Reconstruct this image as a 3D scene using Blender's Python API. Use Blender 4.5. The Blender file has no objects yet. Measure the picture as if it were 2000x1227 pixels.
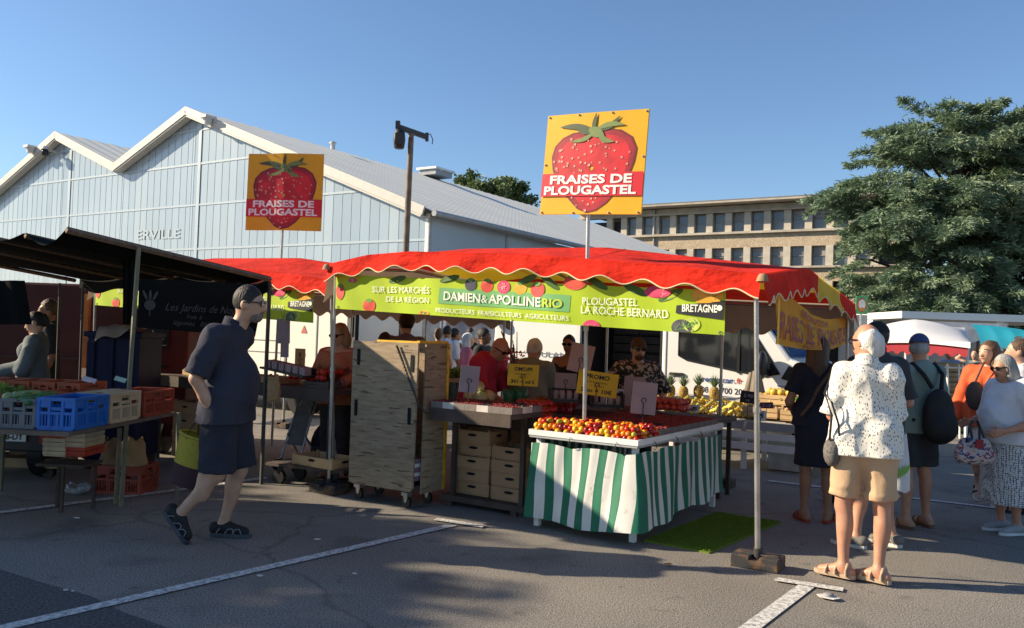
import bpy, math, random
import numpy as np
from mathutils import Vector, Matrix
random.seed(7)
SC = bpy.context.scene
COL = SC.collection
R = math.radians
# ---------------------------------------------------------------- camera, sky, sun, exposure
FPX, PITCH, ROLL, CAMH = 1650.0, math.atan(41.5/1650), 0.035, 1.57
_f = np.array([0, math.cos(PITCH), math.sin(PITCH)]); _u0 = np.array([0, -math.sin(PITCH), math.cos(PITCH)]); _r0 = np.array([1.0, 0, 0])
_r = math.cos(ROLL)*_r0 + math.sin(ROLL)*_u0
_u = -math.sin(ROLL)*_r0 + math.cos(ROLL)*_u0
cam = bpy.data.cameras.new('camera'); cam.sensor_width = 36; cam.lens = 36*FPX/2000; cam.clip_end = 2000; cam.clip_start = .05
camo = bpy.data.objects.new('camera', cam); COL.objects.link(camo)
camo.matrix_world = Matrix(((_r[0], _u[0], -_f[0], 0), (_r[1], _u[1], -_f[1], 0), (_r[2], _u[2], -_f[2], CAMH), (0, 0, 0, 1)))
SC.camera = camo
SUN_EL = R(26.5); SUN_DIR = Vector((-.995*math.cos(SUN_EL), .096*math.cos(SUN_EL), math.sin(SUN_EL)))   # towards the sun
W = bpy.data.worlds.new('World'); SC.world = W; W.use_nodes = True
nt = W.node_tree; bg = nt.nodes['Background']
sky = nt.nodes.new('ShaderNodeTexSky'); sky.sky_type = 'NISHITA'; sky.sun_disc = False
sky.sun_elevation = SUN_EL; sky.sun_rotation = math.atan2(SUN_DIR.x, SUN_DIR.y)
sky.air_density = 1.0; sky.dust_density = .3; sky.ozone_density = 4.5
nt.links.new(sky.outputs[0], bg.inputs[0]); bg.inputs[1].default_value = .084
sl = bpy.data.lights.new('sun', 'SUN'); sl.energy = 5.0; sl.angle = R(.6); sl.color = (1, .84, .62)
so = bpy.data.objects.new('sun', sl); COL.objects.link(so); so.rotation_euler = SUN_DIR.to_track_quat('Z', 'Y').to_euler()
so.location = (-20, 5, 20)
SC.view_settings.view_transform = 'Standard'; SC.view_settings.look = 'None'; SC.view_settings.exposure = 0.95
SC.cycles.max_bounces = 6; SC.cycles.use_denoising = True
try: SC.cycles.denoiser = 'OPENIMAGEDENOISE'
except Exception: pass
# ---------------------------------------------------------------- photograph pixel -> world point
def ray(px, py):
    return _f*FPX + _r*(px-1000) + _u*(613.5-py)
def at(px, py, Y):
    d = ray(px, py); t = Y/d[1]; return Vector((d[0]*t, Y, CAMH+d[2]*t))
def onz(px, py, z=0.0):
    d = ray(px, py); t = (z-CAMH)/d[2]; return Vector((d[0]*t, d[1]*t, z))
U = Vector((.841, -.541, 0)); V = Vector((.541, .841, 0)); Z = Vector((0, 0, 1)); O = Vector((-1.77, 8.1, 0))   # the market's street grid
UR = math.atan2(-.541, .841)
def uv(u, v, z=0.0): return O + U*u + V*v + Z*z
def onplane(px, py, p0, n):
    d = Vector(ray(px, py)); c = Vector((0, 0, CAMH)); t = (Vector(p0)-c).dot(n)/d.dot(n); return c + d*t
def onv(px, py, v): return onplane(px, py, O+V*v, V)
def onu(px, py, u): return onplane(px, py, O+U*u, U)
# ---------------------------------------------------------------- materials
def _n(nt, t, **k):
    n = nt.nodes.new(t)
    for a, b in k.items(): setattr(n, a, b)
    return n
def mat(name, col, rough=.65, var=.18, scale=6.0, bump=0.0, bscale=80.0, metal=0.0, spec=.4, trans=0.0, col2=None, stretch=(1, 1, 1), thr=None, coat=0.0, bdist=.01):
    m = bpy.data.materials.new(name); m.use_nodes = True; t = m.node_tree; L = t.links
    b = t.nodes['Principled BSDF']; b.inputs['Roughness'].default_value = rough; b.inputs['Metallic'].default_value = metal
    b.inputs['Specular IOR Level'].default_value = spec
    if coat: b.inputs['Coat Weight'].default_value = coat
    tc = _n(t, 'ShaderNodeTexCoord'); mp = _n(t, 'ShaderNodeMapping'); mp.inputs['Scale'].default_value = stretch
    L.new(tc.outputs['Object'], mp.inputs['Vector'])
    no = _n(t, 'ShaderNodeTexNoise'); no.inputs['Scale'].default_value = scale; no.inputs['Detail'].default_value = 5
    L.new(mp.outputs[0], no.inputs['Vector'])
    cr = _n(t, 'ShaderNodeValToRGB')
    c1 = tuple(max(0, c*(1-var)) for c in col); c2 = col2 if col2 else tuple(min(1, c*(1+var)) for c in col)
    if col2: c1 = col
    lo, hi = thr if thr else (.3, .7)
    cr.color_ramp.elements[0].position = lo; cr.color_ramp.elements[1].position = hi
    cr.color_ramp.elements[0].color = (*c1, 1); cr.color_ramp.elements[1].color = (*c2, 1)
    L.new(no.outputs['Fac'], cr.inputs[0]); L.new(cr.outputs[0], b.inputs['Base Color'])
    if bump:
        n2 = _n(t, 'ShaderNodeTexNoise'); n2.inputs['Scale'].default_value = bscale; n2.inputs['Detail'].default_value = 4
        L.new(mp.outputs[0], n2.inputs['Vector'])
        bp = _n(t, 'ShaderNodeBump'); bp.inputs['Strength'].default_value = bump; bp.inputs['Distance'].default_value = bdist
        L.new(n2.outputs['Fac'], bp.inputs['Height']); L.new(bp.outputs[0], b.inputs['Normal'])
    if trans:
        tr = _n(t, 'ShaderNodeBsdfTranslucent'); mx = _n(t, 'ShaderNodeMixShader'); mx.inputs[0].default_value = trans
        L.new(cr.outputs[0], tr.inputs[0]); L.new(b.outputs[0], mx.inputs[1]); L.new(tr.outputs[0], mx.inputs[2])
        L.new(mx.outputs[0], t.nodes['Material Output'].inputs[0])
    m['_b'] = 1
    return m
def pattern(m, kind, col, scale, thr, stretch=(1, 1, 1), rnd=1.0):
    """a printed pattern of colour col over the material's own colour"""
    t = m.node_tree; L = t.links; b = t.nodes['Principled BSDF']; src = b.inputs['Base Color'].links[0].from_socket
    tc = _n(t, 'ShaderNodeTexCoord'); mp = _n(t, 'ShaderNodeMapping'); mp.inputs['Scale'].default_value = stretch
    L.new(tc.outputs['Object'], mp.inputs['Vector'])
    mx = _n(t, 'ShaderNodeMix', data_type='RGBA'); ma = _n(t, 'ShaderNodeMath'); ma.inputs[1].default_value = thr
    if kind == 'spots':
        v = _n(t, 'ShaderNodeTexVoronoi'); v.inputs['Scale'].default_value = scale; v.inputs['Randomness'].default_value = rnd
        L.new(mp.outputs[0], v.inputs['Vector']); ma.operation = 'LESS_THAN'; L.new(v.outputs['Distance'], ma.inputs[0])
    elif kind == 'noise':
        v = _n(t, 'ShaderNodeTexNoise'); v.inputs['Scale'].default_value = scale; v.inputs['Detail'].default_value = 2
        L.new(mp.outputs[0], v.inputs['Vector']); ma.operation = 'GREATER_THAN'; L.new(v.outputs['Fac'], ma.inputs[0])
    elif kind == 'lines':
        v = _n(t, 'ShaderNodeTexWave'); v.inputs['Scale'].default_value = scale; v.inputs['Distortion'].default_value = rnd
        L.new(mp.outputs[0], v.inputs['Vector']); ma.operation = 'LESS_THAN'; L.new(v.outputs['Fac'], ma.inputs[0])
    tg = [l.to_socket for l in src.links]
    L.new(ma.outputs[0], mx.inputs['Factor']); L.new(src, mx.inputs['A']); mx.inputs['B'].default_value = (*col, 1)
    for q in tg: L.new(mx.outputs['Result'], q)
    return m
MT = {}
def M(name, *a, **k):
    if name not in MT: MT[name] = mat(name, *a, **k)
    return MT[name]
# ---------------------------------------------------------------- objects
ORG = {}
def tag(o, label=None, cat=None, group=None, kind=None):
    if label: o['label'] = label
    if cat: o['category'] = cat
    if group: o['group'] = group
    if kind: o['kind'] = kind
    return o
def thing(name, label, cat, loc=(0, 0, 0), group=None, rotz=0.0):
    o = bpy.data.objects.new(name, None); COL.objects.link(o); o.location = loc; o.rotation_euler.z = rotz
    o.empty_display_size = .1; ORG[o.name] = Vector(loc); return tag(o, label, cat, group)
def dup(root, loc, rotz=None, scale=None, label=None, group=None):
    def cp(o, par):
        c = o.copy(); COL.objects.link(c)
        if par is not None: c.parent = par
        for ch in list(o.children): cp(ch, c)
        return c
    r = cp(root, None); r.location = loc
    if rotz is not None: r.rotation_euler.z = rotz
    if scale is not None: r.scale = scale if hasattr(scale, '__len__') else (scale,)*3
    if label: r['label'] = label
    if group: r['group'] = group
    return r
class MB:
    def __init__(s): s.v = []; s.f = []; s.m = []; s.s = []
    def add(s, vs, fs, m=0, sm=False):
        b = len(s.v); s.v.extend([tuple(p) for p in vs])
        for f in fs: s.f.append(tuple(i+b for i in f)); s.m.append(m); s.s.append(sm)
        return s
    def box(s, c, size, ax=None, m=0):
        a = ax or (Vector((1, 0, 0)), Vector((0, 1, 0)), Z); c = Vector(c); h = [size[i]/2 for i in range(3)]
        vs = [c + a[0]*h[0]*x + a[1]*h[1]*y + a[2]*h[2]*z for z in (-1, 1) for y in (-1, 1) for x in (-1, 1)]
        return s.add(vs, [(0, 2, 3, 1), (4, 5, 7, 6), (0, 1, 5, 4), (2, 6, 7, 3), (0, 4, 6, 2), (1, 3, 7, 5)], m)
    def tbox(s, c, sz0, sz1, h, m=0):          # box that tapers from sz0 at z=c.z to sz1 at c.z+h
        c = Vector(c); vs = [c + Vector((x*sz[0]/2, y*sz[1]/2, z)) for sz, z in ((sz0, 0), (sz1, h)) for y in (-1, 1) for x in (-1, 1)]
        return s.add(vs, [(0, 2, 3, 1), (4, 5, 7, 6), (0, 1, 5, 4), (2, 6, 7, 3), (0, 4, 6, 2), (1, 3, 7, 5)], m)
    def tube(s, pts, r, n=8, m=0, cap=True):
        pts = [Vector(p) for p in pts]; k = len(pts); rs = r if hasattr(r, '__len__') else [r]*k; vs = []; fs = []
        for i, p in enumerate(pts):
            d = (pts[min(i+1, k-1)]-pts[max(i-1, 0)])
            d = d.normalized() if d.length > 1e-9 else Z
            a = d.cross(Vector((0, 0, 1)) if abs(d.z) < .9 else Vector((1, 0, 0))).normalized(); b = d.cross(a)
            for j in range(n): t = 2*math.pi*j/n; vs.append(p + (a*math.cos(t)+b*math.sin(t))*rs[i])
        for i in range(k-1):
            for j in range(n): fs.append((i*n+j, i*n+(j+1) % n, (i+1)*n+(j+1) % n, (i+1)*n+j))
        s.add(vs, fs, m, n > 5)
        if cap: s.add(vs[:n], [tuple(range(n))], m); s.add(vs[-n:], [tuple(reversed(range(n)))], m)
        return s
    def cyl(s, a, b, r, r2=None, n=12, m=0): return s.tube([a, b], [r, r if r2 is None else r2], n, m)
    def lathe(s, prof, c=(0, 0, 0), n=16, m=0, sm=True):
        c = Vector(c); vs = []; fs = []
        for r, z in prof:
            for j in range(n): t = 2*math.pi*j/n; vs.append(c + Vector((r*math.cos(t), r*math.sin(t), z)))
        for i in range(len(prof)-1):
            for j in range(n): fs.append((i*n+j, i*n+(j+1) % n, (i+1)*n+(j+1) % n, (i+1)*n+j))
        return s.add(vs, fs, m, sm)
    def sph(s, c, r, n=10, k=6, m=0, rot=None):
        r = r if hasattr(r, '__len__') else (r, r, r); c = Vector(c); vs = []; fs = []
        for i in range(k+1):
            a = math.pi*i/k
            for j in range(n):
                t = 2*math.pi*j/n; p = Vector((r[0]*math.sin(a)*math.cos(t), r[1]*math.sin(a)*math.sin(t), r[2]*math.cos(a)))
                if rot is not None: p = rot @ p
                vs.append(c+p)
        for i in range(k):
            for j in range(n): fs.append((i*n+j, (i+1)*n+j, (i+1)*n+(j+1) % n, i*n+(j+1) % n))
        return s.add(vs, fs, m, True)
    def poly(s, pts, m=0): return s.add(pts, [tuple(range(len(pts)))], m)
    def slab(s, pts, nrm, th, m=0):           # outline pts thickened by th along nrm
        pts = [Vector(p) for p in pts]; n = len(pts); q = [p + Vector(nrm)*th for p in pts]
        return s.add(pts+q, [tuple(reversed(range(n))), tuple(range(n, 2*n))] + [(i, (i+1) % n, n+(i+1) % n, n+i) for i in range(n)], m)
    def grid(s, fn, nu, nv, m=0, sm=True, mf=None):
        vs = [fn(i/nu, j/nv) for j in range(nv+1) for i in range(nu+1)]; b = len(s.v); s.v.extend([tuple(p) for p in vs]); w = nu+1
        for j in range(nv):
            for i in range(nu):
                s.f.append((b+j*w+i, b+j*w+i+1, b+(j+1)*w+i+1, b+(j+1)*w+i)); s.m.append(mf((i+.5)/nu, (j+.5)/nv) if mf else m); s.s.append(sm)
        return s
    def mesh(s, name, mats, org=None):
        me = bpy.data.meshes.new(name); o = org or Vector((0, 0, 0))
        me.from_pydata([(p[0]-o[0], p[1]-o[1], p[2]-o[2]) for p in s.v], [], s.f)
        for x in (mats if isinstance(mats, (list, tuple)) else [mats]): me.materials.append(x)
        me.polygons.foreach_set('material_index', s.m); me.polygons.foreach_set('use_smooth', s.s); me.update(); return me
    def build(s, name, mats, parent=None, bevel=0, solid=0, label=None):
        org = ORG.get(parent.name, Vector((0, 0, 0))) if parent else Vector((0, 0, 0))
        o = bpy.data.objects.new(name, s.mesh(name, mats, org)); COL.objects.link(o)
        if parent: o.parent = parent; ORG[o.name] = org
        if bevel: b = o.modifiers.new('b', 'BEVEL'); b.width = bevel; b.segments = 2; b.limit_method = 'ANGLE'
        if solid: b = o.modifiers.new('s', 'SOLIDIFY'); b.thickness = solid
        if label: o['label'] = label
        return o
    def top(s, name, mats, label, cat, loc=(0, 0, 0), group=None, kind=None, bevel=0, solid=0):   # a thing that is one mesh
        loc = Vector(loc); o = bpy.data.objects.new(name, s.mesh(name, mats, loc)); COL.objects.link(o); o.location = loc; ORG[o.name] = loc
        if bevel: b = o.modifiers.new('b', 'BEVEL'); b.width = bevel; b.segments = 2; b.limit_method = 'ANGLE'
        if solid: b = o.modifiers.new('s', 'SOLIDIFY'); b.thickness = solid
        return tag(o, label, cat, group, kind)
_tc = {}
def text_pts(s, bold=0.0, shear=0.0, space=1.0):
    key = (s, bold, shear, space)
    if key not in _tc:
        cu = bpy.data.curves.new('t', 'FONT'); cu.body = s; cu.size = 1; cu.offset = bold; cu.shear = shear; cu.resolution_u = 3; cu.space_character = space
        ob = bpy.data.objects.new('t', cu); COL.objects.link(ob)
        dg = bpy.context.evaluated_depsgraph_get(); me = ob.evaluated_get(dg).to_mesh()
        vs = np.array([v.co[:2] for v in me.vertices]).reshape(-1, 2); fs = [tuple(p.vertices) for p in me.polygons]
        ob.evaluated_get(dg).to_mesh_clear(); bpy.data.objects.remove(ob); bpy.data.curves.remove(cu)
        lo = vs.min(0); hi = vs.max(0); hi[1] = max(hi[1], .6); _tc[key] = ((vs-np.array([lo[0], 0]))/np.array([hi[0]-lo[0], .7]), fs)
    return _tc[key]
def text(mb, s, p0, p1, up, bold=0.0, shear=0.0, fn=None, m=0, space=1.0, mirror=False):
    """letters fitted between p0 and p1, capitals as high as vector up; fn moves each point"""
    vs, fs = text_pts(s, bold, shear, space); p0 = Vector(p0); p1 = Vector(p1); up = Vector(up); out = []
    for x, y in vs:
        if mirror: x = 1-x
        p = p0 + (p1-p0)*float(x) + up*float(y)
        out.append(fn(p) if fn else p)
    mb.add(out, fs, m); return mb
def disc(c, ax, ay, rx, ry, n=20, wob=0.0):
    return [Vector(c)+ax*(rx*math.cos(2*math.pi*i/n)*(1+wob*math.sin(5*2*math.pi*i/n)))+ay*(ry*math.sin(2*math.pi*i/n)) for i in range(n)]
# ---------------------------------------------------------------- bodies: smooth union of tapered capsules, meshed by surface nets
def cap(a, b, ra, rb=None, k=.02, flat=None, clip=None): return ('c', np.array(a, float), np.array(b, float), ra, ra if rb is None else rb, k, flat, clip)
def ell(c, r, k=.02, rot=None, clip=None): return ('e', np.array(c, float), np.array(r, float), rot, None, k, None, clip)
def sdf(prims, res, wrinkle=0.0, seed=0, clip=None, cut=None):
    los = []; his = []
    for p in prims:
        if p[0] == 'c': r = max(p[3], p[4]); los.append(np.minimum(p[1], p[2])-r); his.append(np.maximum(p[1], p[2])+r)
        else: r = p[2].max() if p[3] is not None else p[2]; los.append(p[1]-r); his.append(p[1]+r)
    lo = np.min(los, 0)-.03-2*res; hi = np.max(his, 0)+.03+2*res; n = np.ceil((hi-lo)/res).astype(int)+1
    ax = [(lo[i]+np.arange(n[i])*res).astype(np.float32) for i in range(3)]; D = np.full(n, .2, np.float32)
    for p, l, h in zip(prims, los, his):
        k = p[5]; i0 = np.maximum(((l-lo-k-.04)/res).astype(int), 0); i1 = np.minimum(((h-lo+k+.04)/res).astype(int)+2, n)
        X = ax[0][i0[0]:i1[0], None, None]; Y = ax[1][None, i0[1]:i1[1], None]; Zz = ax[2][None, None, i0[2]:i1[2]]
        if p[0] == 'c':
            a, b = p[1], p[2]; ba = b-a; q = [X-a[0], Y-a[1], Zz-a[2]]; L2 = max(float(ba@ba), 1e-9)
            t = np.clip((q[0]*ba[0]+q[1]*ba[1]+q[2]*ba[2])/L2, 0, 1)
            e = [q[i]-t*ba[i] for i in range(3)]; d2 = e[0]**2+e[1]**2+e[2]**2
            if p[6] is not None:
                f, s = p[6]; dd = e[0]*f[0]+e[1]*f[1]+e[2]*f[2]; d2 = d2+(s*s-1)*dd*dd
            d = np.sqrt(d2)-(p[3]+(p[4]-p[3])*t)
        else:
            q = [X-p[1][0], Y-p[1][1], Zz-p[1][2]]
            if p[3] is not None: Rm = np.array(p[3]); q = [q[0]*Rm[0, i]+q[1]*Rm[1, i]+q[2]*Rm[2, i] for i in range(3)]
            r = p[2]; d = (np.sqrt((q[0]/r[0])**2+(q[1]/r[1])**2+(q[2]/r[2])**2)-1)*float(r.min())
        for pt, nn in (p[7] or []): d = np.maximum(d, (X-pt[0])*nn[0]+(Y-pt[1])*nn[1]+(Zz-pt[2])*nn[2])
        s = (slice(i0[0], i1[0]), slice(i0[1], i1[1]), slice(i0[2], i1[2])); o = D[s]
        hh = np.clip(.5+.5*(d-o)/k, 0, 1); D[s] = d*(1-hh)+o*hh-k*hh*(1-hh)
    X = ax[0][:, None, None]; Y = ax[1][None, :, None]; Zz = ax[2][None, None, :]
    if wrinkle:
        a = seed*1.7
        rg = lambda p: (1-np.abs(np.sin(p)))**2
        wv = .35-rg(8*Zz+6*np.abs(X)-3*Y+1.3*np.sin(7*X+5*Zz+a)+a)-.8*rg(13*X-9*Zz+6*Y+1.5*np.sin(9*Zz-5*Y+a)+2*a)-.6*rg(15*Y+11*Zz-10*X+1.4*np.sin(14*X+6*Zz+3*a))+.25*np.sin(24*Zz+20*X+2*np.sin(12*Y+a))
        D = D+wrinkle*wv.astype(np.float32)
    for pt, nn in (clip or []): D = np.maximum(D, ((X-pt[0])*nn[0]+(Y-pt[1])*nn[1]+(Zz-pt[2])*nn[2]).astype(np.float32))
    if cut is not None: D = np.maximum(D, cut(X, Y, Zz))
    I = D < 0
    c = [I[a:n[0]-1+a, b:n[1]-1+b, e:n[2]-1+e] for a in (0, 1) for b in (0, 1) for e in (0, 1)]
    act = np.logical_or.reduce(c) & ~np.logical_and.reduce(c); idx = np.argwhere(act); N = len(idx)
    if N == 0: return np.zeros((0, 3)), np.zeros((0, 4), int)
    off = np.array([(a, b, e) for a in (0, 1) for b in (0, 1) for e in (0, 1)]); cv = np.stack([D[tuple((idx+o).T)] for o in off], 1)
    acc = np.zeros((N, 3)); cnt = np.zeros(N)
    for i in range(8):
        for j in range(i+1, 8):
            if np.abs(off[i]-off[j]).sum() == 1:
                a, b = cv[:, i], cv[:, j]; mk = (a < 0) != (b < 0); t = np.where(mk, a/np.where(mk, a-b, 1), 0)
                acc += mk[:, None]*(off[i]+t[:, None]*(off[j]-off[i])); cnt += mk
    vs = lo+(idx+acc/np.maximum(cnt, 1)[:, None])*res
    ids = np.full(act.shape, -1); ids[tuple(idx.T)] = np.arange(N); fs = []
    for a in range(3):
        s0 = [slice(None)]*3; s1 = [slice(None)]*3; s0[a] = slice(0, -1); s1[a] = slice(1, None)
        A = I[tuple(s0)]; B = I[tuple(s1)]; e = np.argwhere(A != B); b, g = (a+1) % 3, (a+2) % 3
        e = e[(e[:, b] > 0) & (e[:, g] > 0) & (e[:, b] < n[b]-1) & (e[:, g] < n[g]-1)]
        q = []
        for db, dg in ((-1, -1), (0, -1), (0, 0), (-1, 0)): z = e.copy(); z[:, b] += db; z[:, g] += dg; q.append(ids[tuple(z.T)])
        q = np.stack(q, 1); fl = ~A[tuple(e.T)]; q[fl] = q[fl][:, ::-1]; fs.append(q)
    return vs, np.concatenate(fs)
def npmesh(name, vs, fs, mats, sm=True):
    me = bpy.data.meshes.new(name); me.vertices.add(len(vs)); me.vertices.foreach_set('co', np.asarray(vs, np.float32).ravel())
    k = fs.shape[1]; me.loops.add(len(fs)*k); me.loops.foreach_set('vertex_index', fs.astype(np.int32).ravel())
    me.polygons.add(len(fs)); me.polygons.foreach_set('loop_start', np.arange(0, len(fs)*k, k, dtype=np.int32))
    me.polygons.foreach_set('use_smooth', np.full(len(fs), sm)); me.update(calc_edges=True); me.validate()
    for m in (mats if isinstance(mats, (list, tuple)) else [mats]): me.materials.append(m)
    return me
def sobj(name, vf, m, parent=None):
    o = bpy.data.objects.new(name, npmesh(name, vf[0], vf[1], m)); COL.objects.link(o)
    if parent: o.parent = parent; ORG[o.name] = Vector((0, 0, 0))
    return o
def join(*vfs):
    vs = []; fs = []; b = 0
    for v, f in vfs:
        if len(v): vs.append(v); fs.append(f+b); b += len(v)
    return np.concatenate(vs), np.concatenate(fs)
def nrm(v): v = np.array(v, float); return v/max(np.linalg.norm(v), 1e-9)
def hand(w, d, n, side, curl=.5, res=.0055, s=1.0):
    """w wrist, d hand direction, n palm-side normal (fingers curl that way), side = unit vector to the thumb"""
    w = np.array(w, float); d = nrm(d); n = nrm(np.array(n)-d*np.dot(n, d)); t = nrm(np.cross(d, n)); t = t if np.dot(t, side) > 0 else -t; P = []
    for i, (ln, o) in enumerate(((.07, .031), (.08, .011), (.074, -.01), (.058, -.03))):
        kn = w+d*(.092-.006*abs(i-1))*s+t*o*s; P.append(cap(w+t*o*.5*s, kn, .0155*s, .0125*s, .014)); p = kn; a = curl*.35
        for fr, rr in ((.45, .0098), (.3, .009), (.25, .0082)):
            q = p+(d*math.cos(a)+n*math.sin(a))*ln*fr*s; P.append(cap(p, q, rr*s, rr*.93*s, .004)); p = q; a += curl*1.1
    b = w+d*.025*s+t*.02*s; m1 = b+(d*.6+t*.6+n*.35)*.048*s; P += [cap(b, m1, .016*s, .012*s, .012), cap(m1, m1+nrm(d*.9+t*.15+n*(.2+.7*curl))*.038*s, .011*s, .009*s, .005)]
    return sdf(P, res)
def rotx(a): c, s = math.cos(a), math.sin(a); return np.array([[1, 0, 0], [0, c, -s], [0, s, c]])
def rotz(a): c, s = math.cos(a), math.sin(a); return np.array([[c, -s, 0], [s, c, 0], [0, 0, 1]])
def roty(a): c, s = math.cos(a), math.sin(a); return np.array([[c, 0, s], [0, 1, 0], [-s, 0, c]])
SK = lambda: M('skin_tan', (.46, .235, .135), .5, .10, 14, .10, 160)
def person(label, loc, rz, H=1.72, res=.012, skin=None, J={}, head=(0, 0, 0), wide=1.0, belly=0.0, shirt=None, shorts=None, skirt=None, trousers=None,
           shoes=None, hair=None, cap_=None, glasses=None, beard=None, hands=('r', 'l'), group=None, fem=False, collar=False, legs=True, hpose={}):
    """local frame: faces -Y, its left is +X. J holds joint positions in metres."""
    k = H/1.75; skin = skin or SK(); D = dict(pelvis=(0, 0, .95), waist=(0, 0, 1.1), chest=(0, .01, 1.32), neck=(0, .02, 1.47), headc=(0, -.005, 1.632))
    for s, n in ((1, 'l'), (-1, 'r')):
        D.update({'sh'+n: (s*.175*wide, .015, 1.415), 'el'+n: (s*(.235*wide), .05, 1.13), 'wr'+n: (s*.235*wide, -.03, .885), 'hip'+n: (s*.09, 0, .93), 'kn'+n: (s*.1, -.015, .5), 'an'+n: (s*.105, .03, .085), 'ft'+n: (s*.04, -1, 0)})
    j = {a: np.array(b)*k for a, b in D.items()}
    for a, b in J.items(): j[a] = np.array(b, float)
    for n in 'lr': j['ft'+n] = nrm(j['ft'+n])
    Rh = rotz(head[0]) @ rotx(head[1]) @ roty(head[2]); hc = j['headc']
    def hp(x, y, z): return hc+Rh @ (np.array((x, y, z))*k)
    def he(c, r, kk=.02, clip=None): return ell(hp(*c), np.array(r)*k, kk, Rh, clip)
    F = (np.array((0, 1.0, 0)), 1.5); b = belly
    P = [he((0, 0, .01), (.075, .096, .108), .02), he((0, -.04, -.055), (.054, .058, .062), .03), he((0, -.075, -.01), (.05, .03, .05), .02),
         cap(hp(0, -.095, .005), hp(0, -.117, -.03), .010*k, .0155*k, .012), he((0, -.093, -.062), (.026, .014, .011), .008), he((0, -.083, -.1), (.02, .018, .016), .015),
         he((0, -.09, .028), (.045, .012, .010), .012)]
    for s in (1, -1): P.append(he((s*.077, .008, -.012), (.012, .024, .033), .008))
    P += [cap(j['neck']-np.array((0, 0, .05)), hp(0, .012, -.06), .06*k*(1 if not fem else .85), .052*k*(1 if not fem else .85), .03)]
    tor = [cap(j['chest'], j['waist'], .155*k*wide, .135*k*wide, .06, F), cap(j['waist'], j['pelvis'], .135*k*wide, .15*k*wide, .06, F), cap(j['shl']*.75+j['chest']*.25, j['shr']*.75+j['chest']*.25, .07*k, None, .05)]
    if b: tor.append(ell(j['waist']+np.array((0, -.05-b*.3, .02)), (.14*wide*k, .1+b*.5, .17*k), .06))
    if fem:
        for s in (1, -1): tor.append(ell(j['chest']+np.array((s*.075, -.085, -.02))*k, (.07*k, .062*k, .07*k), .035))
    P += tor; Ha = []
    for n in 'lr':
        P += [cap(j['sh'+n], j['el'+n], .05*k*(.88 if fem else 1), .04*k, .03), cap(j['el'+n], j['el'+n]*.55+j['wr'+n]*.45, .041*k, .04*k, .02), cap(j['el'+n]*.6+j['wr'+n]*.4, j['wr'+n], .04*k, .027*k, .02)]
        if legs:
            kn = j['kn'+n]; an = j['an'+n]; dn = an-kn; back = -j['ft'+n]
            P += [cap(j['hip'+n], kn, .088*k, .056*k, .03), cap(kn, an, .05*k, .034*k, .02), ell(kn+dn*.3+back*.018, (.048*k, .05*k, .12*k), .03)]
            ff = j['ft'+n]; up = nrm(np.cross(np.cross(ff, (0, 0, 1)), ff)) if abs(ff[2]) < .95 else np.array((0, 0, 1.0))
            he_ = an-ff*.045*k-up*.045*k; to = an+ff*.15*k-up*.058*k
            P += [cap(an, he_, .034*k, .033*k, .02), cap(an-up*.015*k, to, .037*k, .024*k, .025), cap(he_, to, .03*k, .025*k, .02)]
        d = nrm(j['wr'+n]-j['el'+n]); sx = 1 if n == 'l' else -1
        if n in hands:
            q = hpose.get(n, {}); hd = nrm(q.get('d', d)); hn = q.get('n', (-sx, 0, 0)); Ha.append(hand(j['wr'+n]-hd*.012, hd, hn, q.get('t', (0, -1, 0)), q.get('curl', .5), .0055 if res < .014 else .007, k))
    body = sobj('person', join(sdf(P, res), *Ha), skin); body.location = loc; body.rotation_euler.z = rz; tag(body, label, 'person', group); ORG[body.name] = Vector((0, 0, 0))
    def inflate(e): return [cap(j['chest'], j['waist'], (.155*wide)*k+e, .135*wide*k+b*.35+e, .06, F), cap(j['waist'], j['pelvis'], .135*wide*k+b*.35+e, .15*wide*k+b*.2+e, .06, F), cap(j['shl']*.82+j['chest']*.18, j['shr']*.82+j['chest']*.18, .066*k+e, None, .05)]+([ell(j['waist']+np.array((0, -.05-b*.3, .0)), (.14*wide*k+e, .1+b*.5+e, .19*k+e), .06)] if b else [])+([ell(j['chest']+np.array((s*.075, -.085, -.02))*k, (.07*k+e, .062*k+e, .07*k+e), .035) for s in (1, -1)] if fem else [])
    if shirt:
        m, sleeve, hem, e = shirt[:4]; Q = inflate(e); e2 = e*.8+.006
        Q.append(cap(j['pelvis'], j['pelvis']-np.array((0, 0, .15)), .15*wide*k+b*.3+e*1.15+.012, .152*wide*k+b*.3+e*1.2+.034, .05, F))
        for n in 'lr':
            Q.append(cap(j['hip'+n]+np.array((0, 0, .10)), j['hip'+n]-np.array((0, 0, .12)), .095*k+e+.022, .1*k+e+.03, .05))
            s_, e_, w_ = j['sh'+n], j['el'+n], j['wr'+n]
            if sleeve > 0:
                fr = min(sleeve, 1); en = s_+(e_-s_)*fr; dn = nrm(e_-s_)
                Q.append(cap(s_, en+dn*.05, .05*k+e2, (.046 if sleeve <= 1 else .042)*k+e2*1.25, .03, None, [(en, dn)] if sleeve <= 1 else None))
                if 0 < sleeve <= 1: Q.append(cap(en-dn*.022, en+dn*.05, .047*k+e2*1.25+.004, None, .004, None, [(en, dn), (en-dn*.022, -dn)]))
                if sleeve > 1: fr = sleeve-1; en = e_+(w_-e_)*fr; dn = nrm(w_-e_); Q.append(cap(e_, en+dn*.04, .042*k+e2, .032*k+e2, .025, None, [(en, dn)]))
        nk = j['neck']; low = shirt[4] if len(shirt) > 4 else 0.0
        Q.append(cap(nk-np.array((0, 0, .07)), nk+np.array((0, -.005, .02)), .075*k+e*.5, .062*k+e*.4, .04))
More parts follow.
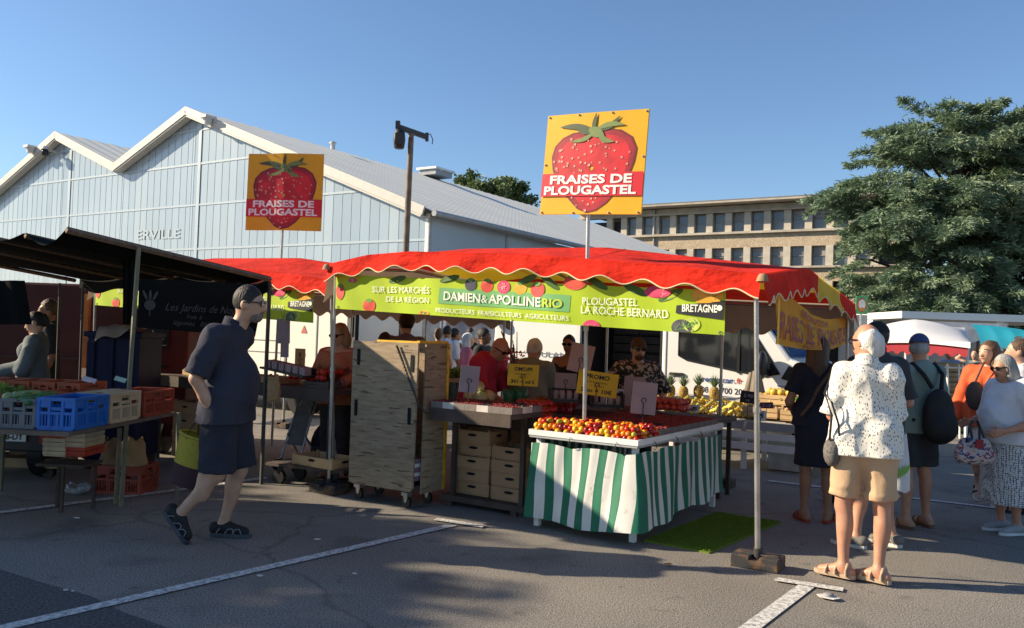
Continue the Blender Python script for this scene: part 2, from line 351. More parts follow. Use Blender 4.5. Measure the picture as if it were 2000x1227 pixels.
        cl = [((0, 0, hem), (0, 0, -1)), (nk+np.array((0, 0, .035-low)), nrm((0, -.45, 1)))]
        sobj('shirt', sdf(Q, res*.9, shirt[5]*2.3 if len(shirt) > 5 else .0065, len(label), cl), m, body)
        if collar:
            Q = [cap(nk+np.array((0, .015, -.02)), nk+np.array((0, 0, .045)), .07*k+.012, .062*k+.012, .02)]
            sobj('collar', sdf(Q, res*.8, .001, 3, [(nk+np.array((0, 0, .06)), nrm((0, -.35, 1))), (nk+np.array((0, 0, -.03)), nrm((0, .35, -1)))]), m, body)
    if shorts:
        m, hem, e = shorts; Q = [cap(j['waist']*.4+j['pelvis']*.6, j['pelvis'], .15*wide*k+b*.2+e*.6, .155*wide*k+e, .06, F)]
        for n in 'lr': d = j['kn'+n]-j['hip'+n]; dn = nrm(d); en = j['hip'+n]+d*hem; Q.append(cap(j['hip'+n], en+dn*.06, .098*k+e*.8, .076*k+e*1.15, .045, None, [(en, dn)])); Q.append(cap(en-dn*.03, en+dn*.06, .077*k+e*1.15+.004, None, .004, None, [(en, dn), (en-dn*.03, -dn)]))
        sobj('shorts', sdf(Q, res, .008, len(label)+2), m, body)
    if trousers:
        m, e = trousers; Q = [cap(j['waist']*.4+j['pelvis']*.6, j['pelvis'], .15*wide*k+e*.6, .155*wide*k+e, .06, F)]
        for n in 'lr': Q += [cap(j['hip'+n], j['kn'+n], .098*k+e, .062*k+e, .04), cap(j['kn'+n], j['an'+n]+np.array((0, 0, .01)), .062*k+e, .05*k+e, .03, None, [(j['an'+n]-np.array((0, 0, .03)), (0, 0, -1))])]
        sobj('trousers', sdf(Q, res, .007, len(label)+2), m, body)
    if skirt:
        m, hem, r0, r1, top = skirt; Q = [cap((j['waist'][0], j['waist'][1], top), (j['pelvis'][0], j['pelvis'][1], top-.3), r0*.95, r0*1.1, .06, (np.array((0, 1.0, 0)), 1.3)), cap((j['pelvis'][0], j['pelvis'][1], top-.25), (j['pelvis'][0], j['pelvis'][1]+.01, hem-.1), r0*1.08, r1, .06, (np.array((0, 1.0, 0)), 1.2))]
        sobj('skirt', sdf(Q, res, .006, len(label)+2, [((0, 0, hem), (0, 0, -1)), ((0, 0, top), (0, 0, 1))]), m, body)
    if shoes and legs:
        m, kind = shoes[:2]; sm = shoes[2] if len(shoes) > 2 else m
        for n in 'lr':
            an = j['an'+n]; ff = j['ft'+n]; up = nrm(np.cross(np.cross(ff, (0, 0, 1)), ff)); sd = nrm(np.cross(ff, up)); bt = an-up*.083*k
            def fp(a, c, h): return bt+ff*a*k+sd*c*k+up*h*k
            ol = [(-.085, .0), (-.075, .028), (-.03, .036), (.05, .036), (.12, .046), (.17, .04), (.2, .015), (.2, -.012), (.16, -.04), (.1, -.046), (.04, -.036), (-.03, -.036), (-.075, -.028)]
            mb = MB(); mb.slab([fp(a, c, 0) for a, c in ol], up, .026*k); sole = mb
            if kind == 'sneaker':
                Q = [cap(fp(-.05, 0, .055), fp(.03, 0, .06), .042*k, .044*k, .02), cap(fp(.03, 0, .06), fp(.15, 0, .038), .044*k, .032*k, .02), cap(fp(-.045, 0, .06), an+ff*.0-up*.0, .04*k, .044*k, .02, None, [(an+up*.0*k, up)])]
                o = sobj('shoe', sdf(Q, .008, .0008, 1, [(fp(0, 0, .02), -up)]), m, body); sole.build('sole', sm, o)
                if len(shoes) > 3:
                    for s in (1, -1):
                        tm = MB()
                        for a in (-.03, .03, .08): tm.tube([fp(a, s*.045, .03), fp(a+.02, s*.047, .06), fp(a+.045, s*.040, .062), fp(a+.06, s*.042, .032)], .003*k, 5)
                        tm.build('trim', shoes[3], o)
            else:
                o = sole.build('sandal', sm, body); st = MB()
                for a0, h in (((.105, .115), .062), ((.04, .05), .078)) + (((-.035, -.03), .1),)*(kind == 'strap'):
                    rr = .05*k
                    pts = [fp(a0[0]+(.03 if kind == 'thong' else 0)*math.sin(t)*1.2, math.cos(t)*.048, .02+math.sin(t)*(h-.02)) for t in np.linspace(0, math.pi, 9)]
                    st.tube(pts, .011*k if kind != 'thong' else .007*k, 6)
                st.build('strap', m, o)
    if beard: sobj('beard', sdf([he((0, -.055, -.08), (.052, .052, .048), .02), he((0, -.092, -.05), (.03, .016, .012), .01)], .006, .0012, 5, [(hp(0, 0, -.04), Rh @ nrm((0, .5, 1)))]), beard, body)
    if hair:
        m, kind = hair; e = .012
        face = [(hp(0, -.052, .045), Rh @ nrm((0, -1, -.55))), ]
        if kind == 'short': Q = [he((0, .01, .022), (.081, .098, .108), .02, [(hp(0, -.075, .06), Rh @ nrm((0, -1, -.75))), (hp(0, .03, -.045), Rh @ nrm((0, .1, -1)))])]
        if kind == 'full': Q = [he((0, .012, .03), (.088, .106, .114), .02, [(hp(0, -.07, .06), Rh @ nrm((0, -1, -.8))), (hp(0, .03, -.06), Rh @ nrm((0, .1, -1)))])]
        if kind == 'fringe': Q = [he((0, .018, -.005), (.088, .098, .085), .02, [(hp(0, -.01, 0), Rh @ nrm((0, -1, -.15))), (hp(0, 0, .075), Rh @ nrm((0, -.25, 1)))]), he((0, .075, -.06), (.062, .032, .055), .02), he((.03, .07, .02), (.05, .04, .06), .02)]
        if kind == 'cropring': Q = [he((0, .018, -.01), (.081, .092, .075), .02, [(hp(0, -.0, 0), Rh @ nrm((0, -1, -.15))), (hp(0, 0, .05), Rh @ nrm((0, -.25, 1)))])]
        if kind == 'bob': Q = [he((0, .01, .02), (.092, .108, .112), .02, face), he((.07, .015, -.075), (.03, .06, .09), .03), he((-.07, .015, -.075), (.03, .06, .09), .03), he((0, .06, -.07), (.08, .045, .09), .03)]
        if kind == 'long': Q = [he((0, .01, .02), (.09, .108, .112), .02, face), he((.065, .02, -.11), (.035, .06, .15), .03), he((-.065, .02, -.11), (.035, .06, .15), .03), he((0, .075, -.15), (.085, .045, .2), .04)]
        if kind == 'bun': Q = [he((0, .01, .02), (.083, .104, .11), .02, face), he((0, .1, .07), (.04, .04, .04), .02), he((0, .08, -.03), (.05, .035, .06), .03)]
        if kind == 'pony': Q = [he((0, .01, .02), (.083, .104, .11), .02, face), he((0, .12, -.02), (.03, .035, .09), .03)]
        sobj('hair', sdf(Q, .007 if res < .014 else .009, .006 if kind not in ('short', 'cropring') else .003, 4), m, body)
    if cap_:
        m = cap_; o = sobj('cap', sdf([he((0, .005, .035), (.088, .106, .1), .01, [(hp(0, 0, .04), Rh @ np.array((0, 0, -1)))]), he((0, -.1, .043), (.07, .085, .012), .01)], .007), m, body)
    if glasses:
        g = MB(); dark = glasses == 'sun'
        for s in (1, -1):
            c = Vector(hp(s*.034, -.104, .008)); a1 = Vector(Rh @ np.array((1, 0, 0))); a2 = Vector(Rh @ np.array((0, 0, 1))); nn = Vector(Rh @ np.array((0, -1, 0)))
            if dark: g.slab(disc(c, a1, a2, .031*k, .022*k, 12), nn, .006)
            else: g.tube(disc(c, a1, a2, .028*k, .022*k, 12)+[disc(c, a1, a2, .028*k, .022*k, 12)[0]], .0035, 5)
            g.tube([hp(s*.062, -.1, .014), hp(s*.082, -.05, .012), hp(s*.084, .01, .005)], .004 if not dark else .006, 5)
        g.tube([hp(-.012, -.112, .012), hp(.012, -.112, .012)], .004, 5)
        g.build('glasses', M('glasses_black', (.008, .008, .01), .15, .1), body)
    elif legs is not None:
        g = MB()
        for s in (1, -1): g.sph(hp(s*.031, -.091, .008), .0115*k, 8, 5, 0); g.sph(hp(s*.031, -.1005, .008), .0055*k, 8, 5, 1)
        g.build('eyes', [M('eye_white', (.75, .72, .68), .3, .02), M('iris', (.03, .02, .015), .2, .1)], body)
        g = MB()
        for s in (1, -1): g.tube([hp(s*.014, -.1, .03), hp(s*.034, -.101, .036), hp(s*.05, -.088, .03)], [.003*k, .0045*k, .002*k], 5)
        g.build('eyebrows', hair[0] if hair else M('brow', (.05, .035, .025), .8), body)
    g = MB(); g.tube([hp(-.024, -.099, -.064), hp(0, -.1095, -.06), hp(.024, -.099, -.064)], [.002*k, .006*k, .002*k], 6); g.build('lips', M('lips', (.34, .13, .1), .45, .1), body)
    body['_j'] = 0; del body['_j']
    return body, j
# ================================================================ SETTING
def ground_mat():
    m = mat('asphalt', (.175, .163, .148), .9, .35, .55, .55, 130, col2=(.24, .222, .2), thr=(.35, .68)); t = m.node_tree; L = t.links; b = t.nodes['Principled BSDF']
    src = b.inputs['Base Color'].links[0].from_socket; tc = _n(t, 'ShaderNodeTexCoord')
    def layer(src, scale, p0, p1, c0, c1, mode='MULTIPLY', fac=1.0, det=3):
        n = _n(t, 'ShaderNodeTexNoise'); n.inputs['Scale'].default_value = scale; n.inputs['Detail'].default_value = det; L.new(tc.outputs['Object'], n.inputs['Vector'])
        r = _n(t, 'ShaderNodeValToRGB'); r.color_ramp.elements[0].position = p0; r.color_ramp.elements[1].position = p1
        r.color_ramp.elements[0].color = (*c0, 1); r.color_ramp.elements[1].color = (*c1, 1); L.new(n.outputs['Fac'], r.inputs[0])
        x = _n(t, 'ShaderNodeMix', data_type='RGBA'); x.blend_type = mode; x.inputs['Factor'].default_value = fac
        L.new(src, x.inputs['A']); L.new(r.outputs[0], x.inputs['B']); return x.outputs['Result']
    s = layer(src, 95, .36, .64, (.45,)*3, (1.5, 1.47, 1.4)); s = layer(s, 260, .4, .6, (.6,)*3, (1.4,)*3); s = layer(s, 1.3, .56, .72, (1, 1, 1), (.62, .62, .64)); s = layer(s, 4.5, .62, .74, (1, 1, 1), (.55, .55, .56), det=4)
    vo = _n(t, 'ShaderNodeTexVoronoi', feature='DISTANCE_TO_EDGE'); vo.inputs['Scale'].default_value = .33
    nz = _n(t, 'ShaderNodeTexNoise'); nz.inputs['Scale'].default_value = 1.6; nz.inputs['Detail'].default_value = 6; L.new(tc.outputs['Object'], nz.inputs['Vector'])
    ad = _n(t, 'ShaderNodeMix', data_type='RGBA'); ad.inputs['Factor'].default_value = .35; L.new(tc.outputs['Object'], ad.inputs['A']); L.new(nz.outputs['Color'], ad.inputs['B']); L.new(ad.outputs['Result'], vo.inputs['Vector'])
    rp = _n(t, 'ShaderNodeValToRGB'); rp.color_ramp.elements[0].position = .0; rp.color_ramp.elements[1].position = .006; rp.color_ramp.elements[0].color = (.66, .66, .66, 1); rp.color_ramp.elements[1].color = (1, 1, 1, 1); L.new(vo.outputs['Distance'], rp.inputs[0])
    x = _n(t, 'ShaderNodeMix', data_type='RGBA'); x.blend_type = 'MULTIPLY'; x.inputs['Factor'].default_value = 1; L.new(s, x.inputs['A']); L.new(rp.outputs[0], x.inputs['B']); L.new(x.outputs['Result'], b.inputs['Base Color']); return m
mb = MB(); mb.grid(lambda s, t: ((s-.5)*900, -60+t*900, 0), 30, 30, sm=False); mb.top('ground', ground_mat(), None, None, kind='structure')
m = mat('coarse_asphalt', (.05, .05, .052), .9, .5, 60, 1.0, 90, col2=(.13, .127, .122), thr=(.4, .65))
mb = MB(); pl = [onz(x, y, .004) for x, y in ((-60, 1100), (0, 1112), (90, 1140), (180, 1165), (240, 1195), (330, 1227), (380, 1262), (-60, 1262))]; mb.poly(pl[::-1]); mb.top('asphalt_patch', m, None, None, pl[0], kind='structure')
PAINT = mat('road_paint', (.36, .355, .34), .8, .25, 30, .4, 120, col2=(.62, .61, .58), thr=(.42, .55))
pattern(PAINT, 'noise', (.16, .155, .15), 26, .655)
def stripe(a, b, w, z=.008):
    a = Vector((a.x, a.y, z)); b = Vector((b.x, b.y, z)); n = Vector((-(b-a).y, (b-a).x, 0)).normalized()*w/2
    mb = MB(); mb.add([a-n, b-n, b+n, a+n], [(0, 1, 2, 3)]); mb.top('parking_line', PAINT, None, None, (a+b)/2, kind='structure')
stripe(onz(884, 1027), onz(-140, 1262), .092); stripe(onz(850, 1016), onz(946, 1031), .09, .012)
stripe(onz(1577, 1145), onz(1420, 1262), .10); stripe(onz(1514, 1134), onz(1647, 1155), .09, .012)
stripe(onz(-60, 1010), onz(420, 949), .1); stripe(onz(420, 948.5), onz(520, 934), .1)
stripe(onz(1500, 940), onz(2100, 1012), .09)
# litter
LIT = M('litter_paper', (.6, .58, .54), .8)
rl = 0
for i, (x, y, s, w) in enumerate(((150, 1012, .05, 'flattened pale paper scrap on asphalt left of the walker'), (128, 1153, .03, 'tiny white scrap on coarse asphalt at the bottom left'), (508, 1125, .04, 'white scrap beside the long parking line'), (620, 1054, .05, 'thin pale stalk on asphalt before the wooden cart'), (1305, 1102, .05, 'orange brown dry leaf on the sunlit asphalt before the grass mat'), (693, 1121, .03, 'pale crumb right of the white bit below the line'), (142, 1155, .02, 'speck of paper beside the tiny white scrap'))):
    c = onz(x, y, .014); mb = MB(); mb.slab(disc(c, Vector((1, 0, 0)), Vector((0, 1, 0)), s*.5, s*.25, 7, .25), Z, .006); mb.top('litter_scrap', M('dry_leaf', (.35, .15, .05)) if 'leaf' in w else LIT, w, 'litter', c)
c = onz(1618, 1166, .014); t = thing('flattened_wrapper', 'flat white wrapper with a dark round spot below the right parking line', 'litter', c)
mb = MB(); mb.slab(disc(c, U, V, .07, .05, 6, .2), Z, .005); mb.build('paper', LIT, t); mb = MB(); mb.lathe([(.03, .0), (.032, .012), (.02, .018), (0, .018)], c+Z*.006, 12); mb.build('cup_lid', M('lid_grey', (.25, .25, .25)), t)
# ---------------------------------------------------------------- market hall
HC = at(833, 600, 23.9); HC.z = 0
hall = thing('market_hall', 'long pale polycarbonate market hall with two gables and a ribbed roof', 'building', HC)
HT = lambda px, py: onplane(px, py, HC, V)
prof = [HT(833, 416), HT(380, 222), HT(240, 330), HT(125, 268), HT(-140, 500)]
pt = [(-(p-HC).dot(U), p.z) for p in prof]; pt[0] = (0.0, pt[0][1])
def hz(t):
    for (a, za), (b, zb) in zip(pt, pt[1:]):
        if t <= b: return za+(zb-za)*(t-a)/(b-a)
    return pt[-1][1]
POLY = [mat('polycarbonate_%d' % i, c, .22, .06, .35, .0, spec=.7) for i, c in enumerate(((.335, .415, .475), (.315, .395, .46), (.36, .435, .49), (.285, .36, .425)))]
mb = MB(); w = .38; i = 0; ts = sorted(set([round(k*w, 3) for k in range(int(pt[-1][0]/w)+1)]+[pt[1][0], pt[2][0], pt[3][0]])); rr = random.Random(5)
for a, b in zip(ts, ts[1:]):
    q = [HC-U*a-V*.005, HC-U*b+V*.001]; mb.add([q[0], q[1], q[1]+Z*hz(b), q[0]+Z*hz(a)], [(0, 1, 2, 3)], rr.choice((0, 0, 1, 1, 2, 3)) if a > 1 else 3)
    mb.add([q[1]-V*.007, q[1]-V*.007-U*.02, q[1]-V*.007-U*.02+Z*hz(b), q[1]-V*.007+Z*hz(b)], [(0, 1, 2, 3)], 0)
for z in (2.6, 4.2, 5.75, 7.2, 8.4):                      # purlins showing through as pale lines
    sp = [t for t in np.arange(0, pt[-1][0], .1) if hz(t) > z+.1]
    run = None
    for t in list(sp)+[1e9]:
        if run is None: run = [t, t]
        elif t-run[1] < .15: run[1] = t
        else: mb.box(HC-U*(run[0]+run[1])/2-V*.016+Z*z, (run[1]-run[0], .008, .07), (U, V, Z), 4); run = [t, t]
for t in (.05, 10.35, 18.5):
    mb.box(HC-U*t-V*.02+Z*hz(t)/2, (.16, .016, hz(t)-.1), (U, V, Z), 4 if t > 1 else 5)
mb.build('gable_wall', POLY+[mat('purlin_pale', (.375, .45, .50), .4, .05), mat('white_trim', (.74, .72, .68), .5, .06)], hall)
LEN = 31.5; RF = mat('roof_sheet', (.74, .73, .66), .9, .06, .5, .0, spec=.15); pattern(RF, 'lines', (.63, .62, .56), 2.2, .12, (1, 1, 1), .0)
mb = MB()
for (a, za), (b, zb) in zip(pt, pt[1:]):
    sgn = 1 if zb > za else -1; n = 46
    A = HC-U*(a-(.35 if a == 0 else 0))-V*.35+Z*(za-(.14 if a == 0 else 0)+.12); B = HC-U*b-V*.35+Z*(zb+.12)
    def fn(s, t, A=A, B=B): return A+(B-A)*t+V*(LEN*s)+Z*(.03 if int(s*n*2+.01) % 2 else 0)
    mb.grid(fn, n*2, 1, sm=False)
mb.build('roof', RF, hall)
mb = MB()
for (a, za), (b, zb) in zip(pt, pt[1:]):                   # white rake boards
    A = HC-U*a+Z*(za+.0)-V*.36; B = HC-U*b+Z*(zb+.0)-V*.36; d = (B-A).normalized(); nz = V.cross(d); nz = nz if nz.z > 0 else -nz
    mb.box((A+B)/2+nz*.02, ((B-A).length+.1, .06, .27), (d, V, nz), 0); mb.box((A+B)/2-nz*.15+V*.15, ((B-A).length, .3, .05), (d, V, nz), 0)
mb.build('rake_board', mat('rake_cream', (.50, .485, .44), .5, .06), hall)
mb = MB(); e = pt[0][1]
mb.add([HC, HC+V*LEN, HC+V*LEN+Z*(e-.1), HC+Z*(e-.1)], [(0, 1, 2, 3)], 0)
for s in np.arange(0, LEN, 4): mb.box(HC+V*s+U*.02+Z*e/2, (.04, .12, e-.3), (U, V, Z), 1)
mb.build('side_wall', [mat('side_panel', (.33, .38, .43), .35, .08, .6, spec=.6), M('grey_metal', (.3, .31, .32), .4)], hall)
mb = MB(); mb.tube([HC+U*.42-V*.35+Z*(e-.08), HC+U*.42+V*LEN+Z*(e-.08)], .09, 8); mb.build('gutter', M('grey_metal', (.3, .31, .32), .4), hall)
mb = MB(); text(mb, 'ERVILLE', HT(268, 468)-V*.024, HT(352, 465)-V*.024, Z*.33, .02); mb.build('lettering', M('faint_white', (.325, .40, .455), .5, .04), hall)
for x, y, w in ((112, 297, 0), (430, 236, 1), (84, 292, 1)):
    p = HT(x if w == 0 else x, y)-V*.5; mb = MB()
    if w == 0: mb.cyl(p+V*.5, p, .05); mb.sph(p-Z*.12, .15, 10, 8, 1); mb.cyl(p-Z*.0, p+Z*.12, .17, .1)
    else: mb.box(p, (.35, .45, .1), (U, V, Z)); mb.cyl(p-Z*.05, p-Z*.25, .16, .14); mb.cyl(p+V*.2+Z*.0, p+V*.2-Z*.3, .03)
    mb.top('security_camera' if w == 0 else 'wall_floodlight', [M('pale_plastic', (.6, .58, .55), .4), M('dome_black', (.02, .02, .025), .1)], 'white dome security camera under the smaller hall gable' if w == 0 else ('small brown floodlight on the roof edge right of the taller hall peak' if x == 430 else 'small brown floodlight on the roof edge left of the dome camera'), 'camera' if w == 0 else 'floodlight', p)
pp = HC-U*pt[1][0]+V*13.2+Z*(pt[1][1]+.1); mb = MB(); mb.box(pp+U*.5+Z*.25, (1.2, 1.5, .10), (U, V, Z)); mb.box(pp+U*.5+Z*.1, (1.0, 1.3, .3), (U, V, Z), 1)
mb.top('roof_hatch', [M('white_panel', (.7, .69, .66), .5), M('grey_metal', (.3, .31, .32), .4)], 'white smoke hatch on the ridge of the market hall roof', 'roof hatch', pp)
for s, l in ((6.8, 'little white vent on the ridge near the taller hall peak'),):
    p = HC-U*pt[1][0]+V*s+Z*(pt[1][1]+.12); mb = MB(); mb.lathe([(.1, 0), (.1, .25), (.18, .27), (0, .36)], p, 8); mb.top('roof_vent', M('pale_plastic', (.6, .58, .55), .4), l, 'vent', p)
p = HT(266, 288)+V*9; mb = MB(); mb.lathe([(.12, -.3), (.12, .25), (.2, .3), (0, .4)], p, 8); mb.top('roof_vent', M('pale_plastic', (.6, .58, .55), .4), 'little vent on the lower roof left of the taller gable', 'vent', p)
# ---------------------------------------------------------------- long office building behind
BP = at(1440, 600, 62.0); BP.z = 0; N_B = V
ob = thing('office_building', 'long beige office building with rows of square windows and a flat roof', 'building', BP)
def bp(px, py): return onplane(px, py, BP, V)
def bs(px): return (bp(px, 480)-BP).dot(U)
CON = mat('concrete_band', (.40, .36, .30), .85, .2, 1.2, .3, 20); BRK = mat('beige_cladding', (.38, .305, .215), .85, .16, 3, .5, 30); pattern(BRK, 'noise', (.50, .40, .28), 9, .57)
s0, s1 = bs(1130), bs(1760)
xs = [1175, 1204, 1231, 1263, 1296, 1331, 1366, 1403, 1440, 1478, 1517, 1557, 1599, 1642, 1686, 1732]
mb = MB(); Zr = [(0, 3.4), (3.4, 4.7), (6.1, 7.12), (8.6, 9.75), (11.22, 11.75)]
for a, b in Zr: mb.box(BP+U*(s0+s1)/2+V*.2+Z*(a+b)/2, (s1-s0, .4, b-a), (U, V, Z), 1 if b < 10 else 0)
mb.box(BP+U*(s0+s1)/2-V*.05+Z*9.68, (s1-s0, .5, .16), (U, V, Z), 0); mb.box(BP+U*(s0+s1)/2-V*.05+Z*7.1, (s1-s0, .5, .14), (U, V, Z), 0); mb.box(BP+U*(s0+s1)/2-V*.01+Z*11.28, (s1-s0, .44, .12), (U, V, Z), 0)
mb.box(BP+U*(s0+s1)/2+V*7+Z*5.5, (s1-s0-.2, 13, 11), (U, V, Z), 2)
rows = ((9.76, 11.22), (7.17, 8.6), (4.7, 6.1)); mid = [(bs(a)+bs(b))/2 for a, b in zip(xs, xs[1:])]
for z0, z1 in rows:
    for s in mid: mb.box(BP+U*s+V*.16+Z*(z0+z1)/2, (.5, .36, z1-z0), (U, V, Z), 3)
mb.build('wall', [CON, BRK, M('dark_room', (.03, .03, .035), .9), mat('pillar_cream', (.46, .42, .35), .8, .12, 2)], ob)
mb = MB(); mb.box(BP+U*(s0+s1)/2+V*5+Z*11.95, (s1-s0+.6, 12, .2), (U, V, Z)); mb.box(BP+U*(s0+s1)/2-V*.8+Z*11.83, (s1-s0+.4, 1.2, .12), (U, V, Z), 1); mb.build('roof', [M('roof_dark', (.14, .13, .125), .8), CON], ob)
PIL = mat('window_glass', (.10, .115, .13), .12, .35, .8, spec=.7); FRW = M('window_frame_grey', (.22, .2, .18), .5)
rr = random.Random(2)
for ri, (z0, z1) in enumerate(rows[:2]):
    for px in xs[2:-1]:
        s = bs(px); mb = MB(); wd = .92; c = BP+U*s+V*.3+Z*(z0+z1)/2
        for dx in (-1, 1): mb.box(c+U*dx*(wd/2-.03), (.06, .08, z1-z0), (U, V, Z))
        for dz in (-1, 0.06, 1): mb.box(c+Z*dz*((z1-z0)/2-.03), (wd-.12, .07, .06), (U, V, Z))
        f = mb.build('window', FRW, ob); mb = MB(); mb.box(c+V*.05, (wd-.1, .02, z1-z0-.1), (U, V, Z)); mb.build('pane', PIL, f)
        if rr.random() < .55:
            h = rr.uniform(.2, .75); mb = MB(); mb.box(c+V*.02+Z*((z1-z0)/2-.05-h/2), (wd-.14, .015, h), (U, V, Z)); mb.build('blind', M('blind_grey', (.25, .25, .25), .7), f)
p = bp(1278, 470); mb = MB(); mb.tube([Vector((p.x, p.y, 0))-V*.1, Vector((p.x, p.y, 11.7))-V*.1], .07, 8); mb.build('downpipe', M('grey_metal', (.3, .31, .32), .4), ob)
# ---------------------------------------------------------------- trees
def blades(P, D, Wd, Ln, rng):
    n = len(P); up = rng.normal(size=(n, 3)); wv = np.cross(D, up); wv /= np.linalg.norm(wv, axis=1)[:, None]+1e-9; wv *= Wd[:, None]/2; tip = P+D*Ln[:, None]; mid = P+D*(Ln*.5)[:, None]
    vs = np.stack([P, mid+wv, tip, mid-wv], 1).reshape(-1, 3); fs = np.arange(4*n).reshape(n, 4); return vs, fs
def leaf_mat(name, c1, c2, sc):
    return mat(name, c1, .55, .2, sc, 0, col2=c2, spec=.3, trans=.22, thr=(.35, .65))
def cedar(loc, label, seed=1):
    rng = np.random.default_rng(seed); loc = Vector(loc); t = thing('cedar_tree', label, 'tree', loc)
    cl = [((-3.2, -1.6, 5.0), (3.2, 3, 4.6)), ((-1.2, -1.0, 9.5), (3.5, 3.2, 3.4)), ((0.3, 0, 11.6), (2.8, 2.6, 1.6)), ((3.4, .0, 10.5), (2.4, 2.4, 1.5)), ((1.2, .6, 9.4), (3.2, 2.6, 2.6)), ((1.6, -1.2, 7.2), (3.2, 2.4, 2.6)), ((3.2, -.4, 9.2), (3.6, 3.4, 3.4)), ((4.5, 1, 5.4), (3.8, 4, 4)), ((0.6, -2.4, 4.0), (3.6, 2.0, 3.0)), ((-4.6, -.5, 2.8), (2.2, 2.4, 2.4)), ((-4.4, -.6, 9.0), (1.7, 1.8, 1.1))]
    Ps = []; Ds = []; Ls = []; wood = MB()
    for c, r in cl:
        n = int(44*(r[0]*r[1]+r[0]*r[2]+r[1]*r[2])/12)
        for _ in range(n):
            d = rng.normal(size=3); d /= np.linalg.norm(d); d[1] -= .25; d /= np.linalg.norm(d)
            rad = rng.uniform(.55, 1.02); base = np.array(c)+d*np.array(r)*rad
            o = np.array([base[0], base[1], 0]); o = o/max(np.linalg.norm(o), .3)*.8+np.array([d[0], d[1], 0]); o /= np.linalg.norm(o)+1e-6
            sd = np.array([-o[1], o[0], 0]); L = rng.uniform(1.1, 2.3); tilt = rng.uniform(-.25, .22)+(.45 if base[2] > 10.3 else 0)
            k = int(46*L); s = rng.uniform(0, 1, k)**.8; w = rng.normal(0, .30, k)*(1.15-s)*L*.8
            p = base+np.outer(s*L, o)+np.outer(w, sd); p[:, 2] += tilt*s*L-.32*s*s*L+rng.normal(0, .07, k)-.12*np.abs(w)
            for q in range(7):
                dr = o*rng.uniform(.2, 1.0, (k, 1))+sd*(np.sign(w)[:, None]*.5+rng.normal(0, .55, (k, 1)))+np.array([0, 0, 1])*rng.normal(-.22, .35, (k, 1))
                dr /= np.linalg.norm(dr, axis=1)[:, None]; Ps.append(p+rng.normal(0, .05, (k, 3))); Ds.append(dr); Ls.append(rng.uniform(.12, .36, k))
            if rng.uniform() < .22: wood.tube([(0, 0, max(1.5, base[2]*.8)), tuple(base*.6+np.array([0, 0, max(1.5, base[2]*.8)])*.4), tuple(base), tuple(base+o*L*.6)], [.14, .09, .05, .015], 5)
    P = np.concatenate(Ps); D = np.concatenate(Ds); Ln = np.concatenate(Ls); ok = P[:, 2] > .4; P, D, Ln = P[ok], D[ok], Ln[ok]
    vs, fs = blades(P, D, Ln*.17+.012, Ln, rng); o = bpy.data.objects.new('crown', npmesh('crown', vs, fs, leaf_mat('cedar_needles', (.11, .175, .095), (.225, .30, .195), 1.1), False)); COL.objects.link(o); o.parent = t
    wood.tube([(0, 0, -.1), (.05, 0, 3), (-.05, .1, 7), (0.1, 0, 12)], [.62, .48, .3, .06], 10); wood.tube([(.1, 0, 2.6), (1.2, .2, 6), (2.6, .2, 10.4)], [.34, .22, .05], 8); wood.tube([(0, 0, 2.2), (-1.2, -.2, 5), (-2.2, -.4, 9.6)], [.3, .2, .05], 8)
    b = bpy.data.objects.new('trunk', wood.mesh('trunk', mat('cedar_bark', (.045, .036, .03), .9, .3, 6, .6, 20))); COL.objects.link(b); b.parent = t
cedar(at(1875, 700, 41).to_2d().to_3d(), 'huge spreading blue green cedar behind the white canopies at right')
def leafy(loc, label, H, rad, seed, nclump=60, lf=.13, c1=(.05, .085, .02), c2=(.11, .15, .045), trunk=.2):
    rng = np.random.default_rng(seed); t = thing('leafy_tree', label, 'tree', loc); Ps = []; Ds = []; wood = MB(); wood.tube([(0, 0, -.1), (.1, 0, H*.35), (0, .1, H*.7)], [trunk, trunk*.7, trunk*.25], 9)
    for _ in range(nclump):
        d = rng.normal(size=3); d /= np.linalg.norm(d); c = np.array([0, 0, H-rad[2]])+d*np.array(rad)*rng.uniform(.35, .95); k = 130
        q = rng.normal(size=(k, 3)); q /= np.linalg.norm(q, axis=1)[:, None]; Ps.append(c+q*rng.uniform(.2, 1, (k, 1))*min(rad)*.27); dd = rng.normal(size=(k, 3)); dd[:, 2] -= .3; Ds.append(dd/np.linalg.norm(dd, axis=1)[:, None])
        if rng.uniform() < .4: wood.tube([(0, .05, H*rng.uniform(.3, .6)), tuple(c*.6+np.array([0, 0, H*.2])), tuple(c)], [trunk*.4, trunk*.2, .02], 5)
    P = np.concatenate(Ps); D = np.concatenate(Ds); Ln = rng.uniform(.7, 1.3, len(P))*lf
    vs, fs = blades(P, D, Ln*.7, Ln, rng); o = bpy.data.objects.new('crown', npmesh('crown', vs, fs, leaf_mat('leaves_'+str(seed), c1, c2, .8), False)); COL.objects.link(o); o.parent = t
    b = bpy.data.objects.new('trunk', wood.mesh('trunk', M('bark_grey', (.1, .085, .07), .9))); COL.objects.link(b); b.parent = t
a = at(925, 700, 75); leafy((a.x, a.y, 0), 'green leafy treetop rising behind the market hall roof', 16.0, (5.0, 3.4, 2.4), 11, 130, .34, (.07, .11, .035), (.15, .2, .08))
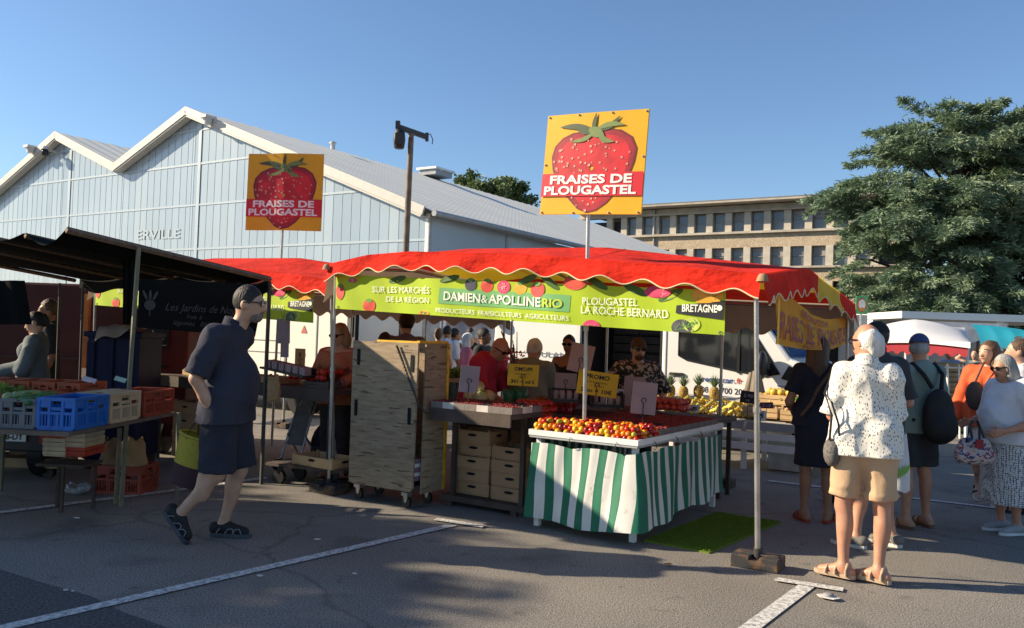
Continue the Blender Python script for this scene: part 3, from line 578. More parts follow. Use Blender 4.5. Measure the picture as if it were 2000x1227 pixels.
# ================================================================ CANOPIES, BANNERS, SIGNS
RED = mat('red_canvas', (.66, .026, .012), .9, .2, 2.2, .5, 7, trans=.15, spec=.15, bdist=.06, stretch=(1, 1, 2))
YEL = mat('yellow_canvas', (.75, .47, .02), .75, .12, 3, .3, 140, trans=.25)
CREAM = M('cream_piping', (.68, .55, .32), .7, .08)
STEEL = mat('galvanised_pole', (.42, .41, .39), .38, .18, 9, .1, 60, metal=.75)
BASEM = mat('rusty_weight', (.035, .033, .032), .8, .4, 14, .4, 60, col2=(.16, .085, .04), thr=(.48, .72))
LL, WW, VR = 4.15, 3.25, 1.3
def lerp_pts(P, x):
    for (a, za), (b, zb) in zip(P, P[1:]):
        if x <= b: return za+(zb-za)*(x-a)/(b-a)
    return P[-1][1]
def cz(u, v):
    F = lerp_pts(((0, 2.19), (.5, 2.265), (1, 2.285), (2.2, 2.235), (3.2, 2.15), (LL, 2.055)), u); B = 2.15-.15*u/LL; Rg = lerp_pts(((0, 2.27), (.6, 2.46), (2.3, 2.43), (LL, 2.20)), u)
    t = v/VR if v < VR else (WW-v)/(WW-VR); base = F if v < VR else B
    return base+(Rg-base)*t-.035*math.sin(math.pi*t)*math.sin(math.pi*u/LL)+.006*math.sin(u*9+v*3)*t*(1-t)*4
canopy = thing('market_canopy', 'red fabric market canopy with scalloped edge and yellow stripe over the striped fruit table', 'canopy', O, 'red canopies of the fruit stall')
mb = MB(); mb.grid(lambda s, t: uv(s*LL, t*WW, cz(s*LL, t*WW)), 50, 40, mf=lambda s, t: 1 if 1.62 < t*WW < 2.5 else 0); rc = mb.build('roof_cloth', [RED, YEL], canopy)
for k in range(1, 5):
    mb = MB(); mb.grid(lambda s, t: uv(LL*k/5+.012*(s-.5), t*WW, cz(LL*k/5, t*WW)+.004), 1, 30); mb.build('seam', M('red_seam', (.42, .016, .008), .9), rc)
def valance(edge, n, per, out, amp, drop, name, mats, parent, mf=None):
    """edge(s)->(u,v) ; hanging strip with scalloped hem"""
    L = per; ks = []
    def ht(s): return drop+amp*math.cos(2*math.pi*s*n)*(1 if n < 20 else .8)
    def fn(s, t):
        u, v = edge(s); w = .018*math.sin(s*n*6.28*.5+1.3)*(t**1.3)+.012*math.sin(s*37)*t
        return uv(u, v, cz(min(max(u, 0), LL), min(max(v, 0), WW))-ht(s)*t+.004)+out*(w+.012+.03*t*t)
    mb = MB(); mb.grid(fn, n*12, 5, mf=mf); o = mb.build(name, mats, parent)
    mb = MB(); mb.tube([fn(i/(n*12), 1) for i in range(n*12+1)], .0055, 5); mb.build('piping', CREAM, o); return o
valance(lambda s: (s*LL, 0), 12, LL, -V, .026, .15, 'front_valance', RED, canopy)
valance(lambda s: (LL, s*WW), 14, WW, U, .03, .19, 'side_valance', [RED, YEL], canopy, lambda s, t: 1 if 1.62 < s*WW < 2.5 else 0)
TAN = mat('beige_canvas', (.34, .29, .21), .8, .12, 3, .2, 90, trans=.15)
valance(lambda s: (s*LL, WW), 13, LL, V, .035, .33, 'back_valance', TAN, canopy)
valance(lambda s: (0, s*WW), 11, WW, -U, .035, .33, 'left_valance', TAN, canopy)
for u, v in ((0.0, 0.0), (LL+.01, 0.03)):
    c = uv(u, v, cz(u, v)-.012); mb = MB(); mb.grid(lambda s, t, c=c: c+(-V*.03+Z*.012) + U*math.cos(s*3.1)*.045*(.4+.6*t)-V*math.sin(s*3.14)*.045*(.3+.7*t)-Z*.055*t*t, 8, 4); mb.build('corner_patch', M('tan_leather', (.30, .19, .10), .8, .15, 20), canopy)
mb = MB()                                                   # frame rails and rafters
for a, b in (((0, .04), (LL, .04)), ((0, WW-.04), (LL, WW-.04)), ((.04, 0), (.04, WW)), ((LL-.04, 0), (LL-.04, WW)), ((.3, VR), (LL-.1, VR)), ((1.4, 0), (1.4, WW)), ((2.8, 0), (2.8, WW))):
    k = 8; mb.tube([uv(a[0]+(b[0]-a[0])*i/k, a[1]+(b[1]-a[1])*i/k, cz(a[0]+(b[0]-a[0])*i/k, a[1]+(b[1]-a[1])*i/k)-.05) for i in range(k+1)], .016, 6)
mb.build('frame', STEEL, canopy)
def pole(parent, base, topz, lean=(0, 0), r=.019, wt=True):
    b = Vector(base); t = Vector((b.x+lean[0], b.y+lean[1], topz)); mb = MB(); mb.cyl(b, b+(t-b)*.55, r, n=10); mb.cyl(b+(t-b)*.5, t, r*.82, n=10); mb.cyl(b+(t-b)*.54, b+(t-b)*.56, r*1.35, n=10); o = mb.build('pole', STEEL, parent)
    if wt:
        w = MB(); c = b+Z*.045
        for d, sz, dz in ((-.1, (.13, .2, .09), 0), (.1, (.13, .2, .09), 0), (0, (.09, .2, .06), -.012)): w.box(c+U*d+Z*dz, sz, (U, V, Z))
        w.box(c-V*.0+Z*.047, (.3, .05, .012), (U, V, Z)); w.cyl(c, c+Z*.09, .032, n=10); w.build('weight', BASEM, o, bevel=.008)
pB = onz(1480, 1108); pole(canopy, pB, cz(LL-.05, .05)-.05, (uv(LL-.05, .05)-pB)[:2], .02)
pA = onz(642, 962); pole(canopy, pA, cz(.05, .05)-.05, (uv(.06, .03)-pA)[:2])
for u, v in ((LL-.05, WW-.05), (.05, WW-.05), (2.8, WW-.05), (1.4, WW-.05)): pole(canopy, uv(u, v), cz(u, v)-.05)
c2 = dup(canopy, O-U*(LL+.12)+V*.16, label='red fabric market canopy farther left, partly hidden by the dark awning'); c2.rotation_euler.z = 0
pA2 = onz(613, 948); mb = MB()
# ---------------- lime banner under the front eave
BV = .035; BTL, BTR, BBR, BBL = onv(655, 536, BV), onv(1419, 568, BV), onv(1415, 655, BV), onv(655, 603, BV)
GRN = mat('lime_banner', (.48, .66, .018), .6, .05, 1.5, .06, 30, trans=.25)
def bw(p):
    q = Vector(p); d = q-O; u = d.dot(U); zz = q.z; return q-V*(.012*math.sin(u*5.3+.7)+.006*math.sin(u*17+zz*9))
def banner_set(label, off, partial=False):
    root = thing('lime_banner', label, 'banner', uv(0, 0, 1.6)+off, 'lime green stall banners')
    mb = MB(); mb.grid(lambda s, t: bw((BBL*(1-s)+BBR*s)*(1-t)+(BTL*(1-s)+BTR*s)*t)+off, 60, 6); mb.build('cloth', GRN, root)
    h = lambda k: lambda p: bw(p)-V*(.003*k)+off
    def T(par, name, m, items):
        mb = MB()
        for s, x0, y0, x1, y1, hp, bold in items: text(mb, s, onv(x0, y0, BV), onv(x1, y1, BV), Z*(hp*7.2/1650), bold, fn=h(3))
        return mb.build(name, m, par)
    WH = M('banner_white', (.78, .80, .66), .6, .04)
    T(root, 'lettering', WH, [('SUR LES MARCHÉS', 728, 571, 841, 574, 13, .0), ('DE LA RÉGION', 753, 589, 839, 592.5, 11, 0), ('PRODUCTEURS  FRAISICULTEURS  AGRICULTEURS', 854, 610, 1112, 627, 9, .0), ('PLOUGASTEL', 1139, 595, 1245, 598, 13, .0), ('LA ROCHE BERNARD', 1136, 612, 1305, 622, 14, .0)])
    mb = MB(); P4 = lambda pts, k=1: [bw(onv(x, y, BV))-V*.003*k+off for x, y in pts]
    def strip(a, b, c, d, k): mb.grid(lambda s, t: h(k)((onv(*a, BV)*(1-s)+onv(*b, BV)*s)*(1-t)+(onv(*d, BV)*(1-s)+onv(*c, BV)*s)*t), 20, 2)
    strip((858, 593), (1113, 610), (1116, 577), (861, 562), 1); o = mb.build('name_panel', M('banner_teal', (.16, .40, .13), .6, .06), root)
    T(o, 'lettering', WH, [('DAMIEN', 869, 586, 938, 591.5, 17, .022), ('&', 940, 591, 951, 592, 15, 0), ('APOLLINE', 953, 592, 1057, 599.5, 17, .022)])
    T(o, 'lettering', M('banner_limetext', (.50, .60, .05), .6, .05), [('RIO', 1061, 599, 1100, 601.5, 15, .03)])
    def fruit(x, y, rx, ry, m, leaf=None, cut=None, name='printed_fruit'):
        mb = MB(); c = onv(x, y, BV); s = 7.1/1650; zmin = None
        pts = disc(c, U, Z, rx*s/.84, ry*s, 22)
        if cut == 'top': pts = [p for p in pts]
        lo = lambda p: BBL.z+(BBR.z-BBL.z)*((p-BBL).dot(U))/((BBR-BBL).dot(U))+.003
        pts = [Vector((p.x, p.y, max(p.z, lo(p)))) for p in pts]
        mb.add([h(1.5)(p) for p in pts], [tuple(range(len(pts)))], 0)
        if leaf:
            q = disc(c+Z*ry*s*.72, U, Z, rx*s*.62, ry*s*.3, 10, .5); mb.add([h(2.4)(p) for p in q], [tuple(range(10))], 1)
        else:
            for k in range(26):
                a = random.uniform(0, 6.28); r = random.uniform(.1, .8); q = disc(c+U*rx*s*r*math.cos(a)+Z*ry*s*r*math.sin(a), U, Z, .005, .006, 6)
                if q[0].z > lo(q[0])+.006: mb.add([h(2.4)(p) for p in q], [tuple(range(6))], 1)
        mb.build(name, m, root)
    G = M('printed_leaf', (.12, .28, .04), .6); TOM = [M('printed_tomato', (.62, .06, .03), .6, .3, 14), G]; RAS = [M('printed_raspberry', (.60, .045, .12), .6, .2, 14), M('printed_pink', (.75, .3, .32), .6)]
    BLK = [M('printed_blackberry', (.06, .055, .08), .6, .3, 20), G]; ORA = [M('printed_orange', (.78, .36, .03), .6, .12, 12), G]; STB = [M('printed_strawberry', (.66, .07, .06), .6, .2, 14), G]
    for x, y, rx, ry, m, lf in ((920, 556, 11, 13, BLK, 1), (950, 558, 12, 14, TOM, 1), (983, 561, 13, 13, RAS, 0), (1016, 563, 12, 12, ORA, 1), (1051, 566, 14, 15, STB, 1), (721, 597, 15, 15, TOM, 1), (828, 612, 12, 6, ORA, 0), (1124, 552, 20, 14, TOM, 1), (1155, 640, 16, 14, RAS, 0), (1285, 570, 22, 11, RAS, 0), (1383, 578, 24, 14, ORA, 0), (667, 570, 11, 18, STB, 1), (1332, 640, 16, 14, BLK, 0), (1352, 634, 13, 12, [M('printed_lime', (.52, .6, .1), .6), G], 0), (690, 548, 10, 5, RAS, 0)): fruit(x, y, rx, ry, m, lf)
    mb = MB()
    for x, y, a in ((1030, 546, .3), (1165, 552, -.5), (1240, 566, -.4), (1310, 577, .4), (775, 546, .2), (880, 545, .2), (1075, 551, -.6)):
        c = onv(x, y, BV); q = disc(c, (U*math.cos(a)+Z*math.sin(a)), (Z*math.cos(a)-U*math.sin(a)), .11, .03, 12); mb = MB(); mb.add([h(1)(p) for p in q], [tuple(range(12))]); mb.build('printed_leaf', M('printed_leaf_dark', (.05, .12, .01), .6), root)
    mb = MB(); strip((1321, 612), (1413, 625), (1418, 588), (1323, 597), 2); o = mb.build('black_label', M('label_black', (.012, .013, .016), .6), root)
    T(o, 'lettering', WH, [('BRETAGNE', 1334, 608.5, 1402, 610.5, 12, .03)]); mb = MB(); mb.add([h(3)(p) for p in disc(onv(1407, 602, BV), U, Z, .021, .021, 14)], [tuple(range(14))]); mb.build('emblem', WH, o)
    mb = MB()
    for x, y in ((662, 600), (1407, 650), (1000, 627)): mb.tube([h(2)(p) for p in disc(onv(x, y, BV), U, Z, .011, .011, 8)], .003, 4)
    mb.build('eyelet', STEEL, root)
    return root
banner_set('lime green vendor banner with white lettering hung under the front red canopy', Vector((0, 0, 0)))
banner_set('lime green banner hung under the farther red canopy, half hidden by the dark awning', -U*(LL+.12)+V*.16)
# ---------------- sagging yellow banner on the right side
EU = LL-.06; YB = mat('yellow_banner', (.84, .50, .03), .6, .12, 2.2, .2, 12, trans=.6)
def ys(s, t):
    v = .62+(WW-.04-.62)*s; sag = .17*max(0.0, math.sin(math.pi*min(1, max(0, s)*1.05)))**1.2
    zt = cz(LL, v)-.16-sag*.85; zb = 1.575-.03*s-.055*math.sin(math.pi*s)+.06*s
    return uv(EU-.02*math.sin(s*7)+.05*math.sin(math.pi*s)*(1-t)*.6, v, zb+(zt-zb)*t)
yb = thing('yellow_banner', 'yellow cloth banner with dark red letters sagging under the right side of the canopy', 'banner', uv(EU, .6, 1.6))
mb = MB(); mb.grid(lambda s, t: ys(s, t)+U*(.008*math.sin(s*40+t*6)), 60, 8); mb.build('cloth', YB, yb)
def ytext(s, s0, s1, t0, hh, par):
    vs, fs = text_pts(s, .02, .15, .95); mb = MB(); mb.add([ys(s0+(s1-s0)*float(x), t0+hh*float(y))+U*(.008*math.sin((s0+(s1-s0)*float(x))*40)+.012) for x, y in vs], fs); return mb.build('lettering', M('dark_red_print', (.26, .02, .015), .6, .1), par)
ytext('FRAISES DE PLOUGASTEL', .015, .99, .14, .5, yb); ytext('PRODUCTEUR', .30, .62, .72, .17, yb); ytext('DIRECT', .3, .5, .03, .07, yb)
mb = MB(); mb.grid(lambda s, t: ys(-.012+.02*s, t*.95)+U*.02, 2, 4); mb.build('edge_strip', M('bright_yellow', (.85, .52, .01), .6, .05), yb)
# ---------------- strawberry signs
BERRY = [(.08, .575), (.105, .68), (.18, .762), (.285, .808), (.42, .818), (.51, .812), (.64, .83), (.76, .815), (.868, .745), (.92, .63), (.907, .51), (.868, .38), (.775, .235), (.67, .105), (.576, .035), (.483, .012), (.39, .05), (.285, .157), (.165, .30), (.1, .445)]
def strawberry_sign(label, S, pole_pts, group):
    root = thing('strawberry_sign', label, 'sign', pole_pts[0], group); W_ = M('sign_white', (.78, .74, .72), .5, .05)
    mb = MB(); mb.grid(lambda s, t: S(s, t, 0), 24, 10); mb.grid(lambda s, t: S(1-s, t, -.018), 24, 10)
    for e in range(4): mb.grid([lambda s, t: S(s, 0, -.018*t), lambda s, t: S(s, 1, -.018*(1-t)), lambda s, t: S(0, s, -.018*(1-t)), lambda s, t: S(1, s, -.018*t)][e], 24, 1)
    p = mb.build('panel', mat('sign_yellow', (.78, .43, .012), .42, .07, 3, .06, 20, trans=.12), root)
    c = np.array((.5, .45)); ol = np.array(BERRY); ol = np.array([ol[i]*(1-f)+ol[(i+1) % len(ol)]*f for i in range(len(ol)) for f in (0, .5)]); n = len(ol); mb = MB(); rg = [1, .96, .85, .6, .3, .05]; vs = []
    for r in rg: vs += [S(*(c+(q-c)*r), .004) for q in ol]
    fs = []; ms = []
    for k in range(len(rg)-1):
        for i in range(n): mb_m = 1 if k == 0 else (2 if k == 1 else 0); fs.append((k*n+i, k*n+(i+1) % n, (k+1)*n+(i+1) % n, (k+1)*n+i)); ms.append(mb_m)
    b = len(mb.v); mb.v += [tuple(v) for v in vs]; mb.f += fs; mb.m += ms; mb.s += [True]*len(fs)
    rr = random.Random(4)
    for k in range(70):
        a = rr.choice(BERRY); f = math.sqrt(rr.uniform(.02, .84)); q = c+(np.array(a)-c)*f+np.array((rr.uniform(-.06, .06), rr.uniform(-.05, .05)))
        if q[1] < .03: continue
        sz = rr.uniform(.004, .0075)*(1.3 if q[0] < .5 else 1); mb.add([S(q[0]+sz*math.cos(t), q[1]+1.35*sz*math.sin(t), .0075) for t in np.linspace(0, 5.5, 7)], [tuple(range(7))], 3)
        mb.add([S(q[0]-sz*.2+2.3*sz*math.cos(t), q[1]+2.3*sz*math.sin(t), .006) for t in np.linspace(1.9, 4.4, 5)]+[S(q[0]+.2*sz+1.3*sz*math.cos(t), q[1]+1.5*sz*math.sin(t), .006) for t in np.linspace(4.3, 2.0, 5)], [tuple(range(10))], 4)
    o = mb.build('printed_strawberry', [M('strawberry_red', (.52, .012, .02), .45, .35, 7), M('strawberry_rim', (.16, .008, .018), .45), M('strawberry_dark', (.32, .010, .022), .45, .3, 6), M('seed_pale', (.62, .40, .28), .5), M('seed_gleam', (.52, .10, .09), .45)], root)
    mb = MB()
    def leaf(a, b, w, bend, mi=0):
        a, b = np.array(a), np.array(b); d = b-a; nn = np.array((-d[1], d[0])); L_ = []; R_ = []
        for i in range(9): f = i/8; pnt = a+d*f+nn*bend*math.sin(math.pi*f); ww = w*math.sin(math.pi*min(.98, f*.85+.1)); L_.append(S(*(pnt+nn/np.linalg.norm(nn)*ww), .009+.002*mi)); R_.append(S(*(pnt-nn/np.linalg.norm(nn)*ww), .009+.002*mi))
        for i in range(8): mb.add([R_[i], R_[i+1], L_[i+1], L_[i]], [(0, 1, 2, 3)], mi)
    leaf((.50, .82), (.15, .872), .03, -.06); leaf((.52, .82), (.27, .72), .022, .12, 1); leaf((.54, .82), (.74, .945), .028, -.12); leaf((.52, .83), (.79, .86), .026, .1, 1); leaf((.54, .815), (.70, .70), .028, -.18, 1); leaf((.5, .83), (.33, .83), .03, .1); leaf((.49, .80), (.51, .99), .02, .03); leaf((.45, .84), (.60, .76), .05, 0, 1)
    mb.build('printed_leaves', [M('sign_leaf_dark', (.06, .085, .035), .5), M('sign_leaf', (.17, .23, .07), .5)], root)
    mb = MB(); mb.grid(lambda s, t: S(s, .178+.228*t, .011), 24, 2); o = mb.build('red_band', M('band_red', (.58, .012, .025), .45, .06), root)
    def fnt(txt, s0, s1, t0, hh):
        vs, fs = text_pts(txt, .035, 0, 1.0); mb.add([S(s0+(s1-s0)*float(x), t0+hh*float(y), .015) for x, y in vs], fs)
    mb = MB(); fnt('FRAISES DE', .09, .90, .303, .082); fnt('PLOUGASTEL', .035, .945, .196, .082); mb.build('lettering', W_, o)
    mb = MB()
    for s, t in ((.02, .98), (.33, .985), (.66, .985), (.98, .98), (.98, .55), (.02, .5), (.02, .02), (.35, .015), (.7, .015), (.97, .02)): mb.sph(S(s, t, .004), .009, 6, 4)
    mb.build('rivet', M('grey_metal', (.3, .31, .32), .4), root)
    a, b = [Vector(q) for q in pole_pts]; mb = MB(); mb.cyl(a, b, .017, n=10); mb.cyl(a+(b-a)*.62, a+(b-a)*.65, .024, n=10); mb.build('pole', STEEL, root)
def sign_surface(TL, TR, BR, BL, nrm, fold):
    return lambda s, t, h: (BL*(1-s)+BR*s)*(1-t)+(TL*(1-s)+TR*s)*t+nrm*(h+fold(s, t))
pR = at(1160, 320, 7.0); q = [onplane(x, y, pR, V) for x, y in ((1071, 227), (1268, 212.5), (1252, 419), (1054, 419))]
base = uv(2.6, .42); base.z = 0
strawberry_sign('big bright strawberry sign on a pole above the front red canopy, facing the sun', sign_surface(*q, -V, lambda s, t: .012*math.sin(3*s)), (base, onplane(1149, 414, pR+V*.03, V)), 'strawberry signs on poles')
q = [at(x, y, 11.2) for x, y in ((486, 300.5), (633, 301.5), (627, 452), (479, 449.5))]
strawberry_sign('smaller shaded strawberry sign on a pole before the hall gable', sign_surface(*q, Vector((0, -1, 0)), lambda s, t: .055*min(1, max(0, (s-.22)/.28)) if s < .5 else .055-.10*(s-.5)), (Vector((at(546, 470, 11.2).x, 11.23, 0)), at(552, 448, 11.23)), 'strawberry signs on poles')
# ---------------- lamp post carrying a loudspeaker
lp = at(789, 520, 14.0); lp.z = 0; t = thing('lamp_post', 'thin weathered lamp post with a crossarm and hanging loudspeaker behind the red canopy', 'lamp post', lp)
tp = at(803, 262, 14.0); mb = MB(); mb.tube([lp, (lp+tp)/2, tp], [.062, .055, .048], 10); mb.build('post', mat('weathered_post', (.17, .14, .11), .75, .3, 9, .3, 40), t)
a, b = at(777, 248, 13.9), at(834, 268, 14.2); mb = MB(); mb.box((a+b)/2, ((b-a).length, .07, .09), ((b-a).normalized(), Vector((0, 1, 0)), Z)); mb.box(a+Z*.03, (.07, .08, .13)); mb.box(b, (.05, .07, .14)); mb.tube([b+Z*.05, b+Vector((.06, 0, .05)), b+Vector((.1, 0, -.04)), b+Vector((.09, 0, -.12))], .008, 5); mb.build('crossarm', M('dark_bracket', (.05, .05, .052), .5), t)
c = at(780, 273, 13.9); mb = MB(); mb.tube([c+Z*.16, c+Z*.12, c, c-Z*.13, c-Z*.15], [.06, .088, .1, .085, .07], 14); mb.cyl(c+Z*.15, a-Z*.02, .012); mb.box(c-Vector((0, .085, 0)), (.12, .04, .19), None, 1); mb.build('loudspeaker', [M('speaker_black', (.02, .02, .022), .5), M('speaker_grille', (.05, .05, .052), .8, .5, 60)], t)
# ================================================================ MARKET FURNITURE AND PRODUCE
rnd = random.Random(21)
WOOD = mat('crate_wood', (.48, .31, .16), .8, .22, 3, .3, 40, stretch=(1, 6, 6)); PLY = mat('weathered_ply', (.27, .20, .125), .85, .4, 5, .5, 50, col2=(.37, .285, .185), stretch=(1.2, 1.2, 7), thr=(.35, .62))
pattern(PLY, 'noise', (.15, .105, .065), 4, .64, (1.0, 1.0, 9))
DKW = mat('dark_board', (.07, .05, .04), .8, .3, 5, .3, 40); CARD = mat('cardboard', (.36, .22, .115), .85, .14, 4, .15, 60); SLATE = mat('kraft_back', (.33, .24, .23), .8, .08, 6)
BLKP = M('black_plastic', (.012, .012, .013), .45); WHP = M('white_paint', (.74, .73, .70), .5, .08)
WIRE = M('dark_wire', (.02, .018, .016), .5)
# ---------------- boarded cart
uL, uR = .34, 1.13; d0, d1 = 0.0, .40; cart = thing('boarded_cart', 'tall weathered plywood roll cart on castors hung with a chain', 'cart', uv(.6, .2))
zc = .15; zt = 1.47
def cslab(u0, u1, v0, v1, z0, z1): mb = MB(); mb.box(uv((u0+u1)/2, (v0+v1)/2, (z0+z1)/2), (u1-u0, v1-v0, z1-z0), (U, V, Z)); return mb
mb = MB(); o = [(uL+.02, zc+.04), (uL+.06, zc), (uR-.04, zc), (uR-.01, zc+.03), (uR, zt), (uL+.01, zt)]
mb.slab([uv(u, d0, z) for u, z in o], V, .022); fp = mb.build('front_board', PLY, cart)
for u, z in ((uR-.06, zt-.18), (uL+.09, zt-.15), (uR-.07, .82), (uL+.08, .85)): mb = MB(); mb.slab([uv(u, d0-.004, z)+U*x+Z*y for x, y in ((-.016, -.075), (.016, -.075), (.019, 0), (.016, .075), (-.016, .075), (-.019, 0))], -V, .003); mb.build('hand_hole', M('void_black', (.004, .004, .004), .9), fp)
cslab(uR-.002, uR+.016, d0+.10, d1, zc-.02, zt).build('side_board', PLY, cart); cslab(uL, uL+.018, d0+.025, d1, zc, zt-.003).build('side_board', PLY, cart); cslab(uL+.02, uR-.004, d1-.02, d1, zc, zt-.004).build('back_board', PLY, cart)
cslab(uL+.02, uR-.004, d0+.025, d1-.022, zc+.01, zc+.05).build('floor_board', DKW, cart)
ye = mat('yellow_paint', (.68, .38, .02), .6, .25, 12); pattern(ye, 'noise', (.25, .17, .08), 18, .68)
mb = MB(); mb.box(uv((uL+uR)/2+.15, d0+.03, zt+.008), (uR-uL-.3, .05, .018), (U, V, Z)); mb.box(uv(uR+.01, d1+.02, .80), (.03, .035, 1.34), (U, V, Z)); mb.box(uv(uR+.008, .2, zt+.012), (.035, .42, .022), (U, V, Z)); mb.build('yellow_edging', ye, cart)
mb = MB()
for u, v in ((uL+.1, .06), (uR-.1, .04), (uR-.1, d1-.06), (uL+.1, d1-.06)): pass
for u, v in ((uL+.1, .06), (uR-.1, .04), (uR-.1, d1-.06), (uL+.1, d1-.06)):
    w = MB(); w.box(uv(u, v, .125), (.07, .07, .03), (U, V, Z)); w.slab([uv(u-.03, v-.02, .125), uv(u+.03, v-.02, .125), uv(u+.01, v-.02, .05), uv(u-.01, v-.02, .05)], V, .006); w.slab([uv(u-.03, v+.02, .125), uv(u+.03, v+.02, .125), uv(u+.01, v+.02, .05), uv(u-.01, v+.02, .05)], V, .006)
    w.cyl(uv(u, v-.015, .05), uv(u, v+.015, .05), .049, n=16, m=1); w.build('castor', [STEEL, BLKP], cart)
ch = MB(); pts = [onv(775, 676, -.02), onv(786, 705, -.02), onv(800, 745, -.02), onv(818, 790, -.025), onv(830, 806, -.03), onv(846, 808, .06)]
cp = []
for i in range(60):
    f = i/59*(len(pts)-1); k = min(int(f), len(pts)-2); cp.append(pts[k]*(1-(f-k))+pts[k+1]*(f-k))
for i, p in enumerate(cp[:-1]):
    d = (cp[i+1]-p).normalized(); s = V if i % 2 else d.cross(V); L_ = (cp[i+1]-p).length*.75; ch.tube([p+d*L_*math.cos(a)+s*.010*math.sin(a) for a in np.linspace(0, 2*math.pi, 9)], .0042, 4)
ch.build('chain', M('dark_steel', (.10, .095, .09), .4, metal=.7), cart)
for i in range(5):
    mb = MB(); mb.box(uv(uR-.12, .12, .26+i*.04), (.2, .16, .034), (U, V, Z)); mb.top('stacked_tray', M('tray_white' if i % 2 else 'tray_mauve', (.55, .55, .58) if i % 2 else (.2, .12, .16), .7), 'flattened pale carton lying inside the plywood cart' if i % 2 else 'dark mauve carton lying inside the plywood cart', 'carton', uv(uR-.12, .12, .26+i*.04), 'cartons inside the cart')
# ---------------- striped tomato table
TZ = .775; mid = onz(1243, 866, TZ); lf = mid-U*.93; rt = mid+V*1.93; bk = lf+V*1.93
tt = thing('striped_table', 'display table skirted in green and white stripes at the front of the stall', 'table', (mid+bk)/2*1.0-Z*((mid+bk)/2).z)
ctr = (mid+bk)/2
mb = MB(); mb.box(ctr-Z*.02, (.97, 1.97, .04), (U, V, Z)); mb.build('tabletop', mat('zinc_top', (.46, .46, .44), .45, .12, 4, metal=.3), tt, bevel=.004)
mb = MB()
for a in (-1, 1): mb.box(ctr+U*a*.486+Z*.004, (.012, 1.98, .045), (U, V, Z)); mb.box(ctr+V*a*.985+Z*.004, (.98, .012, .045), (U, V, Z))
mb.build('rim', WHP, tt)
for a, b in ((-.43, -.9), (.43, -.9), (.43, .9), (-.43, .9)): mb = MB(); mb.box(ctr+U*a+V*b-Z*(.04+.365), (.045, .045, .73), (U, V, Z)); mb.build('leg', WHP, tt)
path = [bk, lf, mid, rt]; seg = [1.93, .93, 1.93]; tot = sum(seg)
def pth(s):
    x = s*tot
    for i, L_ in enumerate(seg):
        if x <= L_+1e-9: p = path[i]+(path[i+1]-path[i])*(x/L_); break
        x -= L_
    n = [-U, -V, U][i]; r = .10                                # rounded corners
    if i == 1 and x > L_-r: n = (-V*(1-(x-L_+r)/r*.5)+U*(x-L_+r)/r*.5).normalized()
    if i == 2 and x < r: n = (-V*(.5-x/r*.5)+U*(.5+x/r*.5)).normalized()
    if i == 1 and x < r: n = (-V*(.5+x/r*.5)-U*(.5-x/r*.5)).normalized()
    return p, n, i, x
def skirt(s, t):
    s = min(1, max(0, s+t*(.0035*math.sin(s*31)-.004)*min(1, s*6, (1-s)*6)+.0012*math.sin(t*6+s*50))); p, n, i, x = pth(s); z = TZ-.075+.02*math.sin(s*tot*7)*t-t*(.60+.035*math.sin(s*5)); 
    z += -.05*(1-t)*(1-abs(math.sin(s*tot*math.pi/.46)))*.5
    w = (.004+.011*t)*math.sin(s*tot*13+2*t+.8*math.sin(s*tot*5))*(1 if i == 1 else 1.3)+.004*math.sin(s*tot*41+t*3)
    bul = .07*t*math.exp(-((s*tot-2.86)/.35)**2)
    return Vector((p.x, p.y, z))+n*(.012+.035*t+w+bul)-U*(.12*t if False else 0)
SG = mat('green_stripe', (.010, .14, .075), .62, .10, 9, .2, 120); SW = mat('white_stripe', (.66, .64, .58), .62, .08, 5, .2, 120); pattern(SW, 'noise', (.56, .53, .46), 9, .66)
NS = 62*9
smat = lambda s, t: 0 if int(s*62) % 2 else 1
mb = MB(); mb.grid(skirt, NS, 14, mf=smat); mb.build('striped_skirt', [SG, SW], tt)
for s in (.48, .565, .655, .75, .87): p, n, i, x = pth(s); c = p+n*.03-Z*.055; mb = MB(); mb.tube([c+Z*.05, c+n*.015+Z*.03, c+n*.02, c-Z*.02+n*.01, c-n*.005-Z*.01], .0035, 5); mb.build('skirt_hook', WIRE, tt)
# grass mat
GM = mat('artificial_grass', (.13, .21, .012), .95, .35, 60, 1.0, 300, col2=(.20, .29, .02))
q = [onz(x, y, 0) for x, y in ((1258, 1058), (1385, 1082), (1526, 1022), (1400, 1003))]
mb = MB(); mb.slab(q, Z, .012); rng = np.random.default_rng(4); vs = []; n = 9000; a = rng.random((n, 2)); Q = np.array([list(p) for p in q]); P = (Q[0]*(1-a[:, :1])+Q[1]*a[:, :1])*(1-a[:, 1:])+(Q[3]*(1-a[:, :1])+Q[2]*a[:, :1])*a[:, 1:]; P[:, 2] = .012
D = rng.normal(size=(n, 3))*.5; D[:, 2] = 1; D /= np.linalg.norm(D, axis=1)[:, None]; bv, bf = blades(P, D, np.full(n, .006), np.full(n, .016), rng)
mb.add(bv.tolist(), bf.tolist()); mb.top('grass_mat', GM, 'rectangle of bright green artificial grass on the asphalt beside the striped table', 'mat', q[0])
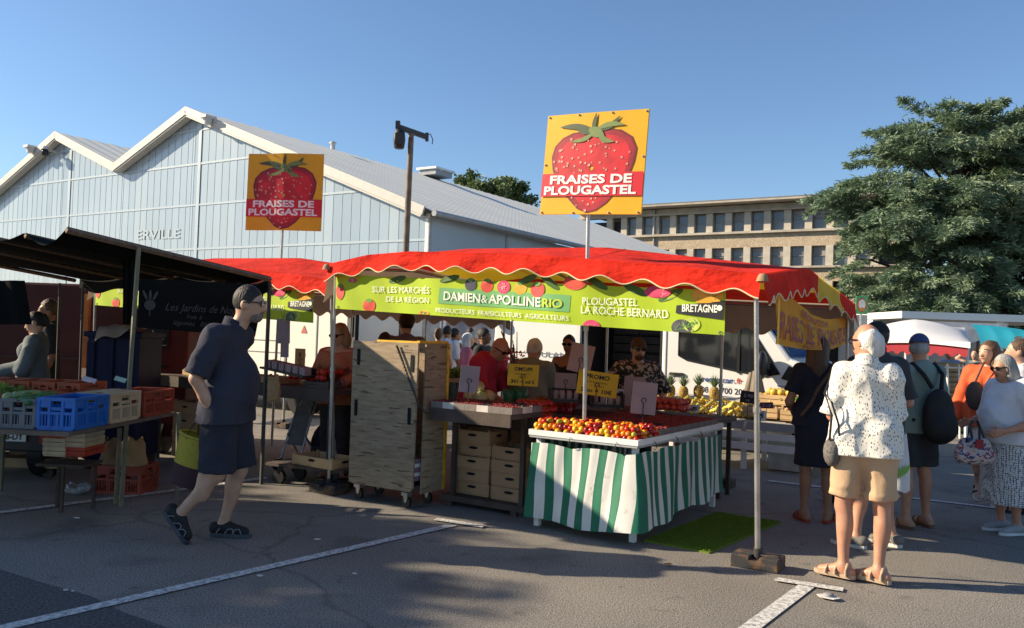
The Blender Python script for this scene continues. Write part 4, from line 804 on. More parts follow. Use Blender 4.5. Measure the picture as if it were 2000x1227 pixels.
# ---------------- produce templates (made once, first use moves the template itself)
class Kind:
    def __init__(s, name, mk): s.name = name; s.mk = mk; s.t = None; s.used = False
    def put(s, loc, label, cat, group, rz=None, sc=1.0, tilt=True):
        if s.t is None: s.t = s.mk(); s.t.name = s.name
        if not s.used: o = s.t; s.used = True
        else: o = dup(s.t, (0, 0, 0))
        o.location = loc; e = (rnd.uniform(-.5, .5), rnd.uniform(-.5, .5), rnd.uniform(0, 6.28)) if tilt else (0, 0, rz or 0.0)
        o.rotation_euler = e; o.scale = (sc,)*3; return tag(o, label, cat, group)
def ball(name, r, m, stem=None, n=10, k=7, lumps=0):
    def mk():
        mb = MB(); mb.sph((0, 0, 0), r, n, k)
        if lumps:
            for i in range(len(mb.v)):
                p = Vector(mb.v[i]); a = math.atan2(p.y, p.x); f = 1-lumps*(.5+.5*math.cos(a*8))*math.hypot(p.x, p.y)/max(r if not hasattr(r, '__len__') else r[0], 1e-6); mb.v[i] = tuple(p*f)
        if stem:
            rr = r if not hasattr(r, '__len__') else r[2]; o = mb.top(name, m, '', 'x'); st = MB()
            for i in range(5): a = i*1.256; st.slab([Vector((0, 0, rr*.97)), Vector((rr*.5*math.cos(a-.25), rr*.5*math.sin(a-.25), rr*.9)), Vector((rr*.75*math.cos(a), rr*.75*math.sin(a), rr*.86)), Vector((rr*.5*math.cos(a+.25), rr*.5*math.sin(a+.25), rr*.9))], Z, rr*.05)
            st.build('stalk', stem, o); return o
        return mb.top(name, m, '', 'x')
    return Kind(name, mk)
gl = dict(rough=.25, spec=.5)
STALK = M('stalk_green', (.06, .13, .03), .7)
CT = [ball('cherry_tomato', .021, mat('cherry_red', (.50, .020, .010), .22, .2, 20), None, 8, 6), ball('cherry_tomato', .021, mat('cherry_orange', (.72, .20, .012), .22, .15, 20), None, 8, 6), ball('cherry_tomato', .022, mat('cherry_yellow', (.75, .42, .025), .22, .15, 20), None, 8, 6), ball('cherry_tomato', (.019, .019, .024), mat('cherry_dark', (.28, .02, .02), .22, .25, 20), None, 8, 6), ball('cherry_tomato', .019, mat('cherry_green', (.36, .36, .03), .22, .25, 20), None, 8, 6)]
TOM = ball('tomato', (.042, .042, .036), mat('tomato_red', (.50, .028, .016), .2, .2, 8), STALK, 12, 8, .06)
ORG_ = ball('orange', .042, mat('orange_skin', (.74, .22, .012), .4, .08, 40, .35, 220), None, 12, 8); LEM = ball('lemon', (.032, .032, .042), mat('lemon_skin', (.76, .50, .03), .4, .08, 20, .2, 150), None, 10, 8); LIM = ball('lime', (.029, .029, .034), mat('lime_skin', (.12, .26, .02), .35, .25, 14), None, 10, 8)
KIW = ball('kiwi_fruit', (.026, .026, .034), mat('kiwi_skin', (.24, .155, .055), .8, .2, 30, .4, 200), None, 9, 7); MEL = ball('melon', .068, mat('melon_skin', (.52, .47, .22), .7, .18, 12, .4, 60), STALK, 14, 10, .07); GIN = ball('ginger_root', (.05, .025, .022), mat('ginger_skin', (.45, .30, .15), .8, .2, 20), None, 7, 5)
PEP = ball('red_pepper', (.034, .034, .05), mat('pepper_red', (.36, .012, .016), .2, .2, 10), STALK, 10, 7, .12); PLUM = ball('plum', (.022, .022, .025), mat('plum_skin', (.05, .012, .03), .35, .3, 20), None, 8, 6)
GRE = ball('grapefruit', .05, mat('grapefruit_skin', (.62, .40, .06), .4, .12, 20, .2, 150), None, 12, 8)
def mk_banana():
    t = thing('banana_bunch', '', 'x', (0, 0, 0)); y = mat('banana_skin', (.68, .46, .05), .45, .14, 20, col2=(.74, .56, .12)); 
    for i in range(5):
        mb = MB(); a0 = (i-2)*.2; pts = []
        for k in range(8): f = k/7; th = -.2+1.5*f; x = .105*math.sin(th); z = .105*(1-math.cos(th)); pts.append(Vector((.02*i-.04+math.sin(a0)*.11*f, x*1.15-.05, .06-z*.85+.012*abs(i-2)*-1)))
        mb.tube(pts, [.008, .014, .019, .021, .021, .019, .013, .006], 7); mb.build('banana', y, t)
    mb = MB(); mb.tube([(0, -.09, .075), (0, -.055, .065), (0, -.04, .06)], [.016, .02, .022], 7); mb.build('crown', M('banana_stem', (.35, .33, .1), .7), t); return t
BAN = Kind('banana_bunch', mk_banana)
def mk_pine():
    mb = MB(); n = 16; pr = [(.02, 0), (.05, .01), (.066, .05), (.07, .09), (.064, .135), (.045, .17), (.015, .178)]; mb.lathe(pr, (0, 0, 0), n); m = mat('pineapple_skin', (.46, .27, .055), .75, .3, 50, 1.0, 70, col2=(.30, .24, .06)); pattern(m, 'spots', (.16, .085, .03), 48, .42, (1, 1, .8), .2); t = mb.top('pineapple', m, '', 'x'); lv = MB()
    for i in range(34):
        a = i*2.4; f = i/34; d = Vector((math.cos(a), math.sin(a), 0)); b = Vector((0, 0, .172))+d*.018*(1-f); L_ = .11+.1*f; sp = (.75-.62*f); s = Vector((-d.y, d.x, 0)); pts = [b, b+d*L_*sp*.5+Z*L_*.5, b+d*L_*sp+Z*L_*(.95-.2*sp)]
        lv.add([pts[0]-s*.009, pts[0]+s*.009, pts[1]+s*.008, pts[2], pts[1]-s*.008], [(0, 1, 2, 3, 4)])
    lv.build('leaf_crown', mat('pineapple_leaf', (.10, .16, .07), .6, .3, 20), t); return t
PIN = Kind('pineapple', mk_pine)
# ---------------- crates
def wood_crate(name, label, loc, rz, L=.50, Wd=.32, H=.15, m=None, group=None, slots=False):
    t = thing(name, label, 'crate', loc, group, 0.0); ORG[t.name] = Vector((0, 0, 0)); m = m or WOOD; t.rotation_euler.z = rz; th = .009
    mb = MB(); mb.box((0, 0, .006), (L-.01, Wd-.01, .01)); mb.build('bottom', m, t)
    for s in (1, -1):
        k = 2 if not slots else 1; h = H/k
        mb = MB()
        for i in range(k): mb.box((0, s*(Wd/2-th/2), .012+h*(i+.5)), (L-2*th-.002, th, h*(.86 if k > 1 else .98)))
        if slots: mb.slab(disc((0, s*(Wd/2+.002*1), .012+H*.62), Vector((1, 0, 0)), Z, .05, .013, 12), Vector((0, s, 0)), .002, 1)
        mb.build('side_board', [m, M('void_black', (.004, .004, .004), .9)], t)
        mb = MB()
        for i in range(k): mb.box((s*(L/2-th/2), 0, .012+h*(i+.5)), (th, Wd, h*(.86 if k > 1 else .98)))
        if slots: mb.slab(disc((s*(L/2+.002), 0, .012+H*.62), Vector((0, 1, 0)), Z, .045, .013, 12), Vector((s, 0, 0)), .002, 1)
        mb.build('end_board', [m, M('void_black', (.004, .004, .004), .9)], t)
        for r in (1, -1): mb = MB(); mb.box((s*(L/2-th-.012), r*(Wd/2-th-.012), .015+H*.56), (.022, .022, H*1.1)); mb.build('corner_post', m, t)
    return t
def plastic_crate(label, loc, rz, m, L=.6, Wd=.4, H=.24, group=None, name='plastic_crate'):
    t = thing(name, label, 'crate', loc, group); ORG[t.name] = Vector((0, 0, 0)); t.rotation_euler.z = rz
    mb = MB(); mb.box((0, 0, .01), (L-.03, Wd-.03, .012)); mb.build('bottom', m, t)
    def wall(c, ax, ln):
        mb = MB(); n = Vector((-ax.y, ax.x, 0)); hh = H
        mb.box(c+Z*(hh-.012), (ln, .026, .024), (ax, n, Z)); mb.box(c+Z*.015, (ln-.03, .014, .03), (ax, n, Z)); mb.box(c+Z*(hh*.52), (ln-.02, .018, .02), (ax, n, Z))
        mb.box(c+Z*(hh*.84)-ax*(ln*.31), (ln*.36, .01, hh*.3), (ax, n, Z)); mb.box(c+Z*(hh*.84)+ax*(ln*.31), (ln*.36, .01, hh*.3), (ax, n, Z)); mb.box(c+Z*(hh*.66), (ln*.3, .01, hh*.1), (ax, n, Z))
        k = int(ln/.026)
        for i in range(k+1):
            x = -ln/2+.02+(ln-.04)*i/k
            big = i in (0, k) or i % 6 == 0
            mb.box(c+ax*x+Z*(hh*.27), (.022 if big else .008, .016 if big else .009, hh*.5), (ax, n, Z))
        for s in (1, -1): mb.box(c+ax*s*(ln/2-.012)+Z*hh/2, (.024, .022, hh-.03), (ax, n, Z)); mb.box(c+ax*s*(ln*.17)+Z*hh*.5, (.02, .022, hh-.03), (ax, n, Z))
        return mb
    X, Y = Vector((1, 0, 0)), Vector((0, 1, 0))
    for s in (1, -1): wall(Y*s*(Wd/2-.012), X, L).build('side', m, t); wall(X*s*(L/2-.012), Y, Wd-.03).build('end', m, t)
    return t
# ---------------- price signs
def price_sign(label, px, py, wpx, hpx, Y, m, yaw=0.0, tilt=0.0, roll=0.0, lines=(), stick=None, mirror=False, cat='price sign', ink=None, group=None, bias=0):
    c = at(px, py, Y); s = Y/1650; w, h = wpx*s/math.cos(yaw), hpx*s/math.cos(tilt); t = thing('price_sign', label, cat, c, group); Rm = Matrix.Rotation(yaw, 3, 'Z') @ Matrix.Rotation(tilt, 3, 'X') @ Matrix.Rotation(roll, 3, 'Y')
    x, y, z = Rm @ Vector((1, 0, 0)), Rm @ Vector((0, 0, 1)), Rm @ Vector((0, -1, 0)); mb = MB(); mb.slab([c-x*w/2-y*h/2, c+x*w/2-y*h/2, c+x*w/2+y*h/2, c-x*w/2+y*h/2], -z, .004); mb.build('board', m, t)
    if lines:
        mb = MB()
        for s_, a, b, yy, hh, bo in lines: text(mb, s_, c+x*w*(a-.5)+y*h*(yy-.5)+z*.002, c+x*w*(b-.5)+y*h*(yy-.5)+z*.002, y*h*hh, bo, mirror=mirror)
        mb.build('lettering', ink or M('ink_black', (.01, .01, .012), .6), t)
    if stick:
        mb = MB(); b = c-y*h*.25+z*.006; b0 = c-y*h*.06+z*.006; mb.tube([b0+x*.02*math.cos(a)+y*.02*math.sin(a) for a in np.linspace(-.8, 4.6, 9)]+[b, c-y*h*.5+z*.01, Vector((c.x, c.y, stick))], .0035, 5); mb.build('wire_stand', WIRE, t)
    return t
YP = mat('yellow_card', (.62, .40, .025), .7, .08, 3, trans=.2); PURP = mat('mauve_slate', (.30, .225, .235), .75, .1, 5)
PROMO = (('PROMO', .2, .78, .70, .17, .03), ('2 Framboises', .22, .74, .52, .085, 0), ('+ 1 Mûre', .34, .66, .37, .085, 0), ('3 bo = 10€', .1, .88, .12, .16, .025))
price_sign('yellow PROMO card facing the camera above the berry trays', 1167, 750, 78, 47, 7.45, YP, -.12, .1, .11, PROMO, .9)
price_sign('yellow PROMO card seen from the back with mirrored letters', 1022, 733, 60, 42, 7.6, YP, .1, .1, .03, PROMO, .92, True)
price_sign('mauve card back on a wire left of the bald man', 917, 741, 37, 52, 7.35, PURP, .15, .12, .06, (), .9)
price_sign('tilted pinkish card back before the woman in sunglasses', 1135, 700, 46, 56, 8.0, mat('pink_card', (.42, .28, .25), .75, .08, 5), .1, .0, .20, (), .95)
price_sign('small brown card back left of the yellow front card', 1105, 744, 42, 30, 8.05, SLATE, .0, .1, .02, (), .95)
price_sign('mauve card back with a wire hook standing in the berry trays', 1258, 778, 48, 63, 7.15, PURP, -.1, .12, .06, (), .85)
price_sign('mauve card back half hidden behind the hooked card', 1238, 765, 40, 58, 8.0, SLATE, .0, .1, .03, (), .9)
WHC = M('white_card', (.72, .70, .70), .7, .06)
price_sign('white bagged price card among the pink tomatoes', 1213, 768, 20, 16, 8.3, WHC, 0, .1, 0, (('2€', .3, .7, .3, .4, .02),), .86)
price_sign('white price card lying over the bananas', 1354, 798, 23, 14, 10.2, WHC, 0, .3, 0, (('3,50', .2, .8, .25, .5, .02),), .7)
price_sign('white price card before the crate of limes', 1486, 812, 22, 20, 9.95, WHC, 0, .1, .05, (('4€', .25, .75, .3, .5, .02),), .65)
price_sign('black slate with chalk writing above the kiwi crate', 1461, 776, 30, 24, 10.1, M('chalkboard', (.03, .022, .026), .8), 0, .05, .1, (('2,90', .2, .8, .5, .25, 0), ('kg', .4, .6, .2, .18, 0)), .7, ink=M('chalk', (.6, .5, .55), .9))
price_sign('long mauve chalk label above the limes', 1497, 792, 26, 12, 10.0, M('mauve_label', (.14, .04, .08), .8), 0, .05, -.03, (('3,50', .2, .8, .3, .4, 0),), .7, ink=M('chalk', (.6, .5, .55), .9))
price_sign('brown kraft price card with a handwritten 8 behind the tomatoes', 586, 700, 20, 38, 9.6, mat('kraft_card', (.55, .36, .16), .8, .1), 0, .1, .02, (('8', .35, .6, .6, .2, .01),), .95)
t = price_sign('long mauve card hanging on a string under the farther banner', 554, 647, 23, 48, 8.7, PURP, .3, 0, -.03); mb = MB(); a = at(553, 624, 8.7); mb.tube([at(548, 605, 8.7), a], .002, 4); mb.tube([at(557, 605, 8.7), a], .002, 4); mb.build('string', WIRE, t)
t = price_sign('shorter mauve card hanging below the long mauve card', 556, 680, 15, 36, 8.68, PURP, .3, 0, -.02); mb = MB(); mb.tube([at(549, 662, 8.68), at(547, 720, 8.68)], .002, 4); mb.build('string', WIRE, t)
# ---------------- tomatoes and berry punnets on the striped table
PUNM = mat('grey_paper_punnet', (.20, .17, .15), .85, .15, 20); PAP = M('pale_punnet', (.55, .5, .45), .8)
RASP = mat('raspberry_mix', (.34, .022, .025), .6, .5, 30, .3, 200, col2=(.12, .022, .014)); BLK_ = mat('blackberry_mix', (.022, .010, .016), .4, .4, 40, .2, 200)
def mk_punnet(m, edge):
    def mk():
        t = thing('berry_punnet', '', 'x', (0, 0, 0)); mb = MB(); a, b, h = .125, .155, .055
        for s in (1, -1): mb.box((s*a/2, 0, h/2), (.006, b, h)); mb.box((0, s*b/2, h/2), (a-.006, .006, h))
        mb.box((0, 0, .003), (a-.008, b-.008, .005)); mb.build('tray', edge, t); mb = MB(); r = random.Random(9)
        for i in range(6):
            for j in range(7): mb.sph((-.05+.02*i+r.uniform(-.004, .004), -.063+.021*j+r.uniform(-.004, .004), h-.006+r.uniform(-.006, .009)), r.uniform(.0105, .0135), 6, 5)
        mb.build('berries', m, t); return t
    return mk
PR = Kind('berry_punnet', mk_punnet(RASP, PUNM)); PB = Kind('berry_punnet', mk_punnet(BLK_, PAP))
def tb(a, b, z=0.0): p = mid-U*a+V*b; return Vector((p.x, p.y, TZ+.002+z))
names = ['red', 'orange', 'yellow', 'dark red', 'green yellow']
tom_n = 0
for layer in range(3):
    for bi in range(10):
        for ai in range(20):
            a = .02+.0465*ai+rnd.uniform(-.007, .007)+.022*(layer % 2); b = .03+.045*bi+rnd.uniform(-.006, .006)+.015*(layer % 2)
            lim = .50-.17*(a/.93)
            if b > lim+rnd.uniform(-.02, .02): continue
            if layer == 2 and ((a*6.2) % 1 < .25 or b < .05): continue
            if layer == 0 and (b > .06 and a > .05): continue
            if rnd.random() < (.06 if layer == 1 else .30): continue
            blk = int(a/.16)+3*int(b/.16); k = rnd.choices(range(5), [[5, 2, 1, 2, .3], [2, 4, 4, .5, 1], [4, 1, 1, 4, .2], [2, 3, 2, 1, 1]][blk % 4])[0]
            if tom_n > 296: continue
            tom_n += 1; CT[k].put(tb(a, b, .021+.034*layer), 'small %s cherry tomato in the heap along the striped table edge' % names[k], 'tomato', '%s cherry tomatoes on the striped table' % names[k], sc=1.22)
for bi in range(11):
    for ai in range(7):
        a = .075+.131*ai; b = .54+.158*bi-(.1 if a > .5 else .0)
        if b > 1.9 or b < .52-.12*a/.93+.0: continue
        kd = rnd.random() < .8
        (PR if kd else PB).put(tb(a, min(b, 1.87), .01), 'grey punnet of dark red raspberries in the rows on the striped table' if kd else 'pale punnet of blackberries among the raspberry rows on the striped table', 'punnet', 'raspberry punnets' if kd else 'blackberry punnets', UR, 1, False)
# ---------------- counters of the main stall
def counter(label, u0, u1, v0, v1, z, m, skirtm=None, loc=None, legs=True):
    t = thing('market_counter', label, 'counter', uv((u0+u1)/2, (v0+v1)/2)); mb = MB(); mb.box(uv((u0+u1)/2, (v0+v1)/2, z-.02), (u1-u0, v1-v0, .04), (U, V, Z)); mb.build('tabletop', m, t); mb = MB(); mb.box(uv((u0+u1)/2, v0-.01, z-.05), (u1-u0, .018, .11), (U, V, Z)); mb.build('front_board', m, t)
    for a in (u0+.06, u1-.06):
        for b in (v0+.30, v1-.06): mb = MB(); mb.box(uv(a, b, (z-.04)/2), (.04, .04, z-.04), (U, V, Z)); mb.build('leg', DKW, t)
    if skirtm:
        mb = MB(); L_ = u1-u0; mb.grid(lambda s, q: uv(u0+.05+(L_-.1)*s, v1-.25+.02*math.sin(s*L_*20), (z-.12)*(1-q)+.12), int(L_*40), 4, mf=lambda s, q: 0 if (s*L_/.085) % 2 < 1 else 1); mb.build('striped_skirt', [SG, SW], t)
    return t
counter('dark counter of berry punnets right of the plywood cart', 1.2, 2.06, .12, .62, .90, DKW)
counter('low counter heaped with tomatoes behind the berry punnets', 1.1, 2.06, .72, 1.55, .80, DKW)
counter('rear counter with melons and pink tomatoes in the main stall', .9, 3.1, 2.2, 2.85, .80, DKW)
for j in range(3):
    for i in range(7): 
        kd = (i+j) % 3 != 1; (PR if kd else PB).put(uv(1.27+.122*i, .2+.16*j, .905), 'grey punnet of dark red raspberries on the counter right of the cart' if kd else 'pale punnet of blackberries on the counter right of the cart', 'punnet', 'raspberry punnets on the counter' if kd else 'blackberry punnets on the counter', UR, 1, False)
pk = mat('tomato_pink', (.58, .09, .07), .3, .2, 8); TOP_ = ball('tomato', (.04, .04, .034), pk, STALK, 12, 8, .06)
def heap(kind, u0, u1, v0, v1, z, n, label, cat, group, r, layers=3):
    cells = []
    for l in range(layers):
        s = r*1.9; nu = max(1, int((u1-u0)/s)-l); nv = max(1, int((v1-v0)/s)-l)
        for i in range(nu):
            for k in range(nv): cells.append((u0+(l+1)*s/2+i*s+rnd.uniform(-.2, .2)*r, v0+(l+1)*s/2+k*s+rnd.uniform(-.2, .2)*r, z+r*.85+l*r*1.35))
    cells.sort(key=lambda c: (-c[2]+c[1]*.25)); 
    for u, v, zz in cells[:n]: kind.put(uv(u, v, zz), label, cat, group, sc=rnd.uniform(.9, 1.1))
heap(TOM, 1.55, 2.05, .76, 1.2, .80, 44, 'red tomato in the heap behind the berry punnets', 'tomato', 'red tomato heap', .04)
heap(PEP, 1.5, 2.05, 1.2, 1.55, .80, 26, 'dark red pepper in the heap beside the tomatoes', 'pepper', 'red peppers', .036)
heap(TOP_, 1.95, 2.8, 2.22, 2.7, .80, 60, 'pale red tomato in the rear counter heap', 'tomato', 'pale red tomatoes', .04)
heap(MEL, .92, 1.35, .78, 1.3, .80, 13, 'round ribbed yellow melon piled right of the cart', 'melon', 'melons', .07)
for i, (x, y) in enumerate(((995, 772), (1017, 770))):
    c = at(x, y, 8.3); mb = MB(); mb.lathe([(.05, -.09), (.062, -.02), (.07, .06), (.062, .06), (.052, -.05)], c, 16); mb.top('green_bucket', M('bucket_green', (.02, .13, .05), .35), ('left' if i == 0 else 'right')+'most of the two dark green buckets before the grey haired man', 'bucket', c-Z*.09, 'green buckets')
# black tray stand with jars under the cards
for k, (x, y, w) in enumerate(((1105, 772, 58), (1185, 782, 62))):
    c = at(x, y, 8.0); t = thing('jar_rack', 'black rack of small pots under the brown card' if k == 0 else 'black rack of small pots under the yellow front card', 'rack', c-Z*.06); s = 8/1650*w; mb = MB(); mb.box(c-Z*.05, (s, .16, .025)); mb.box(c+Z*.055+Vector((0, .07, 0)), (s, .015, .03)); mb.box(c-Vector((s/2, 0, 0)), (.014, .16, .13)); mb.box(c+Vector((s/2, 0, 0)), (.014, .16, .13)); mb.build('tray', BLKP, t)
    for i in range(4): mb = MB(); mb.lathe([(.0, -.037), (.026, -.037), (.028, .02), (.024, .03), (.025, .045), (0, .045)], c+Vector((-s*.36+s*.24*i, -.02, 0)), 10); mb.build('pot', SLATE, t)
mb = MB(); c = uv(1.72, .68, .82)
for i in range(4): pass
# cardboard boxes stacked under the counter
for col, (x, rows) in enumerate(((1.42, 5), (1.83, 4))):
    for r in range(rows):
        lab = ['brown carton with a slot handle, %s of the %s stack under the counter' % (['bottom', 'second', 'third', 'fourth', 'top'][r] if r < rows-1 else 'top', 'nearer left' if col == 0 else 'right hand')][0]
        wood_crate('carton', lab, uv(x+rnd.uniform(-.01, .01), .62+rnd.uniform(-.02, .02), .10+r*.118), UR+rnd.uniform(-.03, .03), .385, .3, .108, CARD, 'cartons under the counter', True)['category'] = 'carton'
mb = MB(); mb.box(uv(1.6, .62, .07), (.9, .5, .05), (U, V, Z)); 
for a in (1.25, 1.95): mb.box(uv(a, .62, .025), (.06, .5, .05), (U, V, Z))
mb.top('low_pallet', DKW, 'dark low pallet carrying the carton stacks under the counter', 'pallet', uv(1.6, .62))
# ================================================================ LEFT STALL UNDER THE DARK AWNING
DARK = mat('black_tarp', (.008, .009, .009), .9, .3, 2, .2, 60, spec=.08); BEAM = mat('brown_beam', (.17, .11, .07), .8, .3, 6, .3, 40, stretch=(4, 4, 1)); KH = mat('khaki_pole', (.15, .145, .09), .6, .25, 10)
K0 = Vector((-3.58, 6.75, 2.285)); K1 = at(528, 546, 8.44); dk = (K1-K0); aw = thing('dark_awning', 'black awning on brown beams over the vegetable stall at left', 'awning', (K0.x, K0.y, 0))
offs = [0, .64, 1.5, 2.4, 3.4]; hz_ = [0, -.02, .02, .02, 0]
mb = MB(); mb.tube([K0-dk*.005, K0+dk*.5, K1], .026, 4); mb.build('beam', BEAM, aw)
for o, h in list(zip(offs, hz_))[1:]:
    a = K0-U*o+Z*h; mb = MB(); mb.tube([a, a+dk*.98], .024, 4); mb.build('beam', BEAM, aw)
def aws(s, t):
    x = s*3.4; k = 0
    while k < 3 and x > offs[k+1]: k += 1
    f = (x-offs[k])/(offs[k+1]-offs[k]); sag = (.13 if k < 1 else .08)*math.sin(math.pi*f)*(1-.5*t)
    h = hz_[k]*(1-f)+hz_[k+1]*f
    return K0-U*x+dk*t+Z*(h+.03-sag)
mb = MB(); mb.grid(aws, 60, 20); mb.build('roof_cloth', DARK, aw)
mb = MB(); mb.grid(lambda s, t: aws(s, 1.0)+V*.01-Z*(.0+t*.13*(1+.15*math.sin(s*30))), 40, 3); mb.build('rear_valance', DARK, aw)
def post(px0, py0, px1, py1, Y, par=None, r=.02, m=None, z0=None):
    a = onz(px0, py0); b = at(px1, py1, a.y); mb = MB(); mb.box((a+b)/2, (r*2, r*2, (b-a).length), (U, V, Z)) if False else mb.tube([a, b], r*1.2, 4); return mb.build('post', m or KH, par)
post(236, 990, 271, 484, 0, aw, .017); post(510, 946, 527, 552, 0, aw, .017, M('dark_post', (.05, .05, .045), .6))
for x, yb, yt, Y in ((158, 735, 560, 9.3), (113, 720, 553, 9.6)): a = at(x, yb, Y); b = at(x+4, yt, Y); mb = MB(); mb.tube([Vector((a.x, a.y, 0)), b], .012, 6); mb.build('post', M('dark_post', (.05, .05, .045), .6), aw)
# black lettered cloth and drapes
cb = thing('black_stall_cloth', 'black stall cloth with faint white handwriting hung along the awning edge', 'banner', (K0+dk*.3).to_2d().to_3d()); C0 = Vector((-3.30, 7.22, 0)); CD = (Vector((-2.52, 8.42, 0))-C0).normalized(); CN = Vector((CD.y, -CD.x, 0))
cl = lambda px, py: onplane(px, py, C0, CN)
mb = MB(); A, B, Cc, D_ = cl(272, 545), cl(520, 556), cl(500, 658), cl(268, 640)
mb.grid(lambda s, t: (D_*(1-s)+Cc*s)*(1-t)+(A*(1-s)+B*s)*t+CN*.012*math.sin(s*11), 24, 6); mb.build('cloth', DARK, cb)
mb = MB(); F = M('faint_chalk', (.07, .07, .07), .9)
for s, x0, y0, x1, y1, hh in (('Les Jardins de Noguel', 320, 606, 478, 615, 15), ('Fruits  &', 362, 622, 392, 624, 8), ('légumes   BIO   ici', 335, 634, 430, 640, 9)): text(mb, s, cl(x0, y0)+CN*.02, cl(x1, y1)+CN*.02, Z*hh*7.6/1650, 0, .35)
mb.build('lettering', F, cb); mb = MB(); c = cl(290, 596)+CN*.02; q = disc(c, CD, Z, .055, .045, 14); mb.add(q, [tuple(range(14))]); mb.tube([c-Z*.04, c-Z*.09], .006, 4)
for a in (-.5, 0, .5): mb.add([p for p in disc(c+Z*.085+CD*a*.1, (CD*math.sin(a)+Z*math.cos(a)), (CD*math.cos(a)-Z*math.sin(a)), .05, .014, 8)], [tuple(range(8))])
mb.build('turnip_emblem', F, cb)
for i, (x0, x1, y0, y1, Y, l) in enumerate(((240, 264, 490, 634, 7.5, 'narrow black drape hanging behind the near khaki post'), (-40, 60, 548, 634, 7.6, 'black cloth hanging at the left edge above the vegetable table'))):
    mb = MB(); mb.grid(lambda s, t: at(x0+(x1-x0)*s-(14*t if i else 0), y1+(y0-y1)*t, Y)+Vector((0, .02*math.sin(s*14), 0)), 12, 6); mb.top('black_drape', DARK, l, 'drape', at((x0+x1)/2, y1, Y))
# ---------------- table with crates
TZL = .765; TD = Vector((.06, 1, 0)).normalized(); TN = Vector((-TD.y*1, TD.x, 0))   # TN points left
r0 = Vector((-3.13, 6.05, 0)); r1 = Vector((-3.035, 7.72, 0))
vt = thing('vegetable_table', 'trestle table under the dark awning carrying plastic vegetable crates', 'table', (r0+r1)/2)
mb = MB(); mb.slab([r0+Z*(TZL-.03), r1+Z*(TZL-.03), r1+TN*1.7+Z*(TZL-.03), r0+TN*1.7+Z*(TZL-.03)], Z, .03); mb.build('tabletop', mat('table_board', (.13, .095, .07), .8, .25, 5, .2, 30), vt)
mb = MB(); mb.slab([r0+TD*.95+TN*.62+Z*.86, r1-TD*.05+TN*.62+Z*.90, r1-TD*.05+TN*1.7+Z*.90, r0+TD*.95+TN*1.7+Z*.86], Z, .025); mb.slab([r0+TD*1.0+TN*.64+Z*TZL, r1-TD*.1+TN*.64+Z*TZL, r1-TD*.1+TN*.68+Z*TZL, r0+TD*1.0+TN*.68+Z*TZL], Z, .1); mb.build('raised_shelf', DKW, vt)
for x, y, xt in ((345, 970, 349), (226, 985, 234)): a = onz(x, y); b = at(xt, 806 if x > 300 else 836, a.y); mb = MB(); mb.tube([a, b], .02, 4); mb.build('leg', KH, vt)
for p in (r0+TN*1.55+TD*.1, r1+TN*1.55-TD*.1): mb = MB(); mb.box(p+Z*(TZL-.03)/2, (.035, .035, TZL-.03)); mb.build('leg', KH, vt)
tz = math.atan2(TD.y, TD.x)-math.pi/2
PBL = mat('crate_blue', (.012, .13, .46), .4, .12, 6); PGR = mat('crate_grey', (.13, .145, .16), .5, .12, 6); PBG = mat('crate_beige', (.50, .40, .26), .55, .12, 6); PRD = mat('crate_red', (.27, .045, .022), .5, .18, 6); PRB = mat('crate_rust', (.36, .075, .026), .55, .2, 6)
def tl(d, n, z=0): p = r0+TD*d+TN*n; return Vector((p.x, p.y, TZL+.002+z))
plastic_crate('bright blue plastic crate at the front corner of the vegetable table', tl(.30, .15), tz, PBL, .29, .46, .235)
plastic_crate('beige plastic crate right behind the blue crate', tl(.79, .15), tz, PBG, .29, .48, .235)
plastic_crate('red plastic crate at the far end of the table by the khaki post', tl(1.36, .17), tz, PRD, .33, .56, .215)
plastic_crate('grey plastic crate of cucumbers left of the blue crate', tl(.32, .45), tz, PGR, .28, .46, .215)
plastic_crate('dark red plastic crate at the left edge left of the grey crate', tl(.36, .85), tz, PRD, .46, .5, .20)
g = 'rust coloured crates on the raised shelf'
lab = ['first', 'second', 'third', 'fourth', 'fifth', 'sixth']
for i, n in enumerate((.62, .84, 1.06, 1.28, 1.50, 1.72)): plastic_crate('rust brown crate on the raised shelf, %s from the right in its row' % lab[i], tl(1.18, n-.02, .125), tz, PRB, .20, .42, .15, g)
plastic_crate('tall rust brown crate left of the beige crate on the table', tl(.80, .46), tz, PRB, .28, .46, .235)
plastic_crate('black plastic crate behind the dark red crate at the left edge', tl(.86, .78), tz, BLKP, .30, .44, .2)
CUC = ball('cucumber', (.024, .13, .024), mat('cucumber_skin', (.06, .17, .045), .4, .3, 20), None, 8, 7); COUR = ball('pale_squash', (.035, .12, .035), mat('squash_skin', (.28, .36, .14), .45, .2, 14), None, 9, 7)
for i in range(7): CUC.put(tl(.14+.05*i, .37+.05*(i % 4), .19+.02*(i % 3)), 'dark green cucumber lying in the grey crate', 'cucumber', 'cucumbers', tilt=False, rz=rnd.uniform(-.3, .3))
for i in range(4): COUR.put(tl(.2+.09*i, .60, .215), 'pale green squash lying at the left rim of the grey crate', 'squash', 'pale squashes', tilt=False, rz=rnd.uniform(-.5, .5))
LET = leaf_mat('lettuce_leaf', (.17, .26, .04), (.33, .42, .10), 20)
